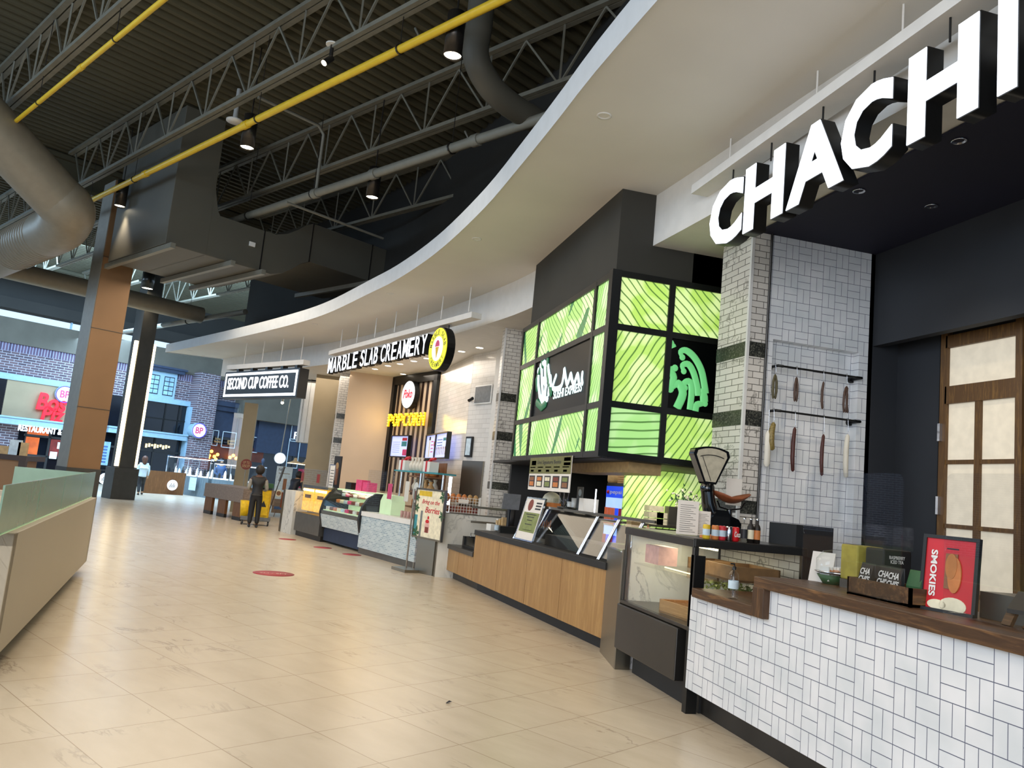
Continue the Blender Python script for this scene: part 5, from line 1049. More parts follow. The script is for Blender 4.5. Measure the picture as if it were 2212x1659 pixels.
font = dict(P=['1110', '1001', '1110', '1000', '1000'], O=['0110', '1001', '1001', '1001', '0110'], C=['0111', '1000', '1000', '1000', '0111'], R=['1110', '1001', '1110', '1010', '1001'], N=['1001', '1101', '1011', '1001', '1001'])
for i, ch in enumerate('POPCORN'):
    a0_ = .17+i*.315; lt = text(ch, 'letter', 'bulb_case', t, SLF.p(a0_, .15, 3.0), SLF.T, Z, .27, .35, .03, .02); m = MB()
    for r_, row_ in enumerate(font[ch]):
        for q_, b_ in enumerate(row_):
            if b_ == '1': m.sphere(SLF.p(a0_+.03+q_*.07, .19, 3.33-r_*.075), .026, 8)
    m.build('bulbs', 'bulb', lt)
lamp('POINT', SLF.p(.5, .6, 3.2), 10, (1, .7, .25), None, .2, name='bulb_glow')
def tvs(F_, a, b, z0, z1, label, n=.2):
    return sheet('menu_screen', label, 'screen', F_.p(a, n, z0), F_.T, Z, b-a, z1-z0, 'menu_screen', .05, 'black_plastic')
s_ = tvs(SLF, .62, 1.62, 2.18, 2.72, 'left menu screen hanging before the dark slats'); s_.mark('red_card', 'ink_red', .62, .78, .9, .93); s_.mark('blue_card', 'teal', .6, .5, .9, .75); s_.mark('pink_card', 'ink_pink', .7, .05, .98, .35)
for k in range(6): s_.mark('print_line', 'denim', .08, .2+.1*k, .5, .215+.1*k)
s_ = tvs(WHF, -.0, 1.1, 2.16, 2.72, 'middle menu screen with a popcorn picture on the white wall'); s_.mark('popcorn_photo', 'cream', .3, .05, .42, .8); s_.mark('black_card', 'ink', .28, .8, .44, .95); s_.mark('red_cup', 'ink_red', .8, .5, .92, .72); s_.mark('red_cup', 'ink_red', .85, .08, .95, .3)
for k in range(4): s_.mark('print_line', 'ink_pink', .52, .25+.15*k, .75, .29+.15*k)
s_ = tvs(WHF, 1.15, 2.3, 2.16, 2.72, 'right menu screen with a row of ice cream cones'); s_.mark('blue_card', 'teal', .62, .7, .88, .82)
for k in range(6): s_.mark('cone', 'food_brown', .1+.15*k, .12, .13+.15*k, .38); s_.disc('scoop', 'food_brown', .115+.15*k, .4, .035)
for k in range(3): s_.mark('print_line', 'denim', .1, .5+.12*k, .55, .53+.12*k)
# service door, thermostat, vent, camera
a0_ = Fr((3.3, 17.0), (.31, -.98))
t = struct('door_3', MB().obox(WH2.p(.05, .01, 0), WH2.T*.9, WH2.N*.03, Z*2.1), 'steel', 'steel service door in the white wall')
t = thing('wall_display', 'small black framed display on the white wall above the steel door', 'screen', WH2.p(.2, .02, 2.3)); m = MB(); WH2.box(m, .12, .4, .01, .05, 2.18, 2.62); m.build('frame', 'black_plastic', t); m = MB(); WH2.box(m, .16, .36, .05, .055, 2.22, 2.58); m.build('screen', 'pale_blue', t)
m = MB(); WH2.box(m, .3, .95, .01, .04, 3.35, 3.7); o = one('wall_vent', 'louvred grey vent high on the white wall', 'vent', 'grey_plastic', m); m = MB(); WH2.box(m, .27, .98, .01, .03, 3.32, 3.73); m.build('frame', 'white_plastic', o)
p = AP(WH2.p(0, .2, 0), WH2.N, 1020, 861); t = thing('security_camera', 'small black camera on the thin glass edge in the ice cream shop', 'camera', p); m = MB(); m.cyl(p, p+V3((-.08, -.05, -.06)), .035, 10); m.sphere(p, .04, 10); m.cyl(p, V3((AZ(LZ, 1026, 767).x, AZ(LZ, 1026, 767).y, p.z)), .015, 6); m.build('body', 'black_plastic', t)
m = MB(); m.cyl(AZ(LZ, 1026, 767), AZ(.9, 1000, 1075)*0+V3((AZ(LZ, 1026, 767).x, AZ(LZ, 1026, 767).y, 0)), .012, 8); struct('trim_8', m, 'chrome', 'thin vertical glass edge profile')
for k, (x, y) in enumerate([(997, 759), (1036, 751), (1058, 772), (993, 788), (838, 790), (864, 786), (894, 780), (810, 797), (871, 808), (922, 774)]):
    p = AZ(LZ, x, y); t = thing('downlight', 'glowing recessed downlight in the cream shop ceiling, '+['behind the yellow disc', 'nearest the tiled column', 'over the steel door', 'over the white wall', 'above the beige wall', 'middle of the beige side', 'left of the yellow disc', 'furthest left', 'near the slatted frame', 'beside the yellow disc'][k], 'lamp', p, 0, 'downlights in the cream shop ceiling')
    m = MB(); m.lathe(p, [(.1, 0), (.1, -.006), (.08, -.006)], 20); m.build('ring', 'white_plastic', t); m = MB(); m.lathe(p, [(.08, -.004), (0, -.004)], 16); m.build('lens', 'downlight_glow', t)
# channel letters and yellow disc
A_, B_ = AZ(3.95, 707, 808), AZ(3.95, 921, 764); MLF = Fr((A_.x, A_.y), (B_.x-A_.x, B_.y-A_.y))
sg = thing('channel_sign', 'row of glowing white ice cream shop letters under a white raceway', 'sign', MLF.p(2.7, 0, 3.95))
m = MB(); MLF.box(m, -.1, 7.0, -.2, .0, 4.44, 4.54); m.build('raceway', 'white_paint', sg)
for k in range(7): a = .4+k*1.05; m = MB(); m.cyl(MLF.p(a, -.1, 4.6), MLF.p(a, -.1, SZ), .012, 6); m.build('rod', 'white_paint', sg)
x_ = 0.0; words = [('MARBLE', 0, 1.95), ('SLAB', 2.1, 3.1), ('CREAMERY', 3.22, 5.42)]
for w_, a, b in words:
    n_ = len(w_); st = (b-a)/n_
    for i, ch in enumerate(w_):
        ww = st*(.84 if ch != 'M' else .9); ta = a+i*st; g = text(ch, 'letter_can', 'black_metal', sg, MLF.p(ta, -.13, 3.96), MLF.T, Z, ww, .38, .13, .012)
        text(ch, 'letter_face', 'light_face', g, MLF.p(ta+.005, .002, 3.965), MLF.T, Z, ww-.01, .37, .006, .005)
t = thing('round_sign', 'round yellow ice cream cone sign on a black drum right of the letters', 'sign', MLF.p(5.85, 0, 4.0)); c = MLF.p(5.86, 0, 4.0)
m = MB(); dsc(m, c, MLF.T, .41, -.16, .0, MLF.N, sx=.9); m.build('drum', 'black_metal', t); m = MB(); [m.cyl(c-MLF.N*.1+MLF.T*a+Z*.3, V3(((c-MLF.N*.1+MLF.T*a).x, (c-MLF.N*.1+MLF.T*a).y, 4.46)), .012, 6) for a in (-.15, .15)]; m.build('hanger', 'black_metal', t); m = MB(); dsc(m, c, MLF.T, .39, 0, .01, MLF.N, sx=.9); m.build('yellow_face', 'sign_yellow', t); m = MB(); dsc(m, c, MLF.T, .23, .01, .016, MLF.N, sx=.9); m.build('white_centre', 'sign_white', t)
m = MB(); m.prism([c+MLF.N*.018+Z*-.19, c+MLF.N*.018+MLF.T*.07+Z*.03, c+MLF.N*.018-MLF.T*.07+Z*.03], MLF.N*.004); m.build('cone', 'yellow_label', t); m = MB(); m.prism([c+MLF.N*.018+MLF.T*(.085*cos(a*pi/8))+Z*(.04+.12*sin(a*pi/8)) for a in range(9)], MLF.N*.004); m.build('scoop', 'ink_pink', t)
for s__, up_ in (('MARBLE SLAB', 1), ('CREAMERY', -1)):
    n_ = len(s__)
    for i, ch in enumerate(s__):
        if ch == ' ': continue
        a = (pi/2+(n_-1)/2*.27*up_-i*.27*up_) if up_ == 1 else (-pi/2-(n_-1)/2*.27+i*.27)
        cc_ = c+MLF.T*(.31*.9*cos(a))+Z*(.31*sin(a))+MLF.N*.011; tv = (MLF.T*(-sin(a))+Z*cos(a))*(-1 if up_ == 1 else 1); nv = (MLF.T*cos(a)+Z*sin(a))*(1 if up_ == 1 else -1)
        text(ch, 'rim_letter', 'olive', t, cc_-tv*.03-nv*.045, tv, nv, .06, .09, .003, .01)

# counters
def mb_(m, *a): return MSF.box(m, *a)
brick('mosaic', '8FA6B2', 'C3D0D2', 'D5DDDE', .1, .033, .004, 'yz', rough=.3)
t = thing('mosaic_counter', 'blue grey mosaic fronted counter with a white edge in the ice cream shop', 'counter', MSF.p(2.3, .1)); m = MB(); mb_(m, 1.0, 3.4, .0, .1, .12, .76); m.build('front', 'mosaic', t); m = MB(); mb_(m, 1.0, 3.42, -.02, .7, .76, .85); m.build('countertop', 'white_plastic', t); m = MB(); mb_(m, 1.0, 3.4, .03, .1, 0, .12); m.build('kick', 'grey_steel', t)
t = thing('counter_glass', 'tall clear glass guard over the mosaic counter', 'screen', MSF.p(2.3, .05, .85)); m = MB(); mb_(m, 1.1, 2.2, .03, .04, .86, 1.7); mb_(m, 2.22, 3.35, .03, .04, .85, 1.7); m.build('pane', 'clear_glass', t)
m = MB(); m.cyl(MSF.p(1.05, .035, .0), MSF.p(1.05, .035, 1.72), .025, 10); m.build('post', 'steel', t)
t = thing('ice_cream_case', 'curved glass ice cream cake case glowing pale green', 'display case', MSF.p(4.4, .2))
prof = [(.02, .32), (-.06, .66), (-.04, .78), (.0, .95), (.12, 1.12), (.28, 1.22), (.75, 1.22), (.75, .3)]
for a, b in ((3.36, 3.44), (5.4, 5.48)): m = MB(); m.prism([MSF.p(a, n_, z_) for n_, z_ in prof], MSF.T*(b-a)); m.build('end_panel', 'charcoal', t)
m = MB(); m.prism([MSF.p(3.44, n_, z_) for n_, z_ in [(-.05, .7), (-.035, .78), (.005, .95), (.125, 1.115), (.28, 1.21), (.29, 1.2), (.14, 1.1), (.02, .94), (-.02, .77), (-.035, .7)]], MSF.T*1.96); m.build('curved_glass', 'clear_glass', t)
m = MB(); m.prism([MSF.p(3.44, n_, z_) for n_, z_ in [(.02, .35), (-.05, .64), (.05, .64), (.1, .35)]], MSF.T*1.96); m.build('mosaic_panel', 'mosaic', t); m = MB(); mb_(m, 3.44, 5.4, -.045, .04, .64, .72); m.build('rail', 'steel', t); m = MB(); mb_(m, 3.4, 5.44, .1, .7, .05, .35); m.build('base', 'blue_trim_dark', t)
m = MB(); mb_(m, 3.44, 5.4, .6, .62, .72, 1.2); mb_(m, 3.44, 5.4, .0, .6, .72, .74); mb_(m, 3.44, 5.4, .28, .75, 1.2, 1.23); m.build('inner_liner', 'ice_display', t)
for z_, n_ in ((.9, .2), (1.05, .3)): m = MB(); mb_(m, 3.46, 5.38, n_, .6, z_, z_+.012); m.build('shelf', 'acrylic', t)
m = MB(); mb_(m, 3.6, 5.2, .32, .35, 1.17, 1.19); m.build('light_tube', 'tube_warm', t)
cols = ['food_brown', 'cream', 'ink_pink', 'white_plastic', 'food_orange', 'pale_blue', 'food_red']
for r_, (z_, n_) in enumerate(((.745, .08), (.915, .3), (1.065, .42))):
    for k in range(9):
        p = MSF.p(3.62+k*.205, n_, z_); m = MB()
        if r_: m.lathe(p, [(0, 0), (.07, 0), (.07, .07), (.0, .08)], 12)
        else: m.cbox(p, .13, .1, .07, MSF.a)
        o = m.build('ice_cream_cake' if r_ else 'tub_of_ice_cream', cols[(k*3+r_) % 7]); tag(o, ['small square tub of ice cream on the floor of the curved case', 'round ice cream cake on the middle shelf of the curved case', 'round ice cream cake on the top shelf of the curved case'][r_], 'dessert', ['tubs on the case floor', 'cakes on the middle shelf', 'cakes on the top shelf'][r_])
t = thing('popcorn_warmer', 'steel counter unit with two glowing yellow popcorn warmers', 'warmer', MSF.p(6.2, .2)); m = MB(); mb_(m, 5.5, 7.05, .0, .7, .12, .56); m.build('base', 'grey_steel', t); m = MB(); mb_(m, 5.5, 7.05, .06, .7, 0, .12); m.build('kick', 'kick', t); m = MB(); mb_(m, 5.5, 7.05, .1, .7, 1.16, 1.22); m.build('top', 'steel', t)
for a in (5.55, 6.32): m = MB(); mb_(m, a, a+.66, .1, .6, .62, 1.14); m.build('glowing_bin', 'warm_display', t); m = MB(); mb_(m, a, a+.66, .09, .1, 1.08, 1.13); m.build('light_tube', 'tube_warm', t); m = MB(); mb_(m, a+.15, a+.5, .085, .1, .92, 1.0); m.build('price_card', 'kraft_dark', t)
m = MB(); mb_(m, 5.5, 7.05, .03, .04, .58, 1.6); one('warmer_glass', 'clear glass guard in front of the popcorn warmers', 'screen', 'clear_glass', m)
t = thing('divider_post', 'pale marble end post with a steel side left of the popcorn warmers', 'divider', MSF.p(7.6, 0)); m = MB(); mb_(m, 7.1, 7.8, -.05, .3, 0, 1.04); m.build('marble_slab', 'marble', t); m = MB(); mb_(m, 7.8, 7.95, -.05, .3, 0, 1.04); m.build('steel_side', 'steel', t)
# shelf with gift baskets
t = thing('glass_shelf', 'teal glass shelf on posts above the mosaic counter', 'shelf', MSF.p(1.8, .5, 1.72)); m = MB(); mb_(m, 1.0, 2.75, .3, .7, 1.72, 1.75); m.build('shelf', 'teal', t)
for a in (1.05, 1.9, 2.7): m = MB(); m.cyl(MSF.p(a, .45, .85), MSF.p(a, .45, 1.72), .018, 8); m.build('post', 'chrome', t)
for k, a in enumerate((2.55, 1.55)):
    p = MSF.p(a, .45, 1.75); t = thing('gift_box', ['white gift box with red ribbon at the left end of the teal shelf', 'white gift box with red ribbon in the middle of the teal shelf'][k], 'box', p); m = MB(); m.cbox(p, .25, .2, .2, MSF.a); m.build('box', 'white_plastic', t)
    m = MB(); m.cbox(p+Z*.0, .06, .21, .21, MSF.a); m.tube([p+MSF.T*.14+Z*.0, p+MSF.T*.16+Z*.15, p+Z*.25, p-MSF.T*.14+Z*.26], .03, 8); m.build('ribbon', 'ink_red', t)
for k in range(4):
    p = MSF.p(2.2-.13*k, .4, 1.75); t = thing('sweet_bag', 'tied clear bag of pale green sweets on the teal shelf', 'bag', p, 0, 'tied bags on the teal shelf'); m = MB(); m.lathe(p, [(0, 0), (.05, .01), (.06, .12), (.02, .22), (.04, .27)], 10); m.build('bag', 'food_green' if k > 5 else 'bag_clear', t)
# rack with popcorn bags behind
t = thing('bag_rack', 'wooden rack filled with clear bags of popcorn behind the poster', 'rack', WHF.p(2.4, .7, .9)); m = MB()
for z_ in (.95, 1.3, 1.65): WHF.box(m, 1.2, 3.3, .4, .8, z_, z_+.03)
WHF.box(m, 1.2, 3.3, .38, .4, .5, 2.0); m.build('shelf', 'oak_red', t)
for z_, r_ in ((.98, 0), (1.33, 1), (1.68, 2)):
    for k in range(11):
        p = WHF.p(1.3+.19*k+random.uniform(-.02, .02), .6+random.uniform(-.08, .1), z_); m = MB(); s_ = random.uniform(.85, 1.15); m.lathe(p, [(0, 0), (.07, .01), (.085, .12*s_), (.03, .22*s_), (.055, .28*s_)], 9)
        o = m.build('popcorn_bag', ['food_brown', 'kraft', 'cookie', 'bag_clear'][(k*2+r_) % 4]); tag(o, 'tied bag of popcorn on the '+['lowest', 'middle', 'top'][r_]+' shelf of the wooden rack', 'bag', 'popcorn bags on the '+['lowest', 'middle', 'top'][r_]+' rack shelf')
m = MB(); m.cyl(MSF.p(1.06, .62, .85), MSF.p(1.06, .62, 1.7), .03, 8); one('led_strip', 'glowing white strip lamp beside the wooden popcorn rack', 'light', 'tube_glow', m)
t = thing('popcorn_machine', 'glass and steel popcorn machine behind the mosaic counter glass', 'machine', MSF.p(1.6, .6, .85)); m = MB()
for a, b in ((1.2, .4), (1.95, .4), (1.2, .9), (1.95, .9)): m.cyl(MSF.p(a, b, .85), MSF.p(a, b, 1.35), .015, 6)
mb_(m, 1.15, 2.0, .35, .95, 1.3, 1.4); mb_(m, 1.15, 2.0, .35, .95, .85, .9); m.build('frame', 'steel', t); m = MB(); mb_(m, 1.2, 1.95, .4, .9, .9, 1.08); m.build('popcorn', 'pinkish', t)
p = MSF.p(2.75, .35, .85); m = MB(); m.cbox(p, .5, .3, .25, MSF.a); m.prism([p+MSF.T*-.25+Z*.25-MSF.N*.15, p+MSF.T*.25+Z*.25-MSF.N*.15, p+MSF.T*.15+Z*.38-MSF.N*.15, p+MSF.T*-.15+Z*.38-MSF.N*.15], MSF.N*.3); one('cake_dome', 'pale green glowing cover behind the counter glass', 'cover', 'ice_display', m)
for k in range(8):
    p = MSF.p(1.15+.13*k, .22, .85); cup(p, 'pinkish', 'pink paper cup standing behind the counter glass', .035, .12, 'pink cups behind the counter glass')
for x_, y_, w_, h_, mt_, l_, ts in [(1.75, .1, .16, .38, 'paper', 'white hanging card behind the counter glass', .1), (1.4, .1, .22, .38, 'white_plastic', 'oval white card with a brown cup picture behind the glass', .1), (2.45, .1, .18, .3, 'ink_pink', 'pink price card behind the counter glass', .1)]:
    o = thing('price_card', l_, 'card', MSF.p(x_, y_, 1.2)); m = MB()
    if 'oval' in l_: m.prism([MSF.p(x_+w_/2*cos(a*pi/10), y_, 1.35+h_/2*sin(a*pi/10)) for a in range(20)], MSF.N*.006)
    else: mb_(m, x_-w_/2, x_+w_/2, y_, y_+.006, 1.16, 1.16+h_)
    m.build('card', mt_, o)
    if 'oval' in l_: m = MB(); mb_(m, x_-.05, x_+.05, y_-.004, y_, 1.22, 1.38); m.build('cup_picture', 'food_red', o)
for k, (a, c_, l_) in enumerate([(4.55, 'ink_pink', 'pink box on top of the curved ice cream case'), (4.2, 'ink_pink', 'second pink and brown box on top of the curved case'), (5.1, 'black_plastic', 'small black machine on top of the curved case')]):
    m = MB(); m.cbox(MSF.p(a, .5, 1.23), .3, .2, .24-.04*k, MSF.a); one('counter_box', l_, 'box', c_, m)
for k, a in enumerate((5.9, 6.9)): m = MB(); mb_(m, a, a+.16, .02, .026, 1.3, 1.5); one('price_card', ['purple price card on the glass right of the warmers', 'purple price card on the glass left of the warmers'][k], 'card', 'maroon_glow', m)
s_ = sheet('menu_sheet', 'tall white framed notice standing left of the curved case', 'menu', MSF.p(6.0, .3, 1.22), -MSF.T, Z, .28, .52, 'paper', .01, 'chrome')
for k in range(6): s_.mark('print_line', 'grey_steel', .15, .1+.13*k, .85, .13+.13*k)
# berries poster stand
Q = MSF.p(.78, -.2, .62); s_ = sheet('poster_stand', 'cream berry drink poster with green palm leaves on a steel stand', 'poster', Q, -MSF.T, Z, .95, .8, 'cream', .02, 'steel')
s_.txt('Bring on the', 'ink_red', .22, .68, .85, .8, .01, shear=.3); s_.txt('Berries', 'ink_red', .36, .52, .88, .65, .012, shear=.3); s_.mark('yellow_flash', 'yellow_label', .08, .87, .55, .98)
for a, b, r_ in ((.05, .6, .09), (.95, .9, .12), (.97, .5, .1), (.1, .06, .14), (.04, .82, .08)):
    for k in range(5): an = k*1.25+a; m = MB(); o_ = s_.o+s_.du*(a*.95)+s_.dv*(b*.8)+s_.nn*.004; d_ = s_.du*cos(an)+s_.dv*sin(an); e_ = s_.du*-sin(an)+s_.dv*cos(an); m.prism([o_, o_+d_*r_*.5+e_*r_*.25, o_+d_*r_, o_+d_*r_*.5-e_*r_*.25], s_.nn*.002); m.build('palm_leaf', 'leaf', s_.t)
s_.disc('strawberry', 'red_paint', .5, .42, .03); s_.mark('drink_glass', 'pinkish', .4, .1, .56, .34); s_.mark('berry_drink', 'food_red', .42, .1, .54, .22, .003); s_.disc('berry_topping', 'red_paint', .48, .34, .06, .004, .5); s_.mark('teal_band', 'teal', 0, .0, .1, .45)
m = MB(); m.cyl(MSF.p(.86, -.22, 0), MSF.p(.86, -.22, 1.42), .016, 10); m.cbox(MSF.p(.7, -.3, 0), .5, .32, .05, MSF.a); m.build('stand', 'steel', s_.t)
m = MB(); MSF.box(m, .1, .9, -.0, .25, 0, .68); one('low_cabinet', 'pinkish low cabinet behind the berry poster', 'cabinet', 'pinkish', m)
# wire racks with orange bags on the marble half wall
t = thing('wire_rack', 'white wire rack with orange bags on the marble half wall', 'rack', (2.8, 13.5, 1.085)); m = MB()
for k in range(13): x_ = 2.36+.05*k; m.cyl((x_, 13.44, 1.09), (x_, 13.44, 1.36), .004, 5)
for k in range(6): m.cyl((2.36, 13.44, 1.1+.05*k), (2.98, 13.44, 1.1+.05*k), .004, 5)
for x_ in (2.36, 2.98): m.box(x_-.012, x_+.012, 13.43, 13.45, 1.085, 1.38); m.cyl((x_, 13.44, 1.36), (x_, 13.6, 1.36), .006, 6)
m.build('wire_panel', 'white_plastic', t); m = MB(); m.box(2.6, 2.78, 13.42, 13.43, 1.26, 1.33); m.build('sign_plate', 'paper', t)
for k in range(6):
    p = V3((2.42+.1*k, 13.53, 1.30)); m = MB(); m.sphere(p+Z*.04, .07, 10, (.75, .7, 1.1)); o = m.build('snack_pouch', 'food_orange' if k < 4 else 'kraft'); tag(o, ['bright orange snack pouch on top of the white wire rack', 'pale brown snack pouch at the right end of the wire rack'][k > 3], 'pouch', ['orange pouches on the wire rack', 'pale pouches on the wire rack'][k > 3])
for k in range(6):
    m = MB(); m.cbox(V3((2.42+.1*k, 13.52, 1.09)), .08, .08, .12); o = m.build('snack_box', 'food_red' if k % 2 else 'copper'); tag(o, 'dark red snack box inside the white wire rack' if k % 2 else 'copper brown snack box inside the white wire rack', 'box', ['copper snack boxes in the wire rack', 'red snack boxes in the wire rack'][k % 2])

# ================================================================ COFFEE SHOP SIGN, FAR KIOSKS, PEOPLE
S0 = AZ(3.4, 481, 861); SGF = Fr((S0.x, S0.y), (.5376, -.8432))
t = thing('box_sign', 'black framed hanging coffee shop sign with white lettering', 'sign', SGF.p(2, 0, 3.4))
m = MB(); SGF.box(m, -.05, 3.95, -.28, 0, 3.4, 4.18); m.build('box', 'black_metal', t)
m = MB(); f_ = .035
for a, b, c, d in ((.02, 3.88, 3.45, 3.45+2*f_), (.02, 3.88, 4.06, 4.06+2*f_), (.02, .02+2*f_, 3.45, 4.12), (3.81, 3.88, 3.45, 4.12)): SGF.box(m, a, b, 0, .012, c, d)
m.build('glowing_border', 'light_face', t)
text('SECOND CUP COFFEE CO.', 'lettering', 'light_face', t, SGF.p(.2, .002, 3.66), SGF.T, Z, 3.3, .34, .012, .014, space=1.0)
m = MB(); SGF.box(m, -.1, 4.0, -.24, -.04, 4.27, 4.4); m.build('raceway', 'white_paint', t)
for a in (.5, 1.3, 2.1, 2.9, 3.6): m = MB(); SGF.box(m, a, a+.12, -.2, -.05, 4.18, 4.27); m.build('bracket', 'black_metal', t)
for a in (.7, 1.7, 2.7, 3.7): m = MB(); m.cyl(SGF.p(a, -.14, 4.4), SGF.p(a, -.14, SZ), .012, 6); m.build('rod', 'white_paint', t)
# shop interior seen below: brown side wall, white hanging drum, cone lamps
m = MB(); a_, b_ = AY(24.3, 666, 950).x, .66; m.box(a_, b_+.5, 24.3, 24.42, 0, LZ); struct('wall_side', m, 'tan_panel', 'tan wall left of the tiled column')
m = MB(); x_ = AY(27.5, 525, 900).x; m.box(x_, x_+.42, 27.5, 27.9, 0, 3.6); struct('wall_pier', m, 'tan_panel', 'slender beige pier behind the coffee sign')
m = MB(); p = AY(27.4, 508, 950); m.cyl((p.x, 27.4, 0), (p.x, 27.4, 3.5), .04, 8); m.box(p.x-.15, p.x+.15, 27.42, 27.44, .9, 3.5); struct('window_6', m, 'clear_glass', 'glass shop window edge left of the beige pier')
c0_ = AY(26.3, 678, 866); z1 = AY(26.3, 690, 960).z; t = thing('hanging_drum', 'large white cylinder lampshade hanging behind the coffee sign', 'lampshade', V3((c0_.x, 26.3, z1))); c = V3((c0_.x, 26.3, 0))
m = MB(); m.cyl(c+Z*z1, c+Z*(LZ-.05), .4, 32); m.build('shade', 'white_paint', t)
for k in range(5): a = -.3+.15*k; m = MB(); m.cyl((c.x+a, 25.86, z1+.02), (c.x+a, 25.86, LZ), .006, 5); m.build('cord', 'steel', t)
for k, (x, y) in enumerate([(638, 996), (661, 999), (684, 1003)]):
    p = AY(24.7+.5*k, x, y); p.z -= .08; t = thing('cone_lamp', 'flat cone pendant lamp with a glowing rim, '+['left', 'middle', 'right'][k]+' of the three', 'lamp', p, 0, 'cone pendant lamps'); m = MB(); m.lathe(p, [(.22, 0), (.2, .03), (.06, .09), (.04, .17), (.0, .18)], 24); m.build('shade', 'tan_panel', t)
    m = MB(); m.lathe(p, [(.22, -.002), (.22, .012), (.21, .0), (0, .01)], 24); m.build('glowing_rim', 'strip_glow', t); m = MB(); m.cyl(p+Z*.17, (p.x, p.y, LZ), .006, 5); m.build('cord', 'dark_steel', t)
for k, (x, y) in enumerate([(610, 868), (655, 865), (686, 867), (655, 886)]):
    p = AY(27.1, x, y); t = thing('spot_lamp', 'small bright track spot behind the coffee sign, '+['leftmost', 'second', 'rightmost', 'lowest'][k], 'lamp', p, 0, 'track spots behind the coffee sign'); m = MB(); m.cyl(p, p+Z*.12, .05, 10); m.cyl(p+Z*.1, (p.x, p.y, LZ), .012, 6); m.build('housing', 'steel', t); m = MB(); m.sphere(p-Z*.03, .05, 8); m.build('lens', 'lamp_glow', t)
m = MB(); a, b = AY(27.2, 600, 864), AY(27.2, 690, 864); m.beam((a.x, 27.2, a.z+.22), (b.x, 27.2, a.z+.18), .04, .04); m.cyl((a.x+.2, 27.2, a.z+.2), (a.x+.2, 27.2, LZ), .01, 6); one('lighting_track', 'thin lighting track behind the coffee sign', 'track', 'steel', m)
# exit sign
p = AY(27.0, 625, 858); s_ = sheet('exit_sign', 'small green running man exit sign partly behind the coffee sign', 'sign', p, X, Z, .3, .16, 'logo_green', .05); s_.disc('figure_mark', 'sign_white', .5, .5, .05); m = MB(); m.cyl((p.x+.15, p.y+.02, p.z+.16), (p.x+.15, p.y+.02, LZ), .012, 6); m.build('rod', 'white_plastic', s_.t)

# red restaurant letters on the far facade
def ftext(s__, m_, px, py, px2, py2, out, name_, label, bold=.02, shear=0, h=None):
    a = F(px, py, out); b = F(px2, py2, out); t = thing(name_, label, 'sign', UV(FU-out, a[0], a[1])); zz0 = a[1]; hh_ = h or (b[1]-a[1])
    text(s__, 'letters', m_, t, UV(FU-out, a[0], zz0), V, Z, b[0]-a[0], hh_, .08, bold, shear); return t
ftext('Bos', 'neon_red_far', 76, 884, 144, 868, .2, 'facade_sign', 'red glowing letters B o s on the tan panel, cut by the tan column', .03, .15, .78)
ftext('Piz', 'neon_red_far', 86, 908, 140, 895, .2, 'facade_sign', 'red glowing letters P i z under the larger red letters', .03, .15, .66)
ftext('RESTAURANT &', 'light_face', 38, 930, 134, 925, .62, 'facade_sign', 'white glowing word restaurant under the pale blue canopy', .008, 0, .27)
mat('logo_violet', '3A2AC0', .4, emit=.6, ec='5A48F0', var=.03)
def roundel(px, py, r_, out, label, side=False):
    a = F(px, py, out); c = UV(FU-out, a[0], a[1]); t = thing('round_sign', label, 'sign', c); m = MB(); dsc(m, c, V, r_, -.15 if not side else -.5, 0, -U); m.build('drum', 'blue_trim', t); m = MB(); dsc(m, c, V, r_*.97, 0, .02, -U); m.build('face', 'sign_white', t)
    m = MB()
    for k in range(30):
        a0, a1 = 2*pi*k/30, 2*pi*(k+1)/30; m.obox(c-U*.02+V*(r_*.88*cos(a0))+Z*(r_*.88*sin(a0)), V*(r_*.88*(cos(a1)-cos(a0)))+Z*(r_*.88*(sin(a1)-sin(a0))), V*(r_*.1*cos(a0))+Z*(r_*.1*sin(a0)), -U*.02)
    m.build('ring', 'logo_violet', t); text('BP', 'lettering', 'ink_pink', t, c-U*.022-V*(r_*.5)-Z*(r_*.42), V, Z, r_*1.0, r_*.85, .02, .02); return t
roundel(140, 852, .33*1.2, .25, 'round white and violet sign beside the red letters'); roundel(430, 930, .38, 1.1, 'round white and violet sign sticking out of the brick pillar', True)
ftext('kitchen\nfavorites', 'kraft_box', 462, 955, 478, 940, .3, 'facade_sign', 'small pale two line wording on a dark panel under the navy cornice, left', .0, 0, .25); ftext('gourmet\nflavours', 'kraft_box', 490, 960, 508, 945, .3, 'facade_sign', 'small pale two line wording on a dark panel under the navy cornice, right', .0, 0, .25)
ftext('Fio', 'sign_white', 634, 948, 652, 930, .4, 'facade_sign', 'pale yellow letters F i o in a white outlined navy panel', .01, 0, .4)
# white outlines on navy panels
def outline(px0, py0, px1, py1, label, out=.36):
    a, b = F(px0, py1, out), F(px1, py0, out); v0, z0, v1, z1 = a[0], a[1], b[0], b[1]; m = MB()
    for A1, B1, C1, D1 in ((v0, v1, z0, z0+.04), (v0, v1, z1-.04, z1), (v0, v0+.04, z0, z1), (v1-.04, v1, z0, z1)): fb(m, A1, B1, C1, D1, out, .02)
    return one('panel_outline', label, 'moulding', 'pale_blue', m)
outline(456, 930, 474, 962, 'pale outline of the left dark wording panel', .25); outline(477, 935, 512, 966, 'pale outline of the middle dark wording panel', .25); outline(523, 945, 560, 975, 'pale outline of the right dark wording panel', .25)
outline(626, 905, 672, 953, 'pale outline around the letters F i o'); outline(617, 950, 650, 1010, 'pale outline of the tall navy panel under the letters F i o')
m = MB(); a, b = F(548, 918), F(640, 868); fb(m, 20.6, 24.2, 4.0, 5.6, .9, .9); struct('wall_box', m, 'grey_stucco', 'dark grey box volume right of the beige pier')
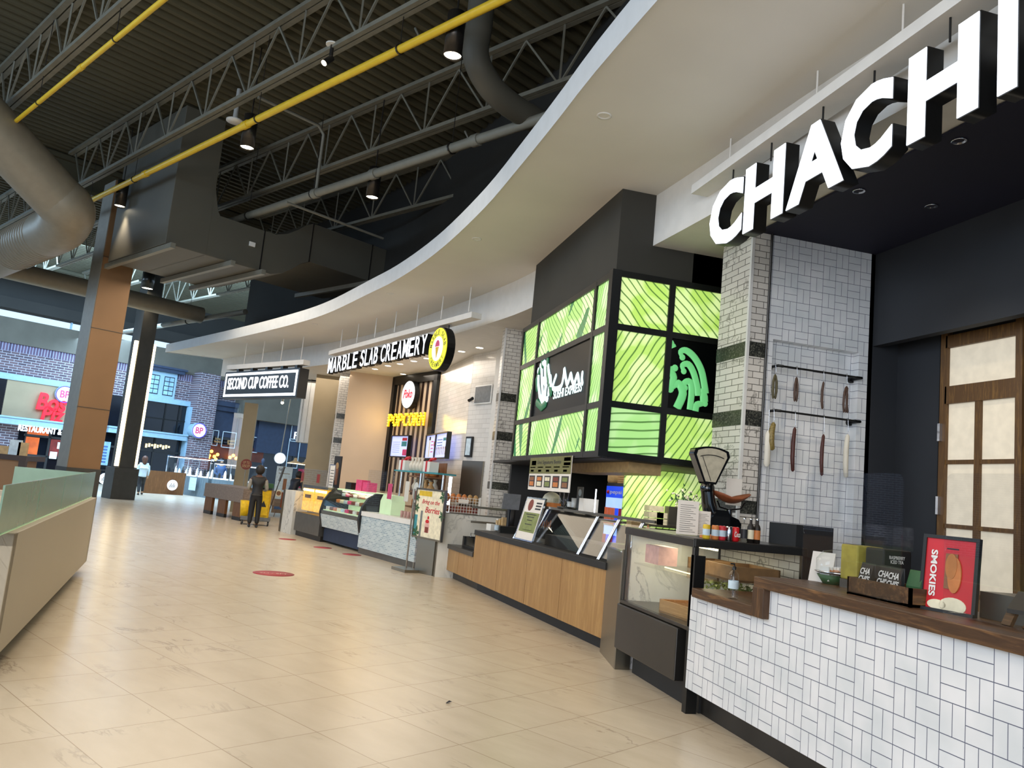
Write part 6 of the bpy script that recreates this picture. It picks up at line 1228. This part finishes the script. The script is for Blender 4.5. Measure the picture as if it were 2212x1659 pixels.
# warm lamps inside the far restaurant
mat('orange_lamp', 'FFB45A', .4, emit=6, ec='FFA040'); mat('far_glow', '3A1C10', .5, emit=.22, ec='7A3414', var=.6, scale=1.6)
a, b = F(442, 996), F(556, 958); m = MB(); fb(m, a[0], b[0]+.4, 1.75, 2.5, .1, .04); o = struct('window_7', m, 'far_glow', 'glowing orange strip of restaurant lamps under the dark panels')
lp_ = [(445, 982), (450, 990), (457, 975), (463, 986), (470, 982), (447, 972), (452, 984), (497, 988), (504, 984), (510, 990), (517, 985), (522, 990), (538, 982), (466, 992)]
for k, (x, y) in enumerate(lp_): a = F(x, y, .3); m = MB(); m.sphere(UV(FU-.3, a[0], a[1]), .09, 8); o = m.build('globe_lamp', 'orange_lamp'); tag(o, 'glowing orange globe lamp in the left cluster of the far restaurant' if x < 480 else 'glowing orange globe lamp in the right cluster of the far restaurant', 'lamp', 'left cluster of orange lamps' if x < 480 else 'right cluster of orange lamps')
# dark interior things: white notice board at the lit column
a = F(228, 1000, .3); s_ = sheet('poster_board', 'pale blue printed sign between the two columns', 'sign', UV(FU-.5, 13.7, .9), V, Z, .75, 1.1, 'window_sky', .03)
for k in range(6): s_.mark('print_line', 'denim', .15, .1+.13*k, .85, .17+.13*k)
for x, y, l_ in ((372, 1048, 'white round emblem on the dark low wall right of the woman'), (226, 1034, 'white round emblem left of the lit column')):
    p = AP(UV(33.5, 0), U, x, y); t = thing('round_emblem', l_, 'emblem', p); m = MB(); dsc(m, p, V, .22, .0, .03, -U); m.build('disc', 'sign_white', t); m = MB()
    for k in range(5): m.obox(p-U*.03+V*(-.12+.05*k)-Z*.1, V*.02, Z*(.12+.06*(k % 2)), -U*.01)
    m.build('emblem_lines', 'ink', t)
m = MB(); pa, pb = AP(UV(33.6, 0), U, 322, 1060), AP(UV(33.6, 0), U, 366, 1063); m.obox(UV(33.6, pa.dot(V)-.3, 0), V*(pb.dot(V)-pa.dot(V)+.9), U*.1, Z*.95); one('low_wall', 'dark low timber wall behind the woman in the pale coat', 'low wall', 'oak_red', m)

# jewellery kiosks
def kiosk(A_, B_, h0, h1, label, lit=True, rail=True):
    A_, B_ = V3((A_[0], A_[1], 0)), V3((B_[0], B_[1], 0)); D_ = (B_-A_).normalized(); L__ = V3((-D_.y, D_.x, 0)); n_ = (B_-A_).length
    if L__.y < 0: L__ = -L__
    t = thing('jewellery_kiosk', label, 'kiosk', A_); m = MB(); m.obox(A_, D_*n_, L__*.6, Z*h0); m.build('base', 'teal_wood', t)
    m = MB(); m.obox(A_+Z*h0, D_*n_, L__*.02, Z*(h1-h0)); m.obox(A_+Z*h0, D_*.02, L__*.6, Z*(h1-h0)); m.obox(A_+Z*h0+D_*(n_-.02), D_*.02, L__*.6, Z*(h1-h0)); m.build('glass', 'clear_glass', t)
    m = MB()
    for k in range(int(n_/.9)+1):
        a = min(k*.9, n_-.03); m.obox(A_+D_*a+Z*h0, D_*.03, L__*.03, Z*(h1-h0))
    m.obox(A_+Z*h1, D_*n_, L__*.6, Z*.04); m.build('frame', 'chrome', t)
    m = MB(); m.obox(A_+Z*(h0+.01)+L__*.04, D_*n_, L__*.5, Z*.05); m.build('lit_deck', 'sign_white', t)
    for k in range(int(n_/.3)):
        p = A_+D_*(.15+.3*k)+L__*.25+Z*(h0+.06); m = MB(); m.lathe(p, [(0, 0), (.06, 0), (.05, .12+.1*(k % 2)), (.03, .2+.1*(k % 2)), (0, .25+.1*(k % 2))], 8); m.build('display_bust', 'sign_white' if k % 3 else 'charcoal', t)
    m = MB(); m.obox(A_+Z*(h1-.04)+L__*.1, D_*n_, L__*.04, Z*.03); m.build('light_tube', 'tube_glow', t); return t
kiosk((-6.1, 39.0), (-3.9, 36.1), .82, 1.62, 'left glass jewellery kiosk with pale slatted base and lit displays')
kiosk((-3.75, 36.0), (-1.9, 34.6), .82, 1.5, 'right glass jewellery kiosk glowing white behind the cleaner')
s_ = sheet('kiosk_screen', 'small pale lit panel on the front of the left jewellery kiosk', 'screen', V3((-4.75, 36.95, .25)), V3((1.1, -1.45, 0)), Z, .55, .55, 'pale_blue')
# wooden bench table
BF = Fr((-2.83, 25.75), (1.15, -2.2))
t = thing('bench_table', 'long grey wooden slab table on brown block legs beside the cleaner', 'table', BF.p(1.3)); m = MB(); BF.box(m, -.05, 2.75, -.95, 0, .5, .9); m.build('slab', 'grey_wood', t)
for k, (a, n_) in enumerate(((.05, -.02), (1.05, -.02), (2.15, -.02), (.7, -.85), (1.8, -.85))): m = MB(); BF.box(m, a, a+.55, n_-.08, n_, .1, .5); m.build('leg', 'oak_red', t); m = MB(); BF.box(m, a, a+.55, n_-.08, n_+.001, 0, .1); m.build('foot', 'black_plastic', t)
# promo signs in the middle distance
p = AY(26.9, 532, 1003); t = thing('sale_sign', 'dark round sale sign reading up to 50% off on a thin stand', 'sign', p); m = MB(); dsc(m, p, X, .17, 0, .02, -Y); m.build('disc', 'food_red', t); m = MB(); m.cyl((p.x, p.y, .0), (p.x, p.y, p.z), .012, 6); m.build('stand', 'steel', t); text('UP TO\n50%OFF', 'lettering', 'kraft_box', t, p-Y*.022-X*.12-Z*.1, X, Z, .24, .2, .004, .01)
p = AY(26.8, 585, 1108); s_ = sheet('coffee_banner', 'tall pale coffee banner with an iced drink and a cup', 'banner', V3((p.x, 26.8, .12)), X, Z, .5, 1.5, 'pale_blue', .02, None); s_.txt('NO', 'ink', .15, .9, .45, .96); s_.mark('print_line', 'grey_steel', .15, .84, .85, .86); s_.mark('iced_drink', 'food_brown', .5, .5, .72, .74, .004); s_.disc('coffee_cup', 'cream', .32, .42, .11); s_.disc('coffee', 'food_brown', .32, .42, .07, .004); s_.mark('drink', 'copper', .5, .12, .8, .45, .003); s_.mark('label_bar', 'denim', .15, .08, .6, .14); s_.mark('lower_band', 'grey_wood', 0, 0, 1, .3, .001)
t = s_.t; m = MB(); m.beam((p.x+.1, 26.75, .0), (p.x+.18, 26.85, .4), .02, .02); m.build('leg', 'grey_wood', t)
p = AY(27.4, 605, 990); t = thing('round_light', 'bright white round lit sign beside the coffee banner', 'sign', p); m = MB(); dsc(m, p, X, .19, 0, .12, -Y); m.build('drum', 'pale_blue', t); m = MB(); dsc(m, p, X, .17, .12, .13, -Y); m.build('face', 'strip_white' if 'strip_white' in M else 'light_face', t)
m = MB(); m.cyl(p-Y*.05, (p.x+.1, p.y, LZ), .02, 6); m.build('bracket', 'steel', t)
p = AY(27.2, 632, 1030); s_ = sheet('promo_poster', 'red and white promotion poster behind the dark clothed person', 'poster', V3((AY(27.2, 639, 1056).x, 27.2, .02)), X, Z, .32, 1.58, 'paper', .02); s_.mark('red_top', 'ink_pink', 0, .6, 1, 1); s_.txt('JOY', 'white_plastic', .15, .72, .85, .88)
for k in range(4): s_.mark('print_line', 'ink', .2, .1+.12*k, .8, .15+.12*k)
p = AY(24.6, 690, 1043); s_ = sheet('drink_poster', 'dark poster of a chocolate drink standing on the popcorn warmers', 'poster', MSF.p(6.3, .5, 1.22), -MSF.T, Z, .42, .75, 'tea', .02); s_.mark('drink', 'food_brown', .35, .1, .75, .6, .004); s_.disc('cream_top', 'kraft', .5, .68, .09)
# floor stickers
for k, (x, y, l_) in enumerate([(591, 1239, 'large round red distancing sticker in the middle of the floor'), (621, 1165, 'small far red floor sticker near the cleaner'), (697, 1183, 'thin red floor sticker before the curved case'), (760, 1198, 'red floor sticker in front of the mosaic counter')]):
    p = AZ(0, x, y); r_ = .3 if k == 0 else .19; m = MB(); m.lathe(p+Z*.003, [(0, .0), (r_, 0), (r_, -.003)], 40); o = m.build('floor_sticker', 'sticker_red'); tag(o, l_, 'sticker', 'round red floor stickers')
    if k == 0:
        text('2M / 6FT', 'lettering', 'pinkish', o, p+Z*.004-X*.2-Y*.04, X, Y, .4, .08, .001)
m = MB(); p = AZ(0, 962, 1520); m.add([p+Z*.004, p+V3((.05, .01, .012)), p+V3((.02, .04, .004)), p+V3((.03, .015, .02))], [(0, 1, 2), (0, 1, 3), (0, 2, 3), (1, 2, 3)]); one('paper_scrap', 'tiny dark torn scrap lying on the pale floor tiles', 'scrap', 'ink', m)

# cleaning cart
CT = AZ(0, 548, 1136)+V3((.0, .42, 0)); t = thing('cleaning_cart', 'yellow and grey cleaning cart pushed by the person in black', 'cart', CT)
m = MB(); m.cbox(CT+Z*.12, .75, .45, .1); m.build('base', 'grey_plastic', t, .01); m = MB(); m.cbox(CT+V3((.14, 0, .2)), .36, .4, .75); m.build('yellow_bag', 'bin_yellow', t, .02); m = MB(); m.cbox(CT+V3((.14, 0, .95)), .4, .44, .05); m.build('bag_frame', 'black_plastic', t)
m = MB(); m.lathe(CT+V3((-.3, -.05, .2)), [(0, 0), (.1, 0), (.14, .42), (.13, .42), (.09, .02)], 18); m.build('bucket', 'bin_yellow', t); m = MB(); m.cbox(CT+V3((-.12, .05, .2)), .2, .3, .62); m.build('side_bin', 'grey_plastic', t)
for a, b in ((-.33, -.2), (.33, -.2), (-.33, .2), (.33, .2)): m = MB(); m.cyl(CT+V3((a-.015, b, .06)), CT+V3((a+.015, b, .06)), .06, 14); m.build('wheel', 'black_plastic', t)
m = MB(); m.cyl(CT+V3((.3, .1, .3)), CT+V3((.52, .25, 1.45)), .014, 8); m.cyl(CT+V3((.47, .22, 1.2)), CT+V3((.55, .27, 1.6)), .03, 8); m.build('mop', 'dark_steel', t)
m = MB(); m.cyl(CT+V3((-.05, .15, .8)), CT+V3((-.02, .2, 1.65)), .014, 8); m.sphere(CT+V3((-.02, .2, 1.7)), .05, 8, (1, 1, 1.6)); m.build('duster', 'denim', t); m = MB(); m.cbox(CT+V3((.2, .0, 1.0)), .3, .2, .12); m.build('caddy', 'leaf', t)
# yellow wet floor sign hung on the cart's side
m = MB(); m.cbox(CT+V3((.16, -.235, .28)), .26, .02, .6); m.build('folded_floor_sign', 'bin_yellow', t); m = MB(); m.prism([CT+V3((.08, -.247, .5)), CT+V3((.24, -.247, .5)), CT+V3((.16, -.247, .66))], (0, -.004, 0)); m.build('warning_mark', 'ink', t)

# ---------------------------------------------------------------- people
def skin(name, J, E_, m_, parent, sub=1, root=0):
    """J: joint -> (point, radius); E_: connected edges; one skinned surface"""
    names = list(J); inv = parent_inv(parent); me = bpy.data.meshes.new(name)
    me.from_pydata([inv @ V3(J[n][0]) for n in names], [(names.index(a), names.index(b)) for a, b in E_], []); me.update(); me.materials.append(M[m_])
    o = bpy.data.objects.new(name, me); COL.objects.link(o); o.parent = parent; mod = o.modifiers.new('skin', 'SKIN'); me.skin_vertices
    if not me.skin_vertices: me.attributes.new('skin', 'FLOAT', 'POINT') if False else None
    sv = me.skin_vertices[0].data if me.skin_vertices else None
    if sv is not None:
        for i, n in enumerate(names):
            r = J[n][1]; sv[i].radius = (r, r) if not isinstance(r, tuple) else r; sv[i].use_root = (i == root)
    s_ = o.modifiers.new('sub', 'SUBSURF'); s_.levels = sub; s_.render_levels = sub; mod.use_smooth_shade = True; return o
def skin_mesh(name, J, E_, m_, parent, root=0):
    """same, but the skin layer is made through a bmesh custom layer"""
    import bmesh
    names = list(J); inv = parent_inv(parent); bm = bmesh.new(); lay = bm.verts.layers.skin.verify(); vs = []
    for i, n in enumerate(names):
        v = bm.verts.new(inv @ V3(J[n][0])); r = J[n][1]; v[lay].radius = r if isinstance(r, tuple) else (r, r); v[lay].use_root = (i == root); vs.append(v)
    for a, b in E_: bm.edges.new((vs[names.index(a)], vs[names.index(b)]))
    me = bpy.data.meshes.new(name); bm.to_mesh(me); bm.free(); me.materials.append(M[m_]); o = bpy.data.objects.new(name, me); COL.objects.link(o); o.parent = parent
    mod = o.modifiers.new('skin', 'SKIN'); mod.use_smooth_shade = True; s_ = o.modifiers.new('sub', 'SUBSURF'); s_.levels = 1; s_.render_levels = 2; return o
def person(label, base, face, H, P, top, bottom, hairm='hair', skinm='skin', sleeves=True, longhair=False, coat=False):
    """P: pose overrides in body coordinates (x right of the person, y forward, z up), fractions of height"""
    t = thing('person', label, 'person', base, face); k = H
    J = dict(pelvis=((0, 0, .52), .058), belly=((0, .005, .6), .062), chest=((0, .0, .7), .078), neckb=((0, -.005, .81), .045), neck=((0, 0, .85), .032), head=((0, .005, .905), .052), crown=((0, 0, .955), .045),
             shl=((-.105, -.005, .79), .034), shr=((.105, -.005, .79), .034), ell=((-.135, -.02, .63), .026), elr=((.135, -.02, .63), .026), wrl=((-.14, .05, .5), .017), wrr=((.14, .05, .5), .017), pal=((-.142, .07, .465), .017), par=((.142, .07, .465), .017),
             hipl=((-.05, 0, .49), .044), hipr=((.05, 0, .49), .044), knl=((-.055, .01, .28), .036), knr=((.055, .01, .28), .036), anl=((-.058, -.01, .05), .022), anr=((.058, -.01, .05), .022), tol=((-.06, .075, .018), .019), tor=((.06, .075, .018), .019))
    for a, b in P.items(): J[a] = (b, J[a][1])
    E_ = [('pelvis', 'belly'), ('belly', 'chest'), ('chest', 'neckb'), ('neckb', 'neck'), ('neck', 'head'), ('head', 'crown'), ('neckb', 'shl'), ('neckb', 'shr'), ('shl', 'ell'), ('shr', 'elr'), ('ell', 'wrl'), ('elr', 'wrr'), ('wrl', 'pal'), ('wrr', 'par'),
          ('pelvis', 'hipl'), ('pelvis', 'hipr'), ('hipl', 'knl'), ('hipr', 'knr'), ('knl', 'anl'), ('knr', 'anr'), ('anl', 'tol'), ('anr', 'tor')]
    for s_ in 'lr':     # five unequal fingers on each palm, thumb from the side
        w_, p_ = V3(J['wr'+s_][0]), V3(J['pa'+s_][0]); d = (p_-w_).normalized(); sd = V3((1, 0, 0)) if abs(d.x) < .8 else V3((0, 0, 1)); sd = (sd-d*sd.dot(d)).normalized()
        for i, (o_, l_) in enumerate(((-.013, .03), (-.0045, .036), (.0045, .034), (.013, .027))):
            a, b = 'f%s%da' % (s_, i), 'f%s%db' % (s_, i); J[a] = (p_+d*(l_*.55)+sd*o_, .0055); J[b] = (p_+d*l_+sd*o_-V3((0, 0, .008)), .0045); E_ += [('pa'+s_, a), (a, b)]
        J['t'+s_] = (w_+d*.014+sd*(-.02 if s_ == 'r' else .02)+V3((0, .012, 0)), .006); E_ += [('wr'+s_, 't'+s_)]
    c, s = cos(face), sin(face)
    def W(p): return V3(base)+V3((p[0]*c-p[1]*s, p[0]*s+p[1]*c, p[2]))*k
    def sc(Jn, g): return {n: (W(J[n][0]), tuple(x*k*g for x in J[n][1]) if isinstance(J[n][1], tuple) else J[n][1]*k*g) for n in Jn}
    skin_mesh('body', sc(J, 1), E_, skinm, t)
    m = MB(); hd = W((J['head'][0][0], J['head'][0][1], J['head'][0][2]+.02)); fx = V3((-s, c, 0)); rx = V3((c, s, 0))
    m.sphere(hd, .066*k, 16, (.84, .95, 1.12)); m.sphere(hd+fx*.062*k-Z*.012*k, .012*k, 8, (1, 1, 1.3))
    for a in (-1, 1): m.sphere(hd+rx*a*.057*k-Z*.008*k, .014*k, 8, (.5, 1, 1.4))
    m.build('face', skinm, t); m = MB()
    for a in (-1, 1): m.sphere(hd+fx*.058*k+rx*a*.02*k+Z*.004*k, .006*k, 6)
    m.obox(hd+fx*.058*k-rx*.015*k-Z*.032*k, rx*.03*k, Z*.005*k, fx*.004*k); m.build('eyes_and_mouth', 'ink', t)
    m = MB(); m.sphere(hd-fx*.016*k+Z*.012*k, .08*k, 16, (.95, .95, 1.05))
    if longhair: m.tube([hd-fx*.03*k, hd-fx*.045*k-Z*.08*k, hd-fx*.04*k-Z*.15*k], [.06*k, .062*k, .03*k], 10)
    m.build('hair', hairm, t)
    tr = {n: v for n, v in sc(['pelvis', 'hipl', 'hipr', 'knl', 'knr', 'anl', 'anr'], 1.32).items()}; tr['pelvis'] = (tr['pelvis'][0], .09*k); tr['hipl'] = (tr['hipl'][0], .062*k); tr['hipr'] = (tr['hipr'][0], .062*k); tr['anl'] = (tr['anl'][0], tr['anl'][1]*1.25); tr['anr'] = (tr['anr'][0], tr['anr'][1]*1.25)
    tr['pelvis'] = (tr['pelvis'][0]-Z*.01*k, .078*k); tr['waist'] = (W((0, 0, .585)), .078*k); skin_mesh('trousers', tr, [('waist', 'pelvis'), ('pelvis', 'hipl'), ('pelvis', 'hipr'), ('hipl', 'knl'), ('hipr', 'knr'), ('knl', 'anl'), ('knr', 'anr')], bottom, t)
    tp = sc(['pelvis', 'belly', 'chest', 'neckb'], 1.38); tp['neckb'] = (tp['neckb'][0]-Z*.004*k, .068*k)
    if coat: tp['pelvis'] = (W((0, 0, .46)), .115*k); tp['belly'] = (tp['belly'][0], .105*k)
    if not coat: tp['pelvis'] = (tp['pelvis'][0]+Z*.02*k, .088*k); tp['belly'] = (tp['belly'][0], .09*k)
    ed = [('pelvis', 'belly'), ('belly', 'chest'), ('chest', 'neckb')]; tp.update(sc(['shl', 'shr'], 1.45)); ed += [('neckb', 'shl'), ('neckb', 'shr')]
    skin_mesh('top', tp, ed, top, t, 1)
    if sleeves:
        for s_ in 'lr': skin_mesh('sleeve', sc(['sh'+s_, 'el'+s_, 'wr'+s_], 1.28), [('sh'+s_, 'el'+s_), ('el'+s_, 'wr'+s_)], sleeves if isinstance(sleeves, str) else top, t)
    for s_ in 'lr':
        m = MB(); a, b = W(J['an'+s_][0]), W(J['to'+s_][0]); a.z = b.z = max(0, min(a.z, b.z)-.02*k)+.024*k; m.tube([a-(b-a)*.35, a, b, b+(b-a)*.15], [.018*k, .026*k, .024*k, .014*k], 10)
        m.build('shoe', 'black_plastic', t)
    return t
pb = AZ(0, 545, 1139)
person('person in a black vest and trousers seen from behind pushing the yellow cart', pb, 0.05, 1.56, dict(wrl=(-.1, .16, .6), wrr=(.12, .16, .6), pal=(-.09, .19, .6), par=(.11, .19, .6), ell=(-.14, .02, .63), elr=(.145, .02, .63)), 'cloth_black', 'cloth_black', sleeves='pale_sleeve', skinm='skin_dark')
mat('coat_pale', 'C9DAE2', .7)
pb = AZ(0, 301, 1069)
person('woman in a pale blue coat and black trousers walking away past the lit column', pb, .35, 1.5, dict(knr=(.06, .09, .29), anr=(.06, .03, .08), tor=(.06, .1, .03), anl=(-.055, -.14, .06), tol=(-.055, -.08, .02), knl=(-.055, -.03, .28)), 'coat_pale', 'cloth_black', coat=True, longhair=True, hairm='skin_dark')
pb = V3((AY(37.5, 477, 1010).x, 37.6, 0)); person('seller in a blue shirt standing behind the left jewellery kiosk', pb, pi+.3, 1.72, dict(wrl=(-.06, .16, .56), wrr=(.06, .16, .56), pal=(-.04, .18, .56), par=(.04, .18, .56)), 'denim', 'navy_cloth')
pb = V3((AY(26.3, 634, 1040).x, 26.4, 0)); person('person in a dark navy jacket bending behind the marble end post', pb, -.6, 1.6, dict(chest=(0, .06, .68), neckb=(0, .12, .77), neck=(0, .15, .8), head=(0, .18, .84), crown=(0, .2, .89), shl=(-.105, .11, .75), shr=(.105, .11, .75), ell=(-.13, .15, .6), elr=(.13, .15, .6), wrl=(-.08, .24, .56), wrr=(.08, .24, .56), pal=(-.07, .27, .56), par=(.07, .27, .56)), 'navy_cloth', 'navy_cloth')

# ---------------------------------------------------------------- second kiosk and its goods at the far left
KF = Fr((AY(17.5, 62, 1000).x, 17.5), (0, 1)); kz = AY(17.5, 30, 983).z; kx = AY(17.5, 53, 1010).x
t = thing('wooden_kiosk', 'dark topped brown kiosk behind the glass screens at the left edge', 'kiosk', (kx-1, 17.6, 0)); m = MB(); m.box(kx-3, kx-.12, 17.55, 18.6, 0, kz-.1); m.build('body', 'column_tan', t); m = MB(); m.box(kx-3, kx, 17.5, 18.7, kz-.1, kz); m.box(kx-.12, kx, 17.5, 17.62, 0, kz-.1); m.build('frame', 'slat_brown', t)
for x, w_, h_, c_, l_ in ((33, .2, .3, 'pale_blue', 'clear menu holder on the brown kiosk at the left edge'), (50, .16, .26, 'kraft_box', 'pale stand of cups beside the menu holder'), (8, .2, .16, 'kraft_box', 'tan rounded box on the brown kiosk')):
    p = AY(17.9, x, 980); m = MB(); m.box(p.x-w_/2, p.x+w_/2, 17.8, 17.9, kz, kz+h_); one('kiosk_item', l_, 'holder', c_, m)
m = MB(); p = AY(15, 10, 1045); m.cbox((p.x-.3, 15, .7), 1.2, .8, .05); m.cyl((p.x-.3, 15, 0), (p.x-.3, 15, .7), .04, 10); one('low_table', 'brown wooden table top behind the glass screens', 'table', 'oak_red', m)
t = thing('chair', 'brown chair back with a yellow seat behind the glass screens', 'chair', (p.x-.2, 13.6, 0)); q = V3((p.x-.1, 13.4, 0)); m = MB(); m.cbox(q+Z*.45, .4, .4, .04); m.build('seat', 'bin_yellow', t); m = MB(); m.cbox(q+V3((0, .18, .5)), .4, .03, .35); m.build('backrest', 'oak_red', t)
for a, b in ((-.17, -.17), (.17, -.17), (-.17, .17), (.17, .17)): m = MB(); m.cyl(q+V3((a, b, 0)), q+V3((a, b, .45)), .015, 6); m.build('leg', 'dark_steel', t)
m = MB(); p = AP(UV(24, 0), U, 55, 1045); m.cyl((p.x, p.y, 0), (p.x, p.y, 1.2), .06, 10); one('bollard', 'slim dark post in front of the far restaurant doors', 'post', 'dark_steel', m)
